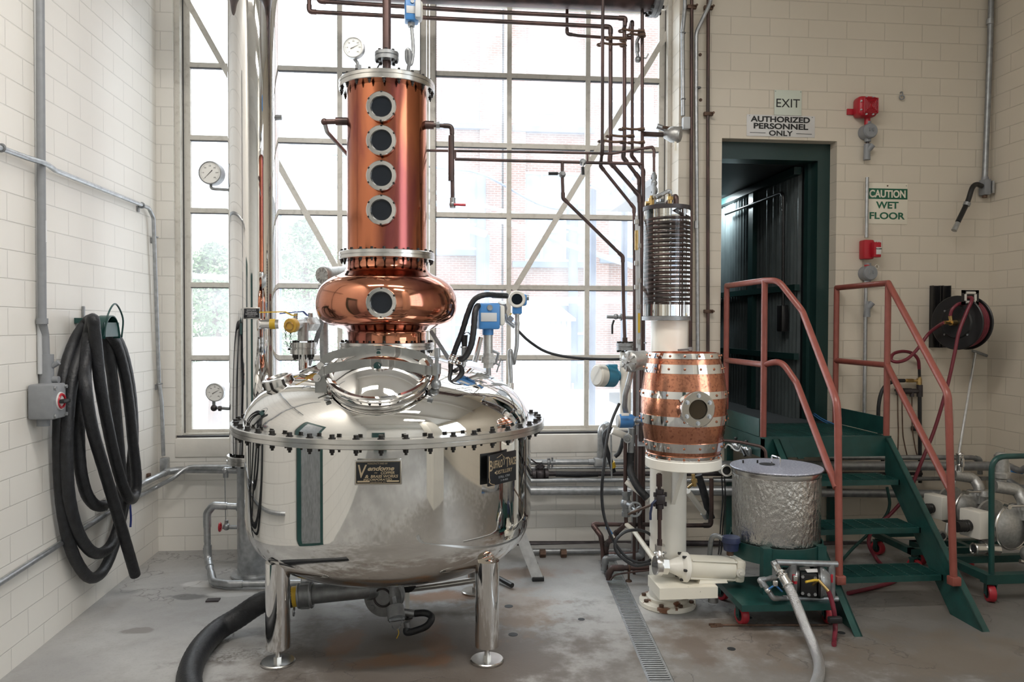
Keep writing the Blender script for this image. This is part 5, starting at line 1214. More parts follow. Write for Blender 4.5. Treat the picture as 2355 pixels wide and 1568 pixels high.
# conduits and pipes on the wall strip between window and door
Yk = YR-.03
t = pipe('conduit', 'shiny conduit dropping beside the window edge to a grey box', [P(1576, -60, Yk), P(1575, 20, Yk), P(1570, 70, Yk), P(1571, 266, Yk)], S(9, Yk)/2, M_GALV, 'conduit', bend=.08, fit=False)
for y in (76, 228): MB().torus(P(1571, y, Yk), Zv, S(5, Yk), .005, 14, 6).build('clip', M_GALVD, t)
t = thing('switch_box', 'small grey box at the foot of the shiny conduit beside the window edge', 'box', P(1576, 285, Yk))
MB().rbox(P(1577, 284, Yk), (S(17, Yk), .06, S(28, Yk)), .006).build('box', M_LGREY, t); MB().cyl(P(1560, 296, Yk-.03), P(1568, 296, Yk-.03), .017, n=14).build('hub', M_GALVD, t)
for k, (x0, x1, lab) in enumerate(((1591, 1588, 'brown pipe running down the wall strip left of the grey conduit'), (1629, 1628, 'brown pipe running down the wall strip nearest the doorway'))):
    t = pipe('copper_pipe', lab, [P(x0, -60, Yk), P(x0-1, 300, Yk), P(x1, 830, Yk), P(x1, 1040, Yk)], S(8, Yk)/2, M_BROWN, fit=False, group='brown wall pipes beside the doorway')
    for y in ((16,) if k == 0 else (18, 262, 716)):
        m = MB(); p = P(x0, y, Yk); m.rbox(p, (S(22, Yk), .03, .028), .004); m.cyl(p+V((S(8, Yk), -.02, 0)), p+V((S(8, Yk), -.045, 0)), .009, n=6); m.build('clamp', M_STEELR, t)
t = pipe('conduit', 'grey conduit curving in from the top right between the two brown wall pipes', [P(1645, -50, Yk-.03), P(1632, 10, Yk-.03), P(1601, 75, Yk-.02), P(1601, 230, Yk), P(1603, 520, Yk), P(1605, 840, Yk), P(1606, 1040, Yk)], S(9, Yk)/2, M_GALV, 'conduit', bend=.16, fit=False)
MB().cyl(P(1602, 508, Yk), P(1602, 525, Yk), S(6, Yk), n=14).build('coupling', M_GALV, t); MB().torus(P(1605, 202, Yk), Zv, S(6, Yk), .006, 14, 6).build('clip', M_GALVD, t)
for k, (x, y) in enumerate(((1610, 126), (1611, 230))):
    tag(MB().cyl(P(x, y, YR)-Yv*.006, P(x, y, YR)+Yv*.004, .012, n=12).build('anchor_bolt', M_STEELR), ['rusty wall anchor above the other between the brown wall pipes', 'rusty wall anchor below the other between the brown wall pipes'][k], 'anchor')

# ================================================================== POST, BARREL, GLASS CONDENSER
PO = V((3.386, -1.37, 0)); RP = .107
t = thing('pedestal_post', 'cream-painted round steel post on a rusty bolted base carrying the copper barrel', 'post', PO)
ztop = P(1533, 736, PO.y).z
MB().lathe([(RP, .03), (RP, ztop-.004), (0, ztop-.004)], PO, n=48).build('column', M_WHITE, t)
bf = MB().lathe([(0, 0), (.163, 0), (.166, .004), (.166, .026), (.163, .030), (.125, .030), (.122, .034), (.122, .050), (.118, .054), (RP, .056), (RP-.02, .09)], PO+Zv*.0005, n=56).build('base_flange', mm('rust_chipped_cream', (.74, .70, .61), 0, .4, c2=(.20, .09, .05), vs=16, c2lo=.56, c2hi=.60), t)
for i in range(8):
    a = 2*pi*i/8+.25; o = PO+V((cos(a), sin(a), 0))*.143+Zv*.03
    m = MB(); m.hexa(o, o+Zv*.014, .014); m.build('bolt', M_STEELR, bf)
BC = P(1572, 935, -1.665); BZ = {y: P(1572, y, -1.665-.20).z for y in (803, 1068)}
bx, by = BC.x, -1.665
yF = lambda y: P(1572, y, by-.2).z
zb0, zb1 = yF(1066)+.004, yF(813)
plz1, plz0 = zb0-.001, zb0-.055
m = MB(); m.lathe([(0, 0), (.204, 0), (.208, .004), (.208, .050), (.204, .0545), (0, .0545)], (bx, by, plz0), n=56); pl = m.build('bracket_plate', M_WHITE, t)
gx, gy = PO.x+.01, PO.y
gd = (V((bx, by, 0))-V((PO.x, PO.y, 0))).normalized()
g0 = PO+gd*(RP-.01)
pa = V((g0.x, g0.y, plz0)); pb = V((PO.x, PO.y, plz0))+gd*.30; pc = V((g0.x, g0.y, plz0-.27))
px_ = gd.cross(Zv)*.012
MB().prism([pa-px_, pb-px_, pb-px_-Zv*.015, pc-px_], px_*2).build('gusset', M_WHITE, t)
# pump shelf welded to the post
ys0, ys1 = -1.66, -1.45
s0, s1 = P(1517, 1362, ys0), P(1651, 1362, ys0)
zsh = P(1560, 1352, ys0).z; zsl = P(1560, 1378, ys0).z
MB().b2((s0.x, ys0, zsl), (s1.x, PO.y-.05, zsh)).build('pump_shelf', M_CREAMP, t)
MB().cyl(P(1640, 1372, -1.5), P(1640, 1384, -1.5), .03, n=14).build('shelf_bolt', M_GALV, t)

bar = thing('copper_barrel', 'speckled copper barrel with mirror hoops and round porthole standing on the cream post', 'barrel', (bx, by, zb0))
H = zb1-zb0; k_ = (by-.2-CAM.y)/F_PX
def rb(f): return .190+.043*sin(pi*min(1, max(0, f)))**.85 - .004*(f > .5)*(f-.5)
prof = [(0, 0)]+[(rb(i/28), H*i/28) for i in range(29)]+[(rb(1)-.012, H), (rb(1)-.012, H-.02), (0, H-.02)]
MB().lathe(prof, (bx, by, zb0), n=72).build('barrel_shell', M_COPPERB, bar)
for (ya_, yb_2) in ((803, 823), (836, 857), (898, 915), (956, 978), (1019, 1040), (1051, 1066)):
    za, zb_ = yF(ya_+3), yF(yb_2+3)
    fa, fb = (za-zb0)/H, (zb_-zb0)/H
    fa = min(fa, .998); fb = max(fb, .002)
    pr = [(rb(fb+(fa-fb)*i/4)+.006, H*(fb+(fa-fb)*i/4)) for i in range(5)]
    hp_ = MB().lathe([(pr[0][0]-.008, pr[0][1])]+pr+[(pr[-1][0]-.008, pr[-1][1])], (bx, by, zb0), n=72).build('hoop', M_CHROME, bar)
    zm = (pr[0][1]+pr[-1][1])/2; rm = pr[2][0]
    rv0 = None
    for i in range(16):
        a = 2*pi*i/16+.1; o = V((bx+rm*sin(a), by-rm*cos(a), zb0+zm))
        if rv0 is None: rv0 = MB().ball(o, .0075, 8).build('rivet', M_COPPERB, hp_); o0 = o
        else: dupe(rv0, o-o0, hp_)
nd = V((.10, -1, 0)).normalized(); pc = P(1603, 941, by-.262)
pg = MB().lathe([(.0, .0), (.046, .0), (.050, .004), (.052, .016), (.090, .016), (.094, .013), (.094, -.004), (.088, -.008), (.088, -.06)], pc, nd, n=56).build('porthole', M_CHROME, bar)
MB().lathe([(0, 0), (.049, 0)], pc+nd*.006, nd, n=40).build('glass', mm('brown_port_glass', (.035, .025, .015), 0, .08), pg)
x, y, d = frame_of(nd)
for i in range(6):
    a = 2*pi*i/6+.5; o = pc+(x*cos(a)+y*sin(a))*.072+nd*.016; m = MB(); m.hexa(o, o+nd*.010, .0085); m.cyl(o, o+nd*.003, .012, n=12); m.build('bolt', M_GALV, pg)
m = MB(); m.hexa(P(1588, 806, by-.05), P(1588, 798, by-.05), .014); m.tube([P(1560, 805, by-.1), P(1585, 803, by-.05)], .006, 6); m.build('bung', M_GALVD, bar)
# copper spout
sp = [P(1662, 1012, by-.02), P(1700, 1016, by-.02), P(1748, 1026, by-.06), P(1760, 1034, by-.07), P(1762, 1052, by-.07)]
t = pipe('spout', 'thin copper spout running from the barrel into the lid of the foil tank', sp, .0085, M_BROWN, 'spout', bend=.05, fit=False)

# the glass condenser on top of the post
CD = V((P(1533, 600, PO.y).x, PO.y, 0)); z0_, z1_ = P(1533, 735, PO.y).z, P(1533, 481, PO.y).z; rc = S(54, PO.y)
t = thing('glass_condenser', 'clear glass cylinder with coiled copper worm standing above the copper barrel', 'condenser', (CD.x, CD.y, z0_))
MB().lathe([(0, .021), (rc, .021), (rc, z1_-z0_-.013), (0, z1_-z0_-.013)], (CD.x, CD.y, z0_), n=72).build('glass_cylinder', M_TUBE, t)
MB().lathe([(0, -.004), (rc*1.05, -.004), (rc*1.05, .018), (rc*1.0, .02), (0, .02)], (CD.x, CD.y, z0_), n=48).build('bottom_plate', M_GALVD, t)
MB().lathe([(rc*.97, -.012), (rc*1.03, -.012), (rc*1.03, .012), (0, .014)], (CD.x, CD.y, z1_), n=48).build('top_plate', M_DARKP, t)
pts = []; nt_ = 19; zc0, zc1 = P(1533, 698, PO.y).z, P(1533, 503, PO.y).z
for i in range(nt_*28+1):
    a = 2*pi*i/28; pts.append(V((CD.x+rc*.84*cos(a), CD.y+rc*.84*sin(a), zc0+(zc1-zc0)*i/(nt_*28))))
pts += [V((CD.x+rc*.5, CD.y, zc1+.02)), V((CD.x+rc*.2, CD.y, zc1+.05)), V((CD.x+rc*.2, CD.y, z1_))]
MB().tube(pts, .0088, 10).build('worm_coil', M_BROWN, t)
for k in (-.55, .05, .55): MB().cyl((CD.x+rc*k, CD.y-rc*.3, z0_+.02), (CD.x+rc*k, CD.y-rc*.3, z1_), .004, n=8).build('tie_rod', M_ALU, t)
Yt_ = PO.y
m = MB(); c = P(1497, 468, Yt_-.02); m.cyl(c-Zv*.03, c+Zv*.03, .018, n=6); m.tube([P(1484, 468, Yt_-.02), P(1500, 468, Yt_-.02)], .014, 8); m.cyl(P(1498, 450, Yt_-.02), P(1498, 460, Yt_-.02), .010, n=8); m.build('brass_elbow', M_BRASS, t)
m = MB(); m.tube([P(1541, 446, Yt_-.03), P(1541, 478, Yt_-.03)], .012, 10); m.hexa(P(1541, 452, Yt_-.03), P(1541, 460, Yt_-.03), .018); m.build('brass_nipple', M_BRASS, t)
m = MB(); m.tube(rounded([P(1541, 452, Yt_-.03), P(1541, 439, Yt_-.03), P(1535, 440, Yt_-.03), P(1507, 455, Yt_-.05)], .015), .012, 10); m.hexa(P(1518, 449, Yt_-.04), P(1510, 453, Yt_-.05), .016); m.build('cross_tube', M_GALV, t)
MB().tube(rounded([P(1554, 478, Yt_+.01), P(1554, 452, Yt_+.01), P(1546, 455, Yt_+.08), P(1535, 470, Yt_+.1)], .02), .018, 12).build('brown_elbow', M_BROWN, t)
m = MB(); m.tube([P(1500, 470, Yt_), P(1528, 466, Yt_)], .011, 8); m.hexa(P(1518, 462, Yt_), P(1526, 462, Yt_), .014); m.build('dark_union', M_GALVD, t)
m = MB(); m.tube([P(1504, 398, Yp-.1), P(1504, 420, -1.1), P(1504, 450, Yt_), P(1504, 470, Yt_)], .012, 10); m.ball(P(1504, 421, -1.1), .022, 10); m.hexa(P(1504, 404, Yp-.15), P(1504, 410, Yp-.2), .020); m.hexa(P(1505, 434, -1.2), P(1505, 442, -1.25), .020)
solo('inlet_cock', m, M_GALVD, 'small dark cock on the gooseneck drop above the glass condenser', 'valve')

# flow meter pipe left of the barrel
Yf_ = -1.16
t = thing('meter_pipe', 'white flanged meter pipe standing between the window and the barrel', 'meter', P(1437, 1000, Yf_))
MB().cyl(P(1438, 808, Yf_), P(1438, 960, Yf_), S(13, Yf_), n=28).build('body', M_WHITE, t)
for (yy, rr) in ((797, 20), (966, 21)):
    c = P(1437, yy, Yf_); f = MB().lathe([(0, -.022), (S(rr, Yf_), -.022), (S(rr, Yf_), -.003), (S(rr-2, Yf_), -.002), (S(rr-2, Yf_), .002), (S(rr, Yf_), .003), (S(rr, Yf_), .022), (0, .022)], c, n=32).build('flange', M_GALVD, t)
    for i in range(6):
        a = 2*pi*i/6; o = c+V((cos(a), sin(a), 0))*S(rr-4, Yf_); m = MB(); m.hexa(o+Zv*.022, o+Zv*.032, .009); m.hexa(o-Zv*.034, o-Zv*.022, .009); m.cyl(o-Zv*.03, o+Zv*.03, .005, n=8); m.build('bolt', M_BOLT, f)
MB().cyl(P(1437, 776, Yf_), P(1437, 788, Yf_), S(6, Yf_), n=14).build('brown_union', M_BROWN, t)
Ym_ = -1.15
t = thing('flow_transmitter', 'teal and cream round transmitter on the left of the white meter pipe', 'transmitter', P(1397, 864, Ym_))
a, b = P(1370, 863, Ym_-.03), P(1392, 864, Ym_)
MB().lathe([(0, .0), (S(22, Ym_), .003), (S(26, Ym_), .012), (S(26, Ym_), .055), (S(24, Ym_), .06), (0, .06)], a, (b-a), n=32).build('cream_cover', M_IVORY, t)
MB().lathe([(0, .06), (S(26, Ym_), .06), (S(26, Ym_), .13), (S(20, Ym_), .145), (0, .145)], a, (b-a), n=32).build('housing', M_TEAL, t)
MB().rbox(P(1408, 843, Ym_), (.06, .05, .03), .006).build('terminal_block', M_TEAL, t); MB().cyl(P(1410, 864, Ym_), P(1426, 864, Ym_), .03, n=16).build('neck', M_TEAL, t)
Yb2 = -1.42
t = thing('junction_head', 'round cast explosion-proof head with radial ribs left of the barrel top', 'junction box', P(1460, 830, Yb2))
a, b = P(1446, 831, Yb2-.04), P(1480, 828, Yb2+.03); d = (b-a).normalized()
MB().lathe([(0, -.012), (S(15, Yb2), -.010), (S(23, Yb2), .0), (S(25, Yb2), .008), (S(25, Yb2), .03), (S(23, Yb2), .034), (S(23, Yb2), .13), (0, .14)], a, d, n=36).build('head', M_CAST, t)
m = MB(); x, y, _ = frame_of(d)
for i in range(8):
    an = 2*pi*i/8+.2; o = x*cos(an)+y*sin(an); m.box(a-d*.008+o*S(18, Yb2), (.03, .008, .012), Matrix((o, d.cross(o), d)).transposed())
m.hexa(a-d*.03, a, .014); m.tube([a-d*.02-x*.03, a-d*.02+x*.03], .006, 6)
m.build('cover_lugs', M_CAST, t)
t = pipe('flex_conduit', 'grey rigid and ribbed conduit bending down from the round cast head', [P(1453, 852, Yb2), P(1446, 880, Yb2), P(1438, 905, Yb2), P(1436, 935, Yb2+.02), P(1443, 960, Yb2+.05)], S(6.5, Yb2), M_GALVD, 'conduit', bend=.06, fit=False)
MB().cyl(P(1452, 855, Yb2), P(1444, 886, Yb2), S(7, Yb2), n=14).build('rigid_nipple', M_GALV, t)
Ys2 = -1.40
t = thing('level_sensor', 'bright blue sensor head screwed into the left side of the barrel', 'sensor', P(1440, 968, Ys2))
a, b = P(1418, 968, Ys2), P(1474, 968, by)
c0, c1 = P(1419, 968, Ys2), P(1452, 968, Ys2)
MB().cyl(c0, P(1424, 968, Ys2), S(14, Ys2), S(15, Ys2), n=24).build('grey_cover', M_LGREY, t)
m = MB(); m.lathe([(0, 0), (S(16, Ys2), 0), (S(16, Ys2), .075), (S(10, Ys2), .095), (S(10, Ys2), .115), (0, .115)], P(1424, 968, Ys2), Xv, n=26); m.build('housing', M_BLUE, t)
MB().hexa(P(1458, 968, Ys2-.01), P(1466, 968, Ys2-.03), .024).build('hex_nut', M_BRUSH, t)
MB().tube([P(1464, 968, Ys2-.02), P(1472, 968, Ys2-.08), V((bx-.20, by+.03, P(1476, 968, by).z))], .012, 10).build('stem', M_GALVD, t)
MB().rbox(P(1438, 953, Ys2-.055), (.045, .004, .016), .001).build('label_plate', M_DIAL, t)

# the tangle of pipes below it
Yl = -1.05
def lo(label, pts, wpx, m=M_BROWN, Y=Yl, **k): return pipe('service_pipe', label, [P(p[0], p[1], Y+(p[2] if len(p) > 2 else 0)) for p in pts], S(wpx, Y)/2, m, group='pipework left of the post', **k)
lo('white-grey pipe branching left under the blue sensor', [(1408, 990), (1440, 1003), (1452, 1003)], 16, M_WHITE, fit=False)
t = lo('grey upright with round side port under the blue sensor', [(1452, 984), (1451, 1030), (1450, 1075)], 15, M_GALVD, fit=False)
c = P(1443, 1009, Yl-.04); MB().lathe([(0, 0), (.014, 0), (.016, .012), (.026, .012), (.026, -.03), (0, -.03)], c, (-.2, -1, 0), n=20).build('side_port', M_GALV, t)
hose('flex_conduit', 'thick dark flexible conduit bending from the grey upright towards the post', [P(1450, 1040, Yl), P(1449, 1070, Yl), P(1452, 1090, Yl-.03), P(1464, 1115, Yl-.08), P(1478, 1134, Yl-.12), P(1489, 1146, Yl-.14)], S(9, Yl), M_RUBBER, 'conduit', n=14, ribs=.02)
lo('white painted strut slanting down to the post below the flexible conduit', [(1440, 1108), (1494, 1150, -.1)], 13, M_WHITE, fit=False)
t = lo('brown pipe dropping through the wheel valve left of the post', [(1438, 1010), (1438, 1130), (1440, 1212)], 9, fit=False)
t = thing('wheel_valve', 'cast valve with round open handwheel left of the post', 'valve', P(1440, 1158, Yl))
m = MB(); c = P(1440, 1158, Yl); m.cyl(c-Zv*.06, c+Zv*.06, .024, n=14); m.ball(c, .036, 14); m.cyl(c, c+V((.02, -.07, 0)), .02, n=12); m.cyl(c+Zv*.05, c+Zv*.08, .028, n=8); m.cyl(c-Zv*.08, c-Zv*.05, .028, n=8); m.build('body', M_GALVD, t)
h = c+V((.03, -.11, -.01)); hn = V((.25, -1, .1)).normalized(); m = MB(); m.torus(h, hn, .042, .007, 24, 6); x, y, _ = frame_of(hn)
for i in range(2): o = (x*cos(pi*i/2+.4)+y*sin(pi*i/2+.4))*.042; m.cyl(h-o, h+o, .005, n=6)
m.ball(h, .012, 8); m.cyl(c, h, .008, n=8); m.build('handwheel', M_GALV, t)
lo('rusty white pipe slanting from the wheel valve tee to the pump', [(1440, 1205), (1456, 1218, -.05), (1480, 1252, -.25), (1500, 1280, -.42), (1512, 1292, -.5)], 11, M_CREAMP, fit=False)
lo('brown pipe slanting left from the wheel valve tee down to the drain', [(1438, 1206), (1410, 1232, .1), (1396, 1250, .25), (1393, 1280, .33), (1394, 1310, .33)], 11)
lo('brown pipe level behind the valve with an elbow turning down on its left', [(1500, 1206, .36), (1362, 1205, .36), (1382, 1232, .3), (1386, 1262, .3), (1387, 1304, .3)], 11)
t = lo('brown pipe level behind the post ending in an upturned elbow', [(1575, 1208, -.1), (1634, 1208, -.1), (1636, 1180, -.1), (1636, 1100, -.1)], 10)
t = thing('blue_lever_valve', 'small valve with blue tag on the slanting brown pipe', 'valve', P(1406, 1236, Yl))
MB().ball(P(1408, 1236, Yl-.01), .026, 10).build('body', M_BROWN, t); a, b = P(1406, 1228, Yl-.04), P(1396, 1212, Yl-.05); MB().tube([a, b], .011, 8).build('grip', M_BLUE, t); MB().tube([P(1412, 1236, Yl-.04), a], .010, 6).build('arm', M_IVORY, t)
lo('grey drain pipe with a big elbow above the grate', [(1476, 1250, .28), (1476, 1278, .28), (1392, 1283, .28), (1388, 1312, .28)], 14, M_GALVD)
lo('upper thin drain pipe running beside the big elbow', [(1478, 1272, .36), (1400, 1274, .36), (1390, 1294, .36)], 9, M_BROWN)
t = lo('near brown drain pipe low across the front of the post foot', [(1496, 1305, .1), (1408, 1306, .1), (1400, 1320, .1), (1400, 1333, .1)], 13, M_BROWN, bend=.05)
m = MB(); q_ = P(1446, 1306, Yl+.1); m.torus(q_, Xv, .024, .006, 16, 6); m.cyl(q_-Zv*.02, (q_.x, q_.y, .006), .007, n=8); m.lathe([(0, 0), (.022, 0), (.018, .01), (0, .012)], (q_.x, q_.y, .0005), n=14); m.build('pipe_stand', M_STEELR, t)
MB().tube(smooth_path([P(1500, 1310, Yl+.08), P(1450, 1316, Yl+.07), P(1416, 1322, Yl+.07), P(1404, 1334, Yl+.07)], 5), .006, 8).build('thin_tube', M_BROWN, t)
for k, (x0, y0, x1, y1, wpx, mt, lab) in enumerate(((1405, 1000, 1407, 1100, 4, M_GALV, 'thin steel rod hanging left of the brown valve pipe'), (1463, 1000, 1463, 1120, 5, M_BROWN, 'thin brown tube under the barrel left edge'))):
    pipe('service_tube', lab, [P(x0, y0, Yl+.05), P(x1, y1, Yl+.05)], S(wpx, Yl)/2, mt, 'tube', fit=False)
t = thing('support_channel', 'grey galvanised strut channel standing behind the barrel', 'strut', PZ(1466, 1262))
Yc3 = -.60
p0, p1 = P(1458, 790, Yc3), P(1474, 1000, Yc3)
m = MB(); m.b2((p0.x, Yc3, 0), (p0.x+.045, Yc3+.004, p0.z)); m.b2((p0.x, Yc3, 0), (p0.x+.004, Yc3+.04, p0.z)); m.b2((p0.x+.041, Yc3, 0), (p0.x+.045, Yc3+.04, p0.z)); m.build('channel', M_GALV, t)
p = P(1462, 786, Yc3); MB().b2((p.x-.09, Yc3-.10, p.z-.01), (p.x+.05, Yc3, p.z)).build('bracket_arm', M_GALV, t)
p = P(1470, 1012, Yc3-.1); MB().b2((p.x-.08, Yc3-.3, p.z-.01), (p.x+.06, Yc3, p.z)).build('lower_bracket', M_GALV, t)
t = thing('bleed_valve', 'small cock with black lever sticking out left above the white meter pipe', 'valve', P(1418, 729, Yp))
m = MB(); m.tube([P(1395, 728, Yp), P(1462, 731, Yp)], .012, 8); m.ball(P(1416, 728, Yp), .02, 10); m.torus(P(1428, 729, Yp), Xv, .02, .006, 16, 6); m.build('body', M_GALVD, t)
MB().tube([P(1412, 736, Yp-.02), P(1408, 748, Yp-.02), P(1408, 768, Yp-.02)], .007, 8).build('lever', M_BLACK, t)
for k, (x, y0, y1, lab) in enumerate(((1464, 498, 800, 'slender instrument tube with brass sleeve left of the glass condenser'), (1469, 520, 810, 'slender instrument tube with yellow sleeve left of the glass condenser'))):
    t = pipe('instrument_tube', lab, [P(x, y0, -.9), P(x+2, y1, -.9)], .009, M_LGREY, 'tube', fit=False)
    for yy in ((505, 600, 655) if k == 0 else (560, 640, 700, 780)): MB().hexa(P(x, yy, -.9), P(x, yy+10, -.9), .016).build('union_nut', M_CAST, t)
    MB().cyl(P(x, 530+190*k, -.9), P(x, 575+190*k, -.9), .012, n=10).build('coloured_sleeve', M_YELLOW if k else M_BRASS, t)
t = thing('drain_hose', 'pair of short dark hoses with yellow tag under the window behind the meter pipe', 'hose', P(1405, 1060, -.4))
MB().tube(smooth_path([P(1402, 985, -.35), P(1390, 1000, -.4), P(1394, 1030, -.42), P(1404, 1060, -.42), P(1411, 1085, -.4)], 5), S(6, -.4), 12).build('front_hose', M_RUBBER, t)
MB().cyl(P(1407, 1062, -.42), P(1410, 1074, -.41), S(7, -.4), n=14).build('yellow_tag', M_YELLOW, t)
MB().tube(smooth_path([P(1402, 985, -.35), P(1430, 1000, -.3), P(1432, 1015, -.3), P(1424, 1040, -.3), P(1414, 1050, -.3)], 5), S(5, -.3), 12).build('rear_hose', M_RUBBER, t)
# black cable from the blue sensor with a floor coil
Ycb = -1.42
cp_ = [P(1424, 928, Ycb+.15), P(1408, 965, Ycb+.1), P(1396, 1010, Ycb+.05), P(1388, 1080, Ycb), P(1384, 1130, Ycb), P(1388, 1180, Ycb), P(1402, 1225, Ycb), P(1420, 1258, Ycb), P(1445, 1284, Ycb), P(1475, 1294, Ycb), P(1500, 1284, Ycb+.05), P(1508, 1258, Ycb+.08), P(1496, 1230, Ycb+.06), P(1470, 1219, Ycb+.02), P(1440, 1222, Ycb-.02), P(1418, 1240, Ycb-.04), P(1415, 1262, Ycb-.05), P(1430, 1282, Ycb-.06), P(1460, 1300, Ycb-.05), P(1496, 1296, Ycb-.03)]
hose('power_cable', 'black cable hanging left of the post and coiled once above the drain', cp_, S(3.6, Ycb), M_RUBBER, 'cable', n=8)
# sampling pipe in front of the post
Yv2 = PO.y-RP-.035
t = thing('product_valve', 'dark bolted ball valve in the upright brown pipe on the front of the post', 'valve', P(1517, 1150, Yv2))
m = MB(); m.cyl(P(1516, 1088, Yv2), P(1517, 1254, Yv2), S(4.5, Yv2), n=14); m.build('pipe', M_BROWN, t)
m = MB(); m.cyl(P(1516, 1090, Yv2), P(1516, 1118, Yv2), S(7, Yv2), n=14); m.cyl(P(1517, 1170, Yv2), P(1517, 1195, Yv2), S(6, Yv2), n=14); m.cyl(P(1517, 1240, Yv2), P(1517, 1252, Yv2), S(6, Yv2), n=14); m.build('socket', M_BROWN, t)
m = MB(); c = P(1517, 1147, Yv2); m.rbox(c, (.055, .055, .06), .01); m.cyl(c+Zv*.03, c+Zv*.055, .024, n=12); m.cyl(c-Zv*.055, c-Zv*.03, .024, n=12)
for (dx, dz) in ((-.032, .028), (.032, .028), (-.032, -.028), (.032, -.028)): m.cyl(c+V((dx, -.01, dz-.012)), c+V((dx, -.01, dz+.012)), .008, n=8)
m.build('body', M_DARKP, t)
MB().tube([P(1508, 1150, Yv2-.03), P(1500, 1158, Yv2-.04), P(1496, 1180, Yv2-.04), P(1496, 1195, Yv2-.04)], .007, 8).build('lever', M_NAVY, t)
m = MB(); c = P(1518, 1262, Yv2); m.hexa(P(1518, 1252, Yv2), P(1518, 1266, Yv2), .03); m.cyl(P(1518, 1266, Yv2), P(1518, 1285, Yv2-.03), .024, n=14); m.torus(P(1518, 1270, Yv2), Zv, .032, .006, 18, 6); m.build('union', M_BRUSH, t)
tag(MB().tube([P(1446, 1182, Yl-.1), P(1500, 1160, Yv2-.03)], .008, 8).build('tie_bar', M_STEELR), 'thin rusty bar reaching from the wheel valve to the front of the post', 'bar')
# pump and motor on the shelf
Yp2 = -1.56
t = thing('pump_motor', 'chipped cream pump motor lying on the shelf at the foot of the post', 'motor', P(1610, 1345, Yp2))
ax = (P(1700, 1312, Yp2+.02)-P(1530, 1301, Yp2)).normalized()
p0 = P(1513, 1300, Yp2)
def along(px_x): 
    k = (px_x-1513)/(1700-1513); return p0+(P(1700, 1308, Yp2+.02)-p0)*k
m = MB(); m.lathe([(0, 0), (S(22, Yp2), 0), (S(24, Yp2), .01), (S(24, Yp2), .035), (0, .04)], along(1506), ax, n=24); m.hexa(along(1520), along(1534), S(20, Yp2)); m.build('pump_head', M_BRUSH, t)
m = MB(); m.lathe([(S(12, Yp2), 0), (S(13, Yp2), .02), (S(24, Yp2), .085), (S(34, Yp2), .10), (S(35, Yp2), .105), (S(35, Yp2), .125), (0, .125)], along(1530), ax, n=32); m.build('adapter_cone', M_WHITE, t)
for k in range(6):
    x, y, _ = frame_of(ax); a = 2*pi*k/6; o = along(1566)+(x*cos(a)+y*sin(a))*S(31, Yp2); MB().hexa(o-ax*.012, o+ax*.012, .008).build('bolt', M_BOLT, t)
L_ = (along(1686)-along(1578)).length
m = MB(); m.lathe([(0, 0), (S(28, Yp2), 0), (S(29, Yp2), .008), (S(29, Yp2), L_-.01), (0, L_)], along(1578), ax, n=32)
for k in range(4):
    a = pi/4+pi*k/2; o = (x*cos(a)+y*sin(a))*S(29.5, Yp2); m.cyl(along(1582)+o, along(1684)+o, .007, n=8)
m.build('motor_body', M_CREAMP, t)
m = MB(); m.rbox(along(1694), (S(24, Yp2), S(54, Yp2), S(54, Yp2)), .018, Matrix((ax, (Zv.cross(ax)).normalized(), ax.cross(Zv.cross(ax)).normalized())).transposed()); m.build('end_bell', M_CREAMP, t)
e = along(1692)+V((0, -S(28, Yp2), 0)); m = MB(); m.cyl(e, e-Yv*.008, .026, n=20); m.hexa(e-Yv*.008, e-Yv*.018, .013); m.build('bearing_cap', M_WHITE, t)
zb_ = along(1630).z-S(28, Yp2)
m = MB(); c = along(1632); m.prism([(c.x-.085, c.y-.06, zsh+.001), (c.x+.085, c.y-.06, zsh+.001), (c.x+.07, c.y-.05, zb_+.03), (c.x-.07, c.y-.05, zb_+.03)], (0, .10, 0)); m.build('motor_foot', M_CREAMP, t)
m = MB(); q_ = P(1679, 1266, Yp2+.02); m.cyl(q_, P(1679, 1276, Yp2+.02), .02, n=12); m.build('cord_nipple', M_STEELR, t)
t = thing('motor_plug', 'navy round electrical cap above the end of the cream motor', 'box', P(1680, 1265, Yp2))
m = MB(); a, b = P(1681, 1234, Yp2+.02), P(1681, 1266, Yp2+.02); m.lathe([(0, (a-b).length), (S(21, Yp2), (a-b).length), (S(22, Yp2), (a-b).length-.012), (S(22, Yp2), (a-b).length-.03), (S(19, Yp2), (a-b).length-.034), (S(17, Yp2), .004), (0, 0)], b, (a-b), n=28); m.build('cap', M_NAVY, t)
hose('motor_conduit', 'dark grey conduit hooping from the navy cap down behind the cream motor', [P(1664, 1240, Yp2+.03), P(1650, 1232, Yp2+.04), P(1638, 1236, Yp2+.06), P(1633, 1260, Yp2+.1), P(1632, 1300, Yp2+.15), PZ(1634, 1345, .02)], S(6, Yp2), M_GALVD, 'conduit', n=12)
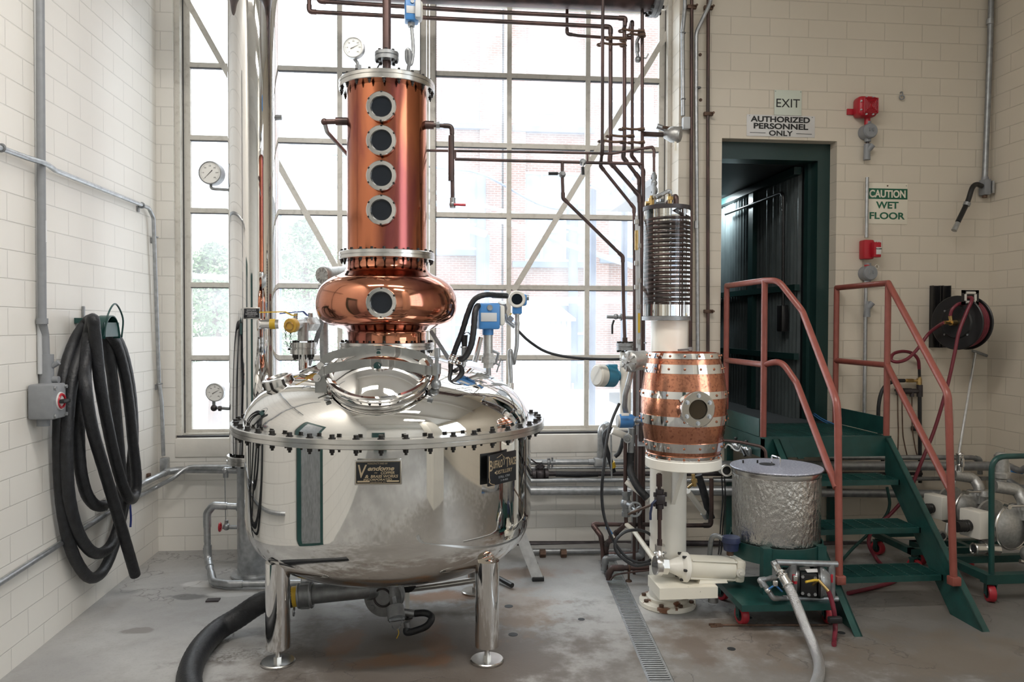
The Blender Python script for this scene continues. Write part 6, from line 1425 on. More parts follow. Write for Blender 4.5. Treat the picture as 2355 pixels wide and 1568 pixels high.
# struts right of the post
t = pipe('brace_pipe', 'white pipe slanting down right behind the post', [P(1582, 1130, -1.15), P(1624, 1186, -1.05)], S(7, -1.1), M_WHITE, fit=False); MB().cyl(P(1618, 1178, -1.06), P(1626, 1190, -1.05), S(8, -1.1), n=14).build('end_collar', M_GALV, t)
hose('drain_hose', 'thick black hose slanting down right behind the post', [P(1606, 1092, -1.05), P(1618, 1130, -1.05), P(1630, 1175, -1.05), P(1636, 1192, -1.05)], S(9, -1.05), M_RUBBER, 'hose')
t = thing('drain_cock', 'small brass cock under the barrel plate right of the post', 'valve', P(1596, 1110, -1.2))
m = MB(); m.cyl(P(1594, 1090, -1.2), P(1598, 1118, -1.2), .012, n=8); m.hexa(P(1596, 1102, -1.2), P(1597, 1110, -1.2), .02); m.tube([P(1594, 1112, -1.2), P(1582, 1122, -1.2)], .008, 6); m.build('body', M_BRASS, t)
for k in range(2):
    hose('thin_cable', ['left of two thin black cables hanging behind the post', 'right of two thin black cables hanging behind the post'][k], [P(1660+6*k, 1095, -.5), P(1662+6*k, 1150, -.5), P(1658+5*k, 1200, -.5), P(1654+5*k, 1260, -.45), PZ(1652+5*k, 1275, .006)], .005, M_RUBBER, 'cable', n=6, group='thin cables behind the post')

# ================================================================== FOIL TANK ON ITS CART
TC = V((4.01, -1.46, 0)); RT = S(102, TC.y)
zt1 = P(1785, 1075, TC.y).z; zt0 = P(1785, 1243, TC.y).z
t = thing('foil_tank', 'round tank wrapped in crinkled silver foil with a blue-grey lid on the green cart', 'tank', (TC.x, TC.y, zt0))
MB().lathe([(0, 0), (RT*.97, 0), (RT*.985, .01), (RT, (zt1-zt0)*.5), (RT*1.0, zt1-zt0-.035), (RT*.985, zt1-zt0-.03), (RT*.985, zt1-zt0), (0, zt1-zt0)], (TC.x, TC.y, zt0), n=80).build('foil_shell', M_FOIL, t)
MB().lathe([(RT*1.0, 0), (RT*1.01, .004), (RT*1.01, .028), (RT*1.0, .03)], (TC.x, TC.y, zt1-.034), n=72).build('rim_band', M_BRUSH, t)
ld = MB().lathe([(0, 0), (RT*1.04, 0), (RT*1.05, .004), (RT*1.04, .009), (0, .010)], (TC.x, TC.y, zt1+.001), n=72).build('lid', M_LID, t)
def TL(x, y): return PZ(x, y, zt1+.012)
a, b = TL(1775, 1066), TL(1794, 1072)
MB().tube(rounded([a, a+Zv*.05, b+Zv*.05, b], .012), .005, 8).build('lid_handle', M_CHROME, ld)
c = TL(1764, 1067); MB().lathe([(0, .0), (.045, .0), (.045, .0015)], c, n=28).build('fill_hole', M_VOID, ld)
for (x, y) in ((1742, 1064), (1709, 1064)): p = TL(x, y); MB().cyl(p-Zv*.003, p+Zv*.016, .005, n=10).build('lid_stud', M_BOLT, ld)
# cart
zf = .155
ct = thing('tank_cart', 'dark green cart with ring stand and red casters under the foil tank', 'cart', (TC.x, TC.y, 0))
cf, cfr, cl_, clb = PZ(1706, 1392, zf), PZ(1922, 1388, zf), PZ(1660, 1342, zf), PZ(1880, 1335, zf)
MB().prism([cf, cfr, V((cfr.x+.02, cl_.y+.12, zf)), V((cl_.x-.0, cl_.y+.10, zf))], (0, 0, -.035)).build('deck', M_GREEN, ct)
zr1, zr0 = zt0+.02, zt0-.075
MB().lathe([(RT*1.02, 0), (RT*1.05, 0), (RT*1.05, zr1-zr0), (RT*1.02, zr1-zr0)], (TC.x, TC.y, zr0), n=64).build('ring_band', M_GREEN, ct)
MB().lathe([(0, 0), (RT*1.0, 0), (RT*1.0, .012), (0, .012)], (TC.x, TC.y, zt0-.0135), n=48).build('tray', M_GREEN, ct)
for ang in (-.62, .72, 2.5, 3.8):
    o = V((TC.x+RT*1.05*sin(ang), TC.y-RT*1.05*cos(ang), 0)); 
    MB().b2((o.x-.025, o.y-.025, zf), (o.x+.025, o.y+.025, zr1+.005)).build('post', M_GREEN, ct)
def caster(par, p, r, ang, m=M_WHEEL):
    ax_ = V((cos(ang), sin(ang), 0)); c = V((p.x, p.y, r))
    w_ = MB().lathe([(0, -.016), (r*.5, -.016), (r*.55, -.02), (r*.93, -.02), (r, -.014), (r, .014), (r*.93, .02), (r*.55, .02), (r*.5, .016), (0, .016)], c, ax_, n=28).build('wheel', m, par)
    mb_ = MB(); mb_.cyl(c-ax_*.021, c+ax_*.021, r*.62, n=20); mb_.build('hub', M_BLACK, w_)
    f_ = MB(); R = Matrix((ax_, Zv.cross(ax_), Zv)).transposed()
    for s_ in (-1, 1): f_.box(c+ax_*(.028*s_)+Zv*r*.45, (.004, r*.7, r*1.3), R)
    f_.box(c+Zv*(r*1.12), (.062, r*.9, .006), R); f_.cyl(c+Zv*r*1.1, c+Zv*(r*1.35), r*.45, n=14); f_.cyl(c-ax_*.034, c+ax_*.034, .006, n=8)
    f_.build('fork', M_GREEN, w_)
rw = .05
for (x, y, an) in ((1706, 1434, .15), (1660, 1378, .5), (1904, 1432, -.2), (1890, 1372, .2)):
    p = PZ(x, y, 0); caster(ct, p, rw, an)
# diaphragm pump slung on the cart front
YD = -1.79
t = thing('diaphragm_pump', 'black and steel diaphragm pump between two steel manifolds on the cart front', 'pump', P(1860, 1335, YD))
MB().cyl(P(1785, 1293, YD), P(1925, 1297, YD), S(7.5, YD), n=18).build('upper_manifold', M_GALVD, t)
MB().cyl(P(1800, 1375, YD), P(1926, 1377, YD), S(7, YD), n=18).build('lower_manifold', M_GALVD, t)
for x in (1823, 1912): MB().cyl(P(x, 1297, YD), P(x, 1374, YD), S(9, YD), n=16).build('manifold_leg', M_GALVD, t)
pc = P(1858, 1336, YD+.02); an = V((.92, -.38, 0)).normalized()
MB().lathe([(0, -.115), (S(22, YD), -.112), (S(28, YD), -.10), (S(35, YD), -.082), (S(38, YD), -.066), (S(38, YD), -.060), (0, -.06)], pc, an, n=36).build('left_chamber', M_GALVD, t)
MB().lathe([(0, .115), (S(22, YD), .112), (S(28, YD), .10), (S(35, YD), .082), (S(38, YD), .066), (S(38, YD), .060), (0, .06)], pc, an, n=36).build('right_chamber', M_GALVD, t)
m = MB(); m.lathe([(0, -.06), (S(38, YD), -.06), (S(38, YD), -.048), (S(24, YD), -.042), (S(24, YD), .042), (S(38, YD), .048), (S(38, YD), .06), (0, .06)], pc, an, n=32); m.build('centre_block', M_BLACK, t)
face = V((an.y, -an.x, 0)); m = MB(); R = Matrix((an, -face, Zv)).transposed(); m.rbox(pc+face*.055, (.085, .035, .12), .006, R); m.build('valve_block', M_BLACK, t)
fb = MB()
for (dx, dz) in ((-.032, .045), (.032, .045), (-.032, -.045), (.032, -.045), (0, -.05)): o = pc+face*.073+an*dx+Zv*dz; fb.hexa(o, o+face*.008, .009)
x, y, _ = frame_of(an)
for i in range(10):
    a = 2*pi*i/10
    for s_ in (-1, 1): o = pc+(x*cos(a)+y*sin(a))*S(34, YD)+an*.066*s_; fb.hexa(o, o+an*.012*s_, .007)
fb.build('bolt_heads', M_GALV, t)
MB().b2((P(1818, 1315, YD).x, YD-.05, P(1818, 1336, YD).z), (P(1822, 1315, YD).x+.004, YD-.02, P(1818, 1318, YD).z)).build('red_label', M_RED, t)
p = P(1913, 1330, YD-.048); MB().rbox(p, (.012, .004, .045), .001).build('red_label', M_RED, t)
MB().rbox(P(1868, 1312, YD-.02), (.07, .03, .004), .001, Matrix.Rotation(.3, 3, 'X')).build('white_label', M_SIGNW, t)
a, b = P(1883, 1334, YD-.09), P(1905, 1359, YD-.12)
MB().tube([pc+face*.07+V((.02, 0, .0)), a, b], S(4, YD), 12).build('brass_inlet', M_BRASS, t)
MB().tube([P(1853, 1338, YD-.12), P(1872, 1334, YD-.11), P(1880, 1334, YD-.10)], S(3, YD), 8).build('yellow_lever', M_YELLOW, t)
hose('air_hose', 'maroon air hose hanging from the brass inlet of the cart pump to the floor', [b, P(1911, 1375, YD-.12), P(1918, 1405, YD-.13), P(1921, 1440, YD-.12), PZ(1919, 1468, .012), PZ(1918, 1482, .012)], S(5.5, YD), M_MAROON, n=12)
p = P(1920, 1425, YD-.15); m = MB(); m.rbox(p, (.075, .03, .035), .008)
solo('hose_clamp', m, M_BLACK, 'black two-bolt clamp gripping the maroon hose by the cart caster', 'clamp')
m = MB(); pl = [P(1783, 1298, YD), P(1795, 1318, YD-.06), P(1807, 1336, YD-.10)]
t = thing('hose_assembly', 'braided steel hose with couplings falling from the cart pump to the floor', 'hose', PZ(1868, 1565))
MB().cyl(P(1785, 1297, YD), P(1777, 1300, YD), S(10, YD), n=18).build('elbow', M_GALVD, t)
m.tube(pl, S(8, YD), 14); m.torus(pl[1], pl[1]-pl[0], S(9, YD), .007, 20, 6); m.hexa(pl[0], P(1788, 1306, YD-.02), S(9, YD)); m.build('swivel', M_BRUSH, t)
m = MB(); a, b = P(1800, 1325, YD-.08), P(1812, 1346, YD-.115); m.cyl(a, b, S(12, YD), n=20); m.torus(a, b-a, S(12, YD), .005, 20, 6); m.torus(b, b-a, S(12, YD), .005, 20, 6)
for s_ in (-1, 1): m.rbox((a+b)/2+V((.055*s_, 0, .012*s_)), (.025, .014, .03), .004)
m.build('cam_coupling', M_BRUSH, t)
bh_ = [P(1808, 1340, YD-.105), P(1818, 1358, YD-.13), P(1830, 1385, YD-.16), P(1842, 1415, YD-.2)]
bh_ += [PZ(1856, 1450, .10), PZ(1873, 1490, .05), PZ(1884, 1530, .031), PZ(1878, 1568, .03), PZ(1850, 1620, .03), PZ(1790, 1680, .03)]
mbr = mm('braid', (.62, .62, .63), .95, .3)
t_ = mbr.node_tree; b_ = t_.nodes['Principled BSDF']; g_ = nn(t_, 'ShaderNodeNewGeometry'); vz = nn(t_, 'ShaderNodeTexVoronoi'); vz.inputs['Scale'].default_value = 300
t_.links.new(g_.outputs['Position'], vz.inputs['Vector']); bp_ = nn(t_, 'ShaderNodeBump'); bp_.inputs['Strength'].default_value = .7; bp_.inputs['Distance'].default_value = .004
t_.links.new(vz.outputs['Distance'], bp_.inputs['Height']); t_.links.new(bp_.outputs[0], b_.inputs['Normal'])
MB().tube(smooth_path(bh_, 8), .026, 20).build('braided_hose', mbr, t, 60)
t = pipe('bypass_pipe', 'steel bypass pipe with blue-lever valve on the left of the cart pump', [P(1786, 1300, YD), P(1784, 1328, YD), P(1746, 1334, YD-.02), P(1760, 1348, YD-.04), P(1778, 1376, YD-.06), P(1810, 1376, YD)], S(5.5, YD), M_GALVD, bend=.025)
MB().hexa(P(1752, 1340, YD-.03), P(1757, 1347, YD-.035), S(9, YD)).build('union', M_GALVD, t)
MB().ball(P(1766, 1358, YD-.05), S(8, YD), 12).build('valve_ball', M_BRUSH, t)
MB().tube([P(1768, 1354, YD-.07), P(1780, 1346, YD-.08), P(1784, 1346, YD-.08), P(1799, 1360, YD-.08)], .005, 6).build('lever', M_BLUE, t)
for (x0, y0, x1, y1) in ((1845, 1378, 1850, 1400), (1893, 1380, 1898, 1400)):
    tag(MB().tube([P(x0, y0, YD), P(x1, y1, YD)], .006, 8).build('pump_stud', M_GALV), f'short steel stud under the lower manifold, the {"left" if x0 < 1860 else "right"} of two', 'stud', 'studs under the cart pump')
w0, w1 = PZ(1660, 1437, .006), PZ(1905, 1437, .006)
t = thing('long_wrench', 'long rusty open-ended rod wrench lying on the floor before the cart', 'wrench', w0)
MB().tube([w0, w1], .006, 8).build('shaft', M_STEELR, t)
m = MB(); m.box(w0+V((-.02, 0, .0)), (.04, .03, .010)); m.box(w0+V((-.05, .014, .0)), (.035, .010, .010)); m.box(w0+V((-.05, -.014, .0)), (.035, .010, .010)); m.build('jaw', M_STEELR, t)

# ================================================================== STAIRS AND LANDING
ST = thing('steel_stairs', 'dark green steel stairs with grated treads and landing below the doorway', 'stairs', (4.6, -1.0, 0))
LX0, LX1, LY0, LY1 = 4.165, 5.07, -.90, YR-.004
LZ = P(1900, 1006, LY0).z
m = MB(); fr = .13
m.b2((LX0, LY0, LZ-fr), (LX1, LY0+.02, LZ)); m.b2((LX0, LY0, LZ-fr), (LX0+.02, LY1, LZ)); m.b2((LX1-.02, LY0, LZ-fr), (LX1, LY1, LZ)); m.b2((LX0, LY1-.02, LZ-fr), (LX1, LY1, LZ))
m.build('landing_frame', M_GREEN, ST)
def grate(lo, hi, step, name, parent, z, th=.022, cross=.1):
    m = MB(); x = lo[0]
    y = lo[1]
    while y < hi[1]: m.b2((lo[0], y, z-th), (hi[0], y+.004, z)); y += step
    x = lo[0]
    while x < hi[0]+.001: m.b2((x, lo[1], z-th*.6), (x+.005, hi[1], z-.001)); x += cross
    return m.build(name, M_GREEN, parent)
grate((LX0+.02, LY0+.03), (LX1-.02, LY1-.02), .024, 'landing_grating', ST, LZ+.004, cross=.06)
MB().b2((LX0, LY0-.002, LZ-.004), (LX1, LY0+.04, LZ+.006)).build('nosing', M_GREEN, ST)
for x in (LX0, LX1-.008): MB().b2((x, LY0+.045, LZ+.005), (x+.008, LY1, LZ+.125)).build('toe_plate', M_GREEN, ST)
for x in (LX0+.02, LX1-.07): MB().b2((x, LY1-.07, 0), (x+.05, LY1-.02, LZ-fr)).build('landing_post', M_GREEN, ST)
MB().prism([P(1814, 1012, LY0-.001), P(1830, 1012, LY0-.001), P(1850, 1055, LY0-.001), P(1836, 1055, LY0-.001)], (0, .012, 0)).build('stiffener', M_GREEN, ST)
SX0, SX1 = 4.285, 4.965
fL, fR = PZ(1940, 1446, 0), PZ(2232, 1446, 0)
y_t = [-1.60, -1.37, -1.13]
tz = [P(2178, 1322, y_t[0]).z, P(2130, 1213, y_t[1]).z, P(2083, 1103, y_t[2]).z]
sl = (LZ-.02)/(LY0-(fR.y+.02))
for k, (xa, xb, f0) in enumerate(((4.165, SX0, fL), (5.06, SX1, fR))):
    top = V((xb if k == 0 else xb+.06, LY0+.0, LZ-.01)); bot = V((xb, -1.93, 0))
    m = MB(); d = .17
    poly = [V((top.x, LY0-.005, LZ-.005)), V((top.x, LY0-.005, LZ-.20)), V((bot.x, bot.y+.20, 0)), V((bot.x, bot.y, 0)), V((bot.x, bot.y+.06, .12))]
    # a channel stringer: plate with a flange along each edge
    s_ = 1 if k == 0 else -1
    m.prism([V((top.x, LY0-.006, LZ-.005)), V((top.x, LY0-.006, LZ-.24)), V((bot.x, bot.y+.26, .0)), V((bot.x, bot.y, .0))], (.010*s_*-1, 0, 0))
    m.prism([V((top.x, LY0-.006, LZ-.005)), V((top.x, LY0-.006, LZ-.013)), V((bot.x, bot.y+.008, .0)), V((bot.x, bot.y, .0))], (.045*s_*-1, 0, 0))
    m.prism([V((top.x, LY0-.006, LZ-.232)), V((top.x, LY0-.006, LZ-.24)), V((bot.x, bot.y+.26, .0)), V((bot.x, bot.y+.252, .0))], (.045*s_*-1, 0, 0))
    m.build('stringer', M_GREEN, ST)
for k in range(3):
    x0, x1 = SX0+.0, SX1-.0+.012*k
    tr = MB(); z = tz[k]; y = y_t[k]
    tr.b2((x0, y, z-.032), (x1, y+.012, z)); tr.b2((x0, y+.228, z-.032), (x1, y+.24, z)); tr.b2((x0, y, z-.032), (x0+.008, y+.24, z)); tr.b2((x1-.008, y, z-.032), (x1, y+.24, z))
    tr = tr.build('tread', M_GREEN, ST)
    g = MB(); yy = y+.03
    while yy < y+.22: g.b2((x0+.008, yy, z-.024), (x1-.008, yy+.004, z-.001)); yy += .026
    xx = x0+.09
    while xx < x1-.02: g.b2((xx, y+.012, z-.016), (xx+.006, y+.228, z)); xx += .098
    g.build('tread_grating', M_GREEN, tr)
# railings
rr = .0205
RY = LY0+.005
def rail(label, pts_list, posts, foot, cat='railing'):
    t = thing('handrail', label, cat, foot, 'salmon handrails of the stairs')
    for nm, pts, bend in pts_list: MB().tube(rounded(pts, bend), rr, 16).build(nm, M_SALMON, t)
    for a, b in posts: MB().tube([a, b], rr, 16).build('post', M_SALMON, t)
    return t
Yk2 = YR-.045
YP = -1.70
def px3(x, y, Y): return P(x, y, Y)
pL = {'bt': P(1668, 657, Yk2), 'bb': P(1672, 985, Yk2), 'ft': P(1744, 643, RY), 'fb': P(1748, 1006, RY)}
bt = V((LX0+.02, Yk2, pL['bt'].z)); bb = V((LX0+.02, Yk2, LZ)); ft = V((LX0+.02, RY+.02, pL['ft'].z)); fb_ = V((LX0+.02, RY+.02, LZ))
ft.z = bt.z
zm = P(1668, 828, Yk2).z
def seg(pts): return [P(x, y, Y) for x, y, Y in pts]
t = rail('salmon handrail with curved return on the left side of the green stairs', [
    ('top_rail', [bt, ft, P(1790, 645, -.98), P(1845, 715, -1.12), P(1925, 925, YP), P(1928, 1000, YP)], .11),
    ('middle_rail', [V((bt.x, bt.y, zm)), V((ft.x, ft.y, zm)), P(1797, 829, -.98), P(1832, 880, -1.08), P(1924, 1122, YP)], .10)],
    [(bt, bb), (ft, fb_), (P(1927, 960, YP), P(1930, 1330, YP))], fb_)
p = P(1930, 1332, YP); MB().rbox(p, (.055, .055, .05), .005).build('post_socket', M_SALMON, t)
bt = V((LX1-.02, Yk2, P(1935, 662, Yk2).z)); bb = V((LX1-.02, Yk2, LZ)); ft = V((LX1-.02, RY+.02, P(2049, 652, RY).z)); fb_ = V((LX1-.02, RY+.02, LZ)); ft.z = bt.z
zm = P(1935, 829, Yk2).z
t = rail('salmon handrail running straight down the right side of the green stairs', [
    ('top_rail', [bt, ft], .0), ('sloping_rail', [ft, P(2180, 905, YP), P(2184, 1000, YP)], .09),
    ('middle_rail', [V((bt.x, bt.y, zm)), V((ft.x, ft.y, zm))], .0), ('sloping_middle_rail', [V((ft.x, ft.y, zm)), P(2187, 1130, YP)], .0)],
    [(bt, bb), (ft, fb_), (P(2182, 950, YP), P(2193, 1330, YP))], fb_)
m = MB(); m.ball(ft, rr*1.02, 12); m.ball(bt, rr*1.02, 12); m.build('corner', M_SALMON, t)
p = P(2194, 1335, YP); MB().rbox(p, (.055, .055, .05), .005).build('post_socket', M_SALMON, t)
# small white pneumatic cocks on the landing side
XV = LX0-.012
def VL(x, y, X=XV): return PX(x, y, X)
t = thing('valve_manifold', 'small manifold of cocks with black ball handles on the left side of the landing', 'valve', VL(1700, 1036))
c = VL(1704, 1032); MB().rbox((XV, c.y, c.z), (.02, .34, .05), .004).build('plate', M_GALVD, t)
for (x, y) in ((1692, 1012), (1716, 1020)):
    m = MB(); c = VL(x, y+12, XV-.03); m.ball(c, .018, 10); m.tube([c-Yv*.05, c+Yv*.05], .009, 8); m.tube([c, c+Xv*.03], .010, 8); m.build('cock', M_ALU, t)
    m = MB(); m.cyl(c, c+Zv*.045, .003, n=6); m.ball(c+Zv*.05, .012, 10); m.build('ball_handle', M_BLACK, t)
MB().tube(smooth_path([VL(x, y, XV-.02) for x, y in ((1668, 1030), (1674, 1022), (1682, 1026), (1690, 1034), (1700, 1036), (1706, 1026))], 4), .006, 8).build('white_tube', M_DIAL, t)
MB().tube([VL(1706, 1030, XV-.03), VL(1714, 1048, XV-.03)], .010, 8).build('black_barrel', M_BLACK, t)
a, b = P(1662, 1078, -1.15), P(1672, 1082, -1.30)
t = thing('open_pipe_end', 'open steel pipe end pointing forward right of the barrel plate', 'pipe', a)
MB().lathe([(.026, 0), (.036, 0), (.038, .005), (.038, .02), (.033, .024), (.033, .14), (.026, .14)], b, (a-b), n=28).build('tube', M_BRUSH, t); MB().lathe([(0, .02), (.026, .02)], b, (a-b), n=24).build('bore', M_VOID, t)
hose('green_hose', 'dark green hose trailing behind the stair treads to the floor', [P(2040, 1120, -.5), P(2046, 1160, -.5), P(2034, 1190, -.52), P(2000, 1225, -.6), P(1960, 1262, -.68), PZ(1925, 1300, .02), PZ(1880, 1330, .015)], .011, M_GREEN, n=8)

# ================================================================== RIGHT PART OF THE BACK WALL
def sign(name, label, x0, y0, x1, y1, m, cat='sign', dy=0.0, th=.004):
    a, b = P(x0, y0, YR), P(x1, y1, YR); c = (a+b)/2; c.y = YR-th/2-dy-.001
    t = thing(name, label, cat, c); w_, h_ = abs(b.x-a.x), abs(a.z-b.z)
    MB().rbox(c, (w_, th, h_), .0015).build('plate', m, t)
    m_ = MB(); 
    for (sx_, sz_) in ((-.46, .44), (.46, .44)): m_.cyl(c+V((w_*sx_, -th/2-.001, h_*sz_)), c+V((w_*sx_, 0, h_*sz_)), .004, n=8)
    m_.build('screw', M_GALVD, t)
    return t, c-Yv*(th/2), w_, h_
t, c, w_, h_ = sign('exit_sign', 'pale square EXIT sign over the doorway', 1780, 207, 1842, 267, M_SIGNG, dy=.005)
text_mesh('EXIT', M_INK, t, c+V((0, -.001, -.02*h_)), h_*.33, Xv, Zv, w_*.86)
t, c, w_, h_ = sign('door_sign', 'wide white AUTHORIZED PERSONNEL ONLY sign over the doorway', 1717, 263, 1873, 317, M_SIGNW)
text_mesh('AUTHORIZED', M_INK, t, c+V((-.01*w_, -.001, .30*h_)), h_*.27, Xv, Zv, w_*.87, bold=.03)
text_mesh('PERSONNEL', M_INK, t, c+V((0, -.001, -.02*h_)), h_*.27, Xv, Zv, w_*.80, bold=.03)
text_mesh('ONLY', M_INK, t, c+V((0, -.001, -.34*h_)), h_*.25, Xv, Zv, w_*.35, bold=.025)
m = MB()
for s_ in (-1, 1): m.box(c+V((s_*w_*.34, -.001, -.34*h_)), (w_*.23, .001, h_*.022))
m.build('dash', M_INK, t)
t, c, w_, h_ = sign('caution_sign', 'cream CAUTION WET FLOOR sign right of the doorway', 1993, 420, 2086, 516, M_SIGNC)
gp = MB().rbox(c+V((0, -.0006, .235*h_)), (w_*.98, .0016, h_*.26), .0007).build('green_panel', M_SIGNT, t)
m = MB(); m.cyl(c+V((0, -.003, .43*h_)), c+V((0, 0, .43*h_)), .006, n=10); m.build('screw', M_STEELR, t)
text_mesh('CAUTION', M_SIGNC, t, c+V((0, -.002, .235*h_)), h_*.185, Xv, Zv, w_*.88, bold=.03)
text_mesh('WET', M_SIGNT, t, c+V((0, -.001, -.04*h_)), h_*.17, Xv, Zv, w_*.55, bold=.025)
text_mesh('FLOOR', M_SIGNT, t, c+V((0, -.001, -.30*h_)), h_*.17, Xv, Zv, w_*.86, bold=.025)
# alarm horn, conduit line
hc = P(1994, 245, YR-.08)
t = thing('alarm_horn', 'red square alarm horn high on the wall right of the doorway', 'alarm', (hc.x, YR, hc.z)); s_ = S(48, YR)
MB().rbox((hc.x, YR-.055, hc.z), (s_, .11, s_), .03, seg=3).build('housing', M_RED, t)
g = MB(); 
for k in range(5):
    r_ = s_*.07*(k+1)
    for (a, b, c_, d_) in ((-r_, r_, r_, r_), (-r_, -r_, r_, -r_), (-r_, -r_, -r_, r_), (r_, -r_, r_, r_)): g.cyl((hc.x+.01+a, YR-.122, hc.z+b), (hc.x+.01+c_, YR-.122, hc.z+d_), .003, n=6)
g.cyl((hc.x+.01-s_*.35, YR-.122, hc.z-s_*.35), (hc.x+.01+s_*.35, YR-.122, hc.z+s_*.35), .003, n=6); g.cyl((hc.x+.01-s_*.35, YR-.122, hc.z+s_*.35), (hc.x+.01+s_*.35, YR-.122, hc.z-s_*.35), .003, n=6)
MB().rbox((hc.x+.01, YR-.112, hc.z), (s_*.78, .012, s_*.78), .01).build('face_panel', M_RED, t)
g.build('grille', M_RED, t)
m = MB()
for (a, b) in ((-.42, .2), (-.42, -.22), (.42, .2), (.42, -.22), (-.15, .43), (.2, .43), (-.15, -.43), (.2, -.43)): m.cyl((hc.x+s_*a, YR-.118, hc.z+s_*b), (hc.x+s_*a, YR-.105, hc.z+s_*b), .006, n=8)
m.build('screw', M_LGREY, t)
m = MB(); l0 = P(1955, 258, YR); m.rbox((l0.x+.03, YR-.008, l0.z), (.12, .014, .045), .003); m.build('mounting_lug', M_RED, t)
p = P(1988, 276, YR); MB().cyl((p.x, YR-.04, p.z+.02), (p.x, YR-.04, p.z-.05), .022, n=14).build('red_neck', M_RED, t)
lx = P(1989, 300, YR).x
def jbox(label, y, side=1):
    c = P(1989, y, YR); t = thing('round_junction_box', label, 'junction box', (c.x, YR, c.z), 'round grey junction boxes')
    m = MB(); m.cyl((c.x, YR-.001, c.z), (c.x, YR-.075, c.z), S(18, YR), n=28); m.cyl((c.x, YR-.04, c.z-S(24, YR)), (c.x, YR-.04, c.z+S(24, YR)), .024, n=14); m.build('body', M_GREY, t)
    m = MB(); m.lathe([(0, .016), (S(15.5, YR), .014), (S(17, YR), .008), (S(17, YR), 0), (0, 0)], (c.x+.0, YR-.075, c.z), (0, -1, 0), n=28); m.rbox((c.x-.014, YR-.094, c.z+.005), (.006, .01, .026), .002); m.rbox((c.x+.014, YR-.094, c.z+.005), (.006, .01, .026), .002); m.build('cover', M_GREY, t)
    return c
jbox('round grey junction box directly below the red alarm horn', 306)
jbox('round grey junction box directly below the red pull station', 629)
def sealf(label, y):
    c = P(1987, y, YR); t = thing('seal_fitting', label, 'fitting', (c.x, YR, c.z), 'grey seal fittings on the conduit')
    m = MB(); m.cyl((c.x, YR-.04, c.z-.06), (c.x, YR-.04, c.z+.06), .026, .022, n=16); m.cyl((c.x, YR-.04, c.z+.005), (c.x+.035, YR-.06, c.z+.05), .022, n=14); m.build('body', M_GREY, t)
sealf('grey seal fitting on the conduit between alarm horn and wet floor sign', 352)
sealf('grey seal fitting on the conduit behind the right handrail', 711)
pipe('conduit', 'galvanised conduit dropping from the seal fitting past the wet floor sign', [V((lx, YR-.04, P(0, 365, YR).z)), V((lx, YR-.04, P(1989, 548, YR).z))], S(4, YR), M_GALV, 'conduit', fit=False)
pipe('conduit', 'galvanised conduit running down behind the right handrail to the landing', [V((lx, YR-.04, P(1989, 648, YR).z)), V((lx, YR-.04, P(1989, 970, YR).z))], S(4.5, YR), M_GALV, 'conduit', fit=False)
pipe('conduit', 'short dark nipple joining the round box to the seal fitting', [V((lx, YR-.04, P(1989, 328, YR).z)), V((lx, YR-.04, P(1989, 345, YR).z))], S(4, YR), M_DARKP, 'conduit', fit=False)
c = P(1989, 577, YR); t = thing('pull_station', 'red fire pull station with white label on the conduit line', 'alarm', (c.x, YR, c.z))
MB().rbox((c.x-.01, YR-.04, c.z+.005), (S(26, YR), .08, S(46, YR)), .012).build('back_box', M_RED, t)
MB().rbox((c.x+.03, YR-.10, c.z-.0), (S(18, YR), .05, S(36, YR)), .006).build('cover', M_RED, t)
MB().rbox((c.x+.036, YR-.127, c.z-.01), (S(12, YR), .003, S(17, YR)), .001).build('white_label', M_SIGNW, t)
text_mesh('FIRE', M_SIGNW, t, (c.x+.034, YR-.1265, c.z+.062), .018, Xv, Zv, .055)
text_mesh('PULL DOWN', M_INK, t, (c.x+.036, YR-.129, c.z+.005), .010, Xv, Zv, .045)
m = MB(); m.cyl((c.x, YR-.04, c.z-.11), (c.x, YR-.04, c.z-.145), .024, n=14); m.build('neck', M_RED, t)
MB().torus((c.x+.05, YR-.08, c.z-.125), Yv, .014, .003, 16, 6).build('pull_ring', M_CHROME, t)
c = P(2071, 222, YR); m = MB()
m.torus((c.x, YR-.008, c.z+.018), (1, .3, 0), .014, .005, 14, 6); m.torus((c.x, YR-.02, c.z-.012), (.3, 1, 0), .016, .005, 14, 6); solo('chain_link', m, M_GALVD, 'small grey chain link hanging from the wall right of the red alarm horn', 'chain')
# corner conduit
ycc = YR-.04
t = pipe('conduit', 'thick grey conduit coming down the right corner to a small box', [P(2281, -60, ycc), P(2277, 100, ycc), P(2265, 410, ycc)], S(6.5, ycc), M_GALVD, 'conduit', fit=False)
MB().cyl(P(2277, 44, ycc), P(2276, 56, ycc), S(8, ycc), n=14).build('coupling', M_GALV, t)
c = P(2265, 431, ycc); t = thing('switch_box', 'small grey box at the foot of the thick corner conduit', 'box', c)
m = MB(); m.rbox(c, (S(17, ycc), .07, S(38, ycc)), .006); m.cyl(c+Zv*S(18, ycc), c+Zv*S(25, ycc), .026, n=14); m.build('box', M_GREY, t); MB().rbox(c+V((.045, .0, .0)), (.02, .075, S(30, ycc)), .003).build('cover', M_GALV, t)
MB().cyl(c-Zv*S(19, ycc), c-Zv*S(25, ycc), .018, n=12).build('rust_plug', M_STEELR, t)
hp2 = [P(2258, 428, ycc-.02), P(2246, 424, ycc-.03), P(2236, 432, ycc-.05), P(2226, 462, ycc-.06), P(2212, 492, ycc-.08), P(2194, 530, ycc-.1)]
t = thing('flexible_conduit', 'black flexible conduit with grey end hanging off the corner box', 'conduit', hp2[-1])
MB().tube(smooth_path(hp2[:-1]+[P(2203, 510, ycc-.09)], 6), S(6, ycc), 14).build('sleeve', M_BLACK, t)
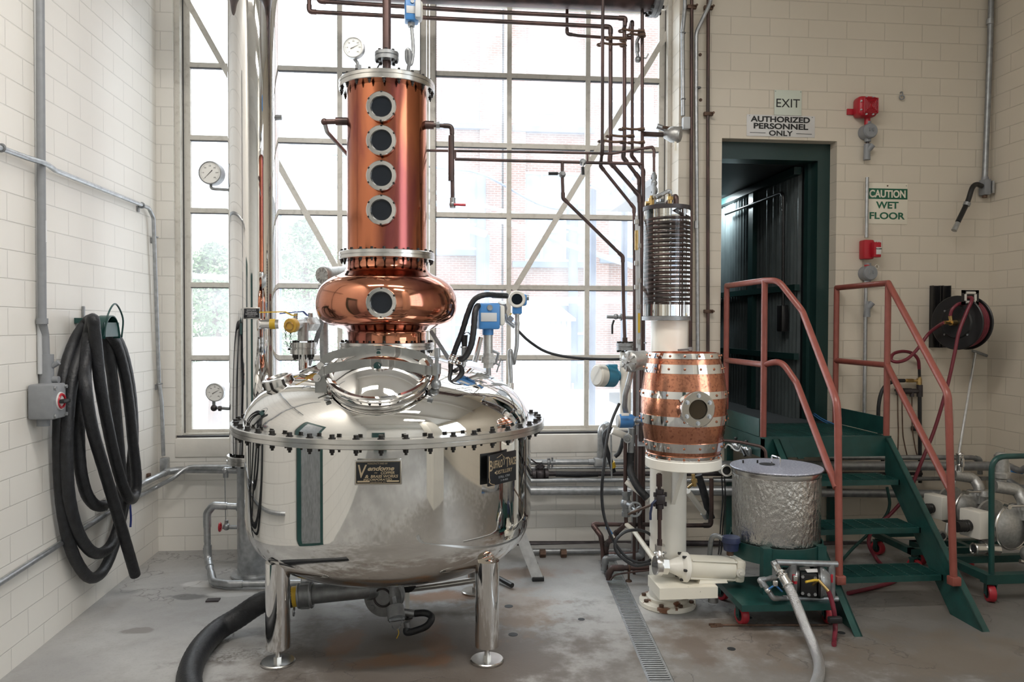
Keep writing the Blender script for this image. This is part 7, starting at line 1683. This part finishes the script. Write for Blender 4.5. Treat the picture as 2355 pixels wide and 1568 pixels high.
MB().cyl(P(2203, 512, ycc-.09), hp2[-1], S(5.5, ycc), S(6.5, ycc), n=14).build('end_fitting', M_GALV, t)
MB().cyl(P(2225, 466, ycc-.065), P(2222, 473, ycc-.065), S(8, ycc), n=14).build('collar', M_GALVD, t)

# hose reel
rcw = P(2200, 742, YR-.32); rax = V((-.93, -.36, 0)).normalized()
t = thing('hose_reel', 'black hose reel wound with maroon hose mounted on the wall near the right corner', 'hose reel', (rcw.x, YR, rcw.z))
for x0, x1 in ((2138, 2155), (2161, 2178)):
    a, b = P(x0, 657, YR), P(x1, 799, YR); m = MB(); m.b2((a.x, YR-.005, b.z), (b.x, YR, a.z)); m.b2((a.x, YR-.04, b.z), (a.x+.008, YR, a.z)); m.b2((b.x-.008, YR-.04, b.z), (b.x, YR, a.z)); m.build('wall_channel', M_BLACK, t)
rR = S(66, -.45); rW = .115
m = MB(); m.b2((rcw.x+.08, YR-.28, rcw.z-.04), (rcw.x+.18, YR, rcw.z+.04)); m.build('mount_arm', M_BLACK, t)
for s_, nm in ((0, 'front_disc'), (-rW, 'rear_disc')):
    MB().lathe([(0, .012), (rR*.55, .012), (rR*.60, .002), (rR*.66, .002), (rR*.70, .0), (rR*.97, .004), (rR, .0), (rR, -.006), (0, -.006)], rcw+rax*s_, rax if s_ == 0 else rax, n=56).build(nm, M_BLACK, t)
MB().cyl(rcw, rcw-rax*rW, rR*.55, n=40).build('drum', M_BLACK, t)
m = MB()
for i in range(5): m.torus(rcw-rax*(.012+.0215*i), rax, rR*.86, .0115, 48, 8)
m.build('wound_hose', M_MAROON, t)
m = MB(); hub = rcw+rax*.02; m.cyl(rcw, hub+rax*.05, .022, n=16); m.tube([hub+rax*.04-V((.07, .02, 0)), hub+rax*.04], .014, 10); m.tube([hub+rax*.04, hub+rax*.04+V((-.01, 0, .05))], .014, 10); m.build('brass_swivel', M_BRASS, t)
x, y, _ = frame_of(rax)
m = MB()
for i in range(4): a = pi/4+i*pi/2; o = rcw+(x*cos(a)+y*sin(a))*rR*.62; MB().hexa(o, o+rax*.010, .008).build('disc_bolt', M_GALVD, t)
m.bm.free()
e = hub+rax*.04
MB().tube(smooth_path([e+V((-.01, 0, .05)), e+V((.0, -.01, .10)), e+V((.05, -.02, .14)), e+V((.11, -.03, .12)), e+V((.15, .0, .05))], 6), .012, 10).build('feed_loop', M_MAROON, t)
Yg2 = YR-.42
gc = P(2231, 684, Yg2); gr = MB(); gw, gh = S(44, Yg2), S(36, Yg2)
gr.b2((gc.x-gw/2, Yg2-.004, gc.z-gh/2), (gc.x+gw/2, Yg2+.004, gc.z-gh*.3)); gr.b2((gc.x-gw/2, Yg2-.004, gc.z+gh*.3), (gc.x+gw/2, Yg2+.004, gc.z+gh/2)); gr.b2((gc.x-gw/2, Yg2-.004, gc.z-gh/2), (gc.x-gw*.3, Yg2+.004, gc.z+gh/2)); gr.b2((gc.x+gw*.3, Yg2-.004, gc.z-gh/2), (gc.x+gw/2, Yg2+.004, gc.z+gh/2))
gr.b2((gc.x+gw/2-.004, Yg2, gc.z-gh/2), (gc.x+gw/2, Yg2+.16, gc.z+gh/2)); gr = gr.build('guide_frame', M_BLACK, t)
m = MB()
for s_ in (-.31, .31): m.cyl((gc.x-gw*.26, Yg2-.006, gc.z+gh*s_), (gc.x+gw*.26, Yg2-.006, gc.z+gh*s_), .010, n=10); m.cyl((gc.x+gw*s_*.95, Yg2-.004, gc.z-gh*.22), (gc.x+gw*s_*.95, Yg2-.004, gc.z+gh*.22), .009, n=10)
m.build('roller', M_IVORY, gr)
hose('reel_hose', 'maroon hose dropping from the reel guide down behind the stairs', [gc+V((0, .06, .0)), gc+V((0, -.02, -.01)), P(2222, 720, Yg2-.03), P(2205, 765, Yg2-.03), P(2194, 820, Yg2-.03), P(2178, 890, Yg2-.02), P(2150, 985, Yg2), P(2120, 1060, Yg2), P(2090, 1130, Yg2), P(2050, 1180, Yg2), P(2010, 1215, Yg2-.02), P(1998, 1250, Yg2-.1), PZ(2020, 1290, .012), PZ(2060, 1330, .012), PZ(2020, 1348, .012), PZ(1950, 1364, .012)], .0125, M_MAROON, n=10)
Yq2 = YR-.2
hose('feed_hose', 'maroon feed hose looping from the reel hub to the brass tee', [e+V((-.07, -.02, 0)), P(2160, 748, Yq2-.1), P(2135, 768, Yq2), P(2112, 800, Yq2), P(2088, 824, Yq2), P(2066, 832, Yq2), P(2050, 828, Yq2+.02), P(2054, 814, Yq2+.06), P(2075, 808, Yq2+.1), P(2097, 812, Yq2+.12), P(2111, 826, Yq2+.13), P(2114, 848, Yq2+.15)], .0125, M_MAROON, n=10)
# squeegee leaning in the corner
a, b = P(2205, 1045, -.42), P(2243, 812, YR-.03)
t = thing('squeegee', 'long-handled metal tool leaning in the right corner below the hose reel', 'squeegee', a)
foot = a+(a-b)*(a.z/(b.z-a.z)); foot.z = .005
MB().tube([foot, b], .010, 10).build('handle', M_ALU, t); MB().tube([P(2236, 806, YR-.03), P(2270, 818, YR-.03)], .011, 10).build('cross_bar', M_GALVD, t)

# ================================================================== DIAPHRAGM PUMPS ON CARTS AT THE RIGHT
def bigpump(label, c, sc, Y):
    """c = pixel centre of the ball chamber"""
    t = thing('transfer_pump', label, 'pump', P(c[0], c[1]+70*sc, Y), 'steel transfer pumps')
    o = P(c[0], c[1], Y); an = V((.25, -1, .0)).normalized(); u = S(1, Y)*sc
    MB().lathe([(0, .02), (u*20, .016), (u*40, .0), (u*50, -.02), (u*56, -.03), (u*56, -.045), (u*50, -.06), (0, -.06)], o-an*(-.02), an, n=40).build('front_chamber', M_CAST, t)
    MB().torus(o-an*.014, an, u*56, u*3.5, 40, 8).build('clamp_band', M_BRUSH, t)
    q_ = o-an*.20
    MB().lathe([(0, .0), (u*50, .02), (u*56, .03), (u*56, .045), (0, .06)], q_, an, n=36).build('rear_chamber', M_CAST, t)
    R = Matrix((V((-an.y, an.x, 0))*-1, an, Zv)).transposed()
    k = o-an*.10+V((-u*66, 0, u*2))
    MB().rbox(k, (u*40, .15, u*68), .008, R).build('air_block', M_WHITE, t)
    m = MB(); m.cyl(k+V((-u*20, -.01, u*-4)), k+V((-u*56, -.02, u*-6)), u*14, n=22)
    for j in range(4): m.torus(k+V((-u*(28+7*j), -.012, -u*5)), Xv, u*14, u*1.2, 22, 6)
    m.build('muffler', M_BLACK, t)
    m = MB(); top = o+Zv*u*62
    m.tube(rounded([o-an*-.02+Zv*u*20+V((u*20, 0, 0)), top+V((u*20, -.01, u*4)), top+V((u*16, .03, u*28)), top+V((-u*40, .05, u*36))], u*22), u*15, 18); m.build('outlet_elbow', M_CAST, t)
    m = MB(); m.tube([o+V((u*24, -.05, u*50)), o+V((u*24, -.055, -u*66))], u*11, 16); m.ball(o+V((u*24, -.05, -u*62)), u*20, 16); m.cyl(o+V((u*24, -.05, u*46)), o+V((u*24, -.05, u*62)), u*20, u*17, n=20); m.build('side_tube', M_CAST, t)
    m = MB(); w0_ = o+V((u*-16, -.06, u*58)); m.tube([w0_-Xv*u*20, w0_+Xv*u*70], u*3, 8); m.hexa(w0_+V((-u*22, -.02, 0)), w0_+V((-u*22, .02, 0)), u*6); m.tube([o+V((-u*6, -.07, -u*76)), o+V((u*30, -.075, -u*84))], u*5, 8); m.build('band_clamp', M_BRUSH, t)
    zf_ = max(o.z-u*98, .185)
    m = MB(); m.tube([o+V((u*24, -.05, -u*70)), V((o.x+u*24, o.y-.05, zf_))], u*13, 14); m.build('foot', M_CAST, t)
    return t, o, u
YP1, YP2 = -.95, -1.30
t1, o1, u1 = bigpump('steel ball-chamber transfer pump behind the right handrail post', (2234, 1172), .84, YP1)
t2, o2, u2 = bigpump('steel ball-chamber transfer pump nearest the right picture edge behind the cart handle', (2333, 1212), 1.0, YP2)
def camlock(label, pts, r, m, yoff=0.0):
    t = thing('camlock_coupling', label, 'coupling', pts[0], 'camlock couplings on the pumps')
    mb_ = MB(); mb_.tube(pts, r, 18); mb_.build('body', m, t)
    d = (V(pts[-1])-V(pts[0])).normalized(); mb_ = MB(); mb_.torus(pts[0], d, r, r*.22, 22, 6); mb_.torus(V(pts[0])+(V(pts[-1])-V(pts[0]))*.45, d, r*1.02, r*.2, 22, 6); mb_.build('rim', M_BRUSH, t)
    MB().lathe([(0, .0), (r*.74, .0)], V(pts[0])-d*.003, -d, n=20).build('bore', M_VOID, t)
    return t
camlock('open camlock mouth on the floor pump under the right handrail', [P(2165, 1232, YP1-.02), P(2150, 1224, YP1+.05), P(2130, 1220, YP1+.2)], S(11, YP1), M_BRUSH)
camlock('camlock mouth below the nearest transfer pump pointing left', [P(2240, 1262, YP2), P(2270, 1262, YP2), P(2296, 1264, YP2)], S(13, YP2), M_BRUSH)
t = thing('camlock_adapter', 'dull silver domed coupling standing above the nearest transfer pump', 'coupling', P(2300, 1110, YP2))
m = MB(); c0 = P(2301, 1122, YP2+.1); hgt = (P(2301, 1040, YP2+.1).z-c0.z); r_ = S(18, YP2)
m.lathe([(0, 0), (r_*.7, 0), (r_*.7, hgt*.25), (r_*1.15, hgt*.30), (r_*1.2, hgt*.42), (r_*.95, hgt*.46), (r_*.95, hgt*.78), (r_*.88, hgt*.92), (r_*.5, hgt), (0, hgt)], c0, n=28); m.build('body', M_CAST, t)
m = MB()
for s_ in (-1, 1): m.tube([c0+V((s_*r_*1.1, 0, hgt*.75)), c0+V((s_*r_*1.35, 0, hgt*.4))], .006, 6)
m.build('cam_arm', M_BRUSH, t)
t = thing('camlock_adapter', 'shiny upright coupling behind the right handrail with a cam lever', 'coupling', P(2208, 1100, YP1))
m = MB(); c0 = P(2208, 1092, YP1+.05); m.cyl(c0, P(2208, 1044, YP1+.05), S(8, YP1), n=20); m.torus(P(2208, 1044, YP1+.05), Zv, S(8, YP1), .006, 20, 6); m.torus(P(2208, 1068, YP1+.05), Zv, S(8, YP1), .006, 20, 6); m.cyl(c0-Zv*.03, c0, S(12, YP1), n=20); m.build('body', M_BRUSH, t)
MB().rbox(P(2213, 1064, YP1+.0), (.02, .02, .06), .004).build('cam_lever', M_CHROME, t)
# the green carts
zc_ = .17
Yc1 = -1.50
pcart = thing('pump_cart', 'dark green tube-handled cart on red casters at the right picture edge', 'cart', PZ(2277, 1385))
h0 = P(2280, 1310, Yc1)
hd = [V((h0.x, Yc1, zc_)), P(2270, 1060, Yc1), P(2290, 1049, Yc1), P(2420, 1049, Yc1)]
hd = [V((h0.x, Yc1, zc_)), V((h0.x-.01, Yc1, P(2272, 1050, Yc1).z)), V((h0.x+.75, Yc1, P(2272, 1048, Yc1).z)), V((h0.x+.75, Yc1, zc_))]
MB().tube(rounded(hd, .09), .0165, 14).build('handle', M_GREEN, pcart)
m = MB(); m.b2((h0.x-.05, Yc1-.03, zc_-.055), (XR-.05, Yc1+.03, zc_)); m.b2((h0.x-.04, Yc1, zc_-.05), (h0.x+.01, -.75, zc_-.005)); m.b2((XR-.10, Yc1, zc_-.05), (XR-.05, -.75, zc_-.005)); m.b2((h0.x-.04, -.80, zc_-.05), (XR-.05, -.75, zc_-.005)); m.b2((h0.x-.04, -1.15, zc_-.05), (XR-.05, -1.10, zc_-.005)); m.build('frame', M_GREEN, pcart)
for (x, y) in ((2277, 1383), ): caster(pcart, PZ(x, y, 0), .052, -.3)
for (x_, y_) in ((XR-.12, Yc1+.02), (h0.x+.02, -.78), (XR-.12, -.78)): caster(pcart, V((x_, y_, 0)), .052, .2)
bc_ = thing('pump_cart', 'low green cart with red casters behind the stair foot', 'cart', PZ(2130, 1290))
ya0, ya1 = -.98, -.55
x0_, x1_ = P(2095, 1270, ya0).x, P(2262, 1270, ya0).x-.05
m = MB(); m.b2((x0_, ya0, .13), (x1_, ya0+.04, .17)); m.b2((x0_, ya1, .13), (x1_, ya1+.04, .17)); m.b2((x0_, ya0, .13), (x0_+.04, ya1, .17)); m.b2((x1_-.04, ya0, .13), (x1_, ya1, .17)); m.build('frame', M_GREEN, bc_)
for (x_, y_) in ((x0_+.04, ya0+.02), (x1_-.06, ya0+.02), (x0_+.04, ya1+.02), (x1_-.06, ya1+.02)): caster(bc_, V((x_, y_, 0)), .05, .3)
for k, (pts, lab) in enumerate((([P(2318, 1070, -.5), P(2345, 1082, -.6), P(2400, 1100, -.8), V((XR-.04, -1.9, .012)), V((XR-.10, -3.0, .03))], 'dark hose sloping along the right wall above the pumps'), ([P(2312, 1100, -.5), P(2340, 1120, -.6), P(2400, 1150, -.8), V((XR-.05, -1.7, .03)), V((XR-.22, -3.0, .03))], 'thick dark hose sloping along the right wall just over the nearest pump'), ([P(2318, 1082, -.52), P(2350, 1088, -.6), P(2400, 1096, -.8), V((XR-.04, -2.0, .012)), V((XR-.30, -3.0, .008))], 'thin blue hose sloping along the right wall above the pumps'))):
    hose('hose_line', lab, [V((min(p.x, XR-.03), p.y, p.z)) for p in pts], (.022, .028, .007)[k], (M_GALVD, M_GALVD, M_BLUE)[k], n=10, group='hoses along the right wall')

# ================================================================== FLOOR DRAIN GRATE
gd_ = ddir; L0 = (d1-d0).length
t = thing('drain_grate', 'long galvanised slotted grate set in the floor channel', 'grate', dn)
m = MB(); R = Matrix((dperp, gd_, Zv)).transposed(); mid = (d0+d1)/2
for s_ in (-1, 1): m.box(mid+dperp*s_*(DW-.007)-Zv*.008, (.012, L0-.004, .012), R)
m.build('side_rail', M_GALV, t)
k = 0.0; m = MB()
while k < L0-.01:
    m.box(d0+gd_*(k+.006)-Zv*.005, (DW*2-.026, .011, .005), R); k += .0235
m.build('slats', M_ALU, t)
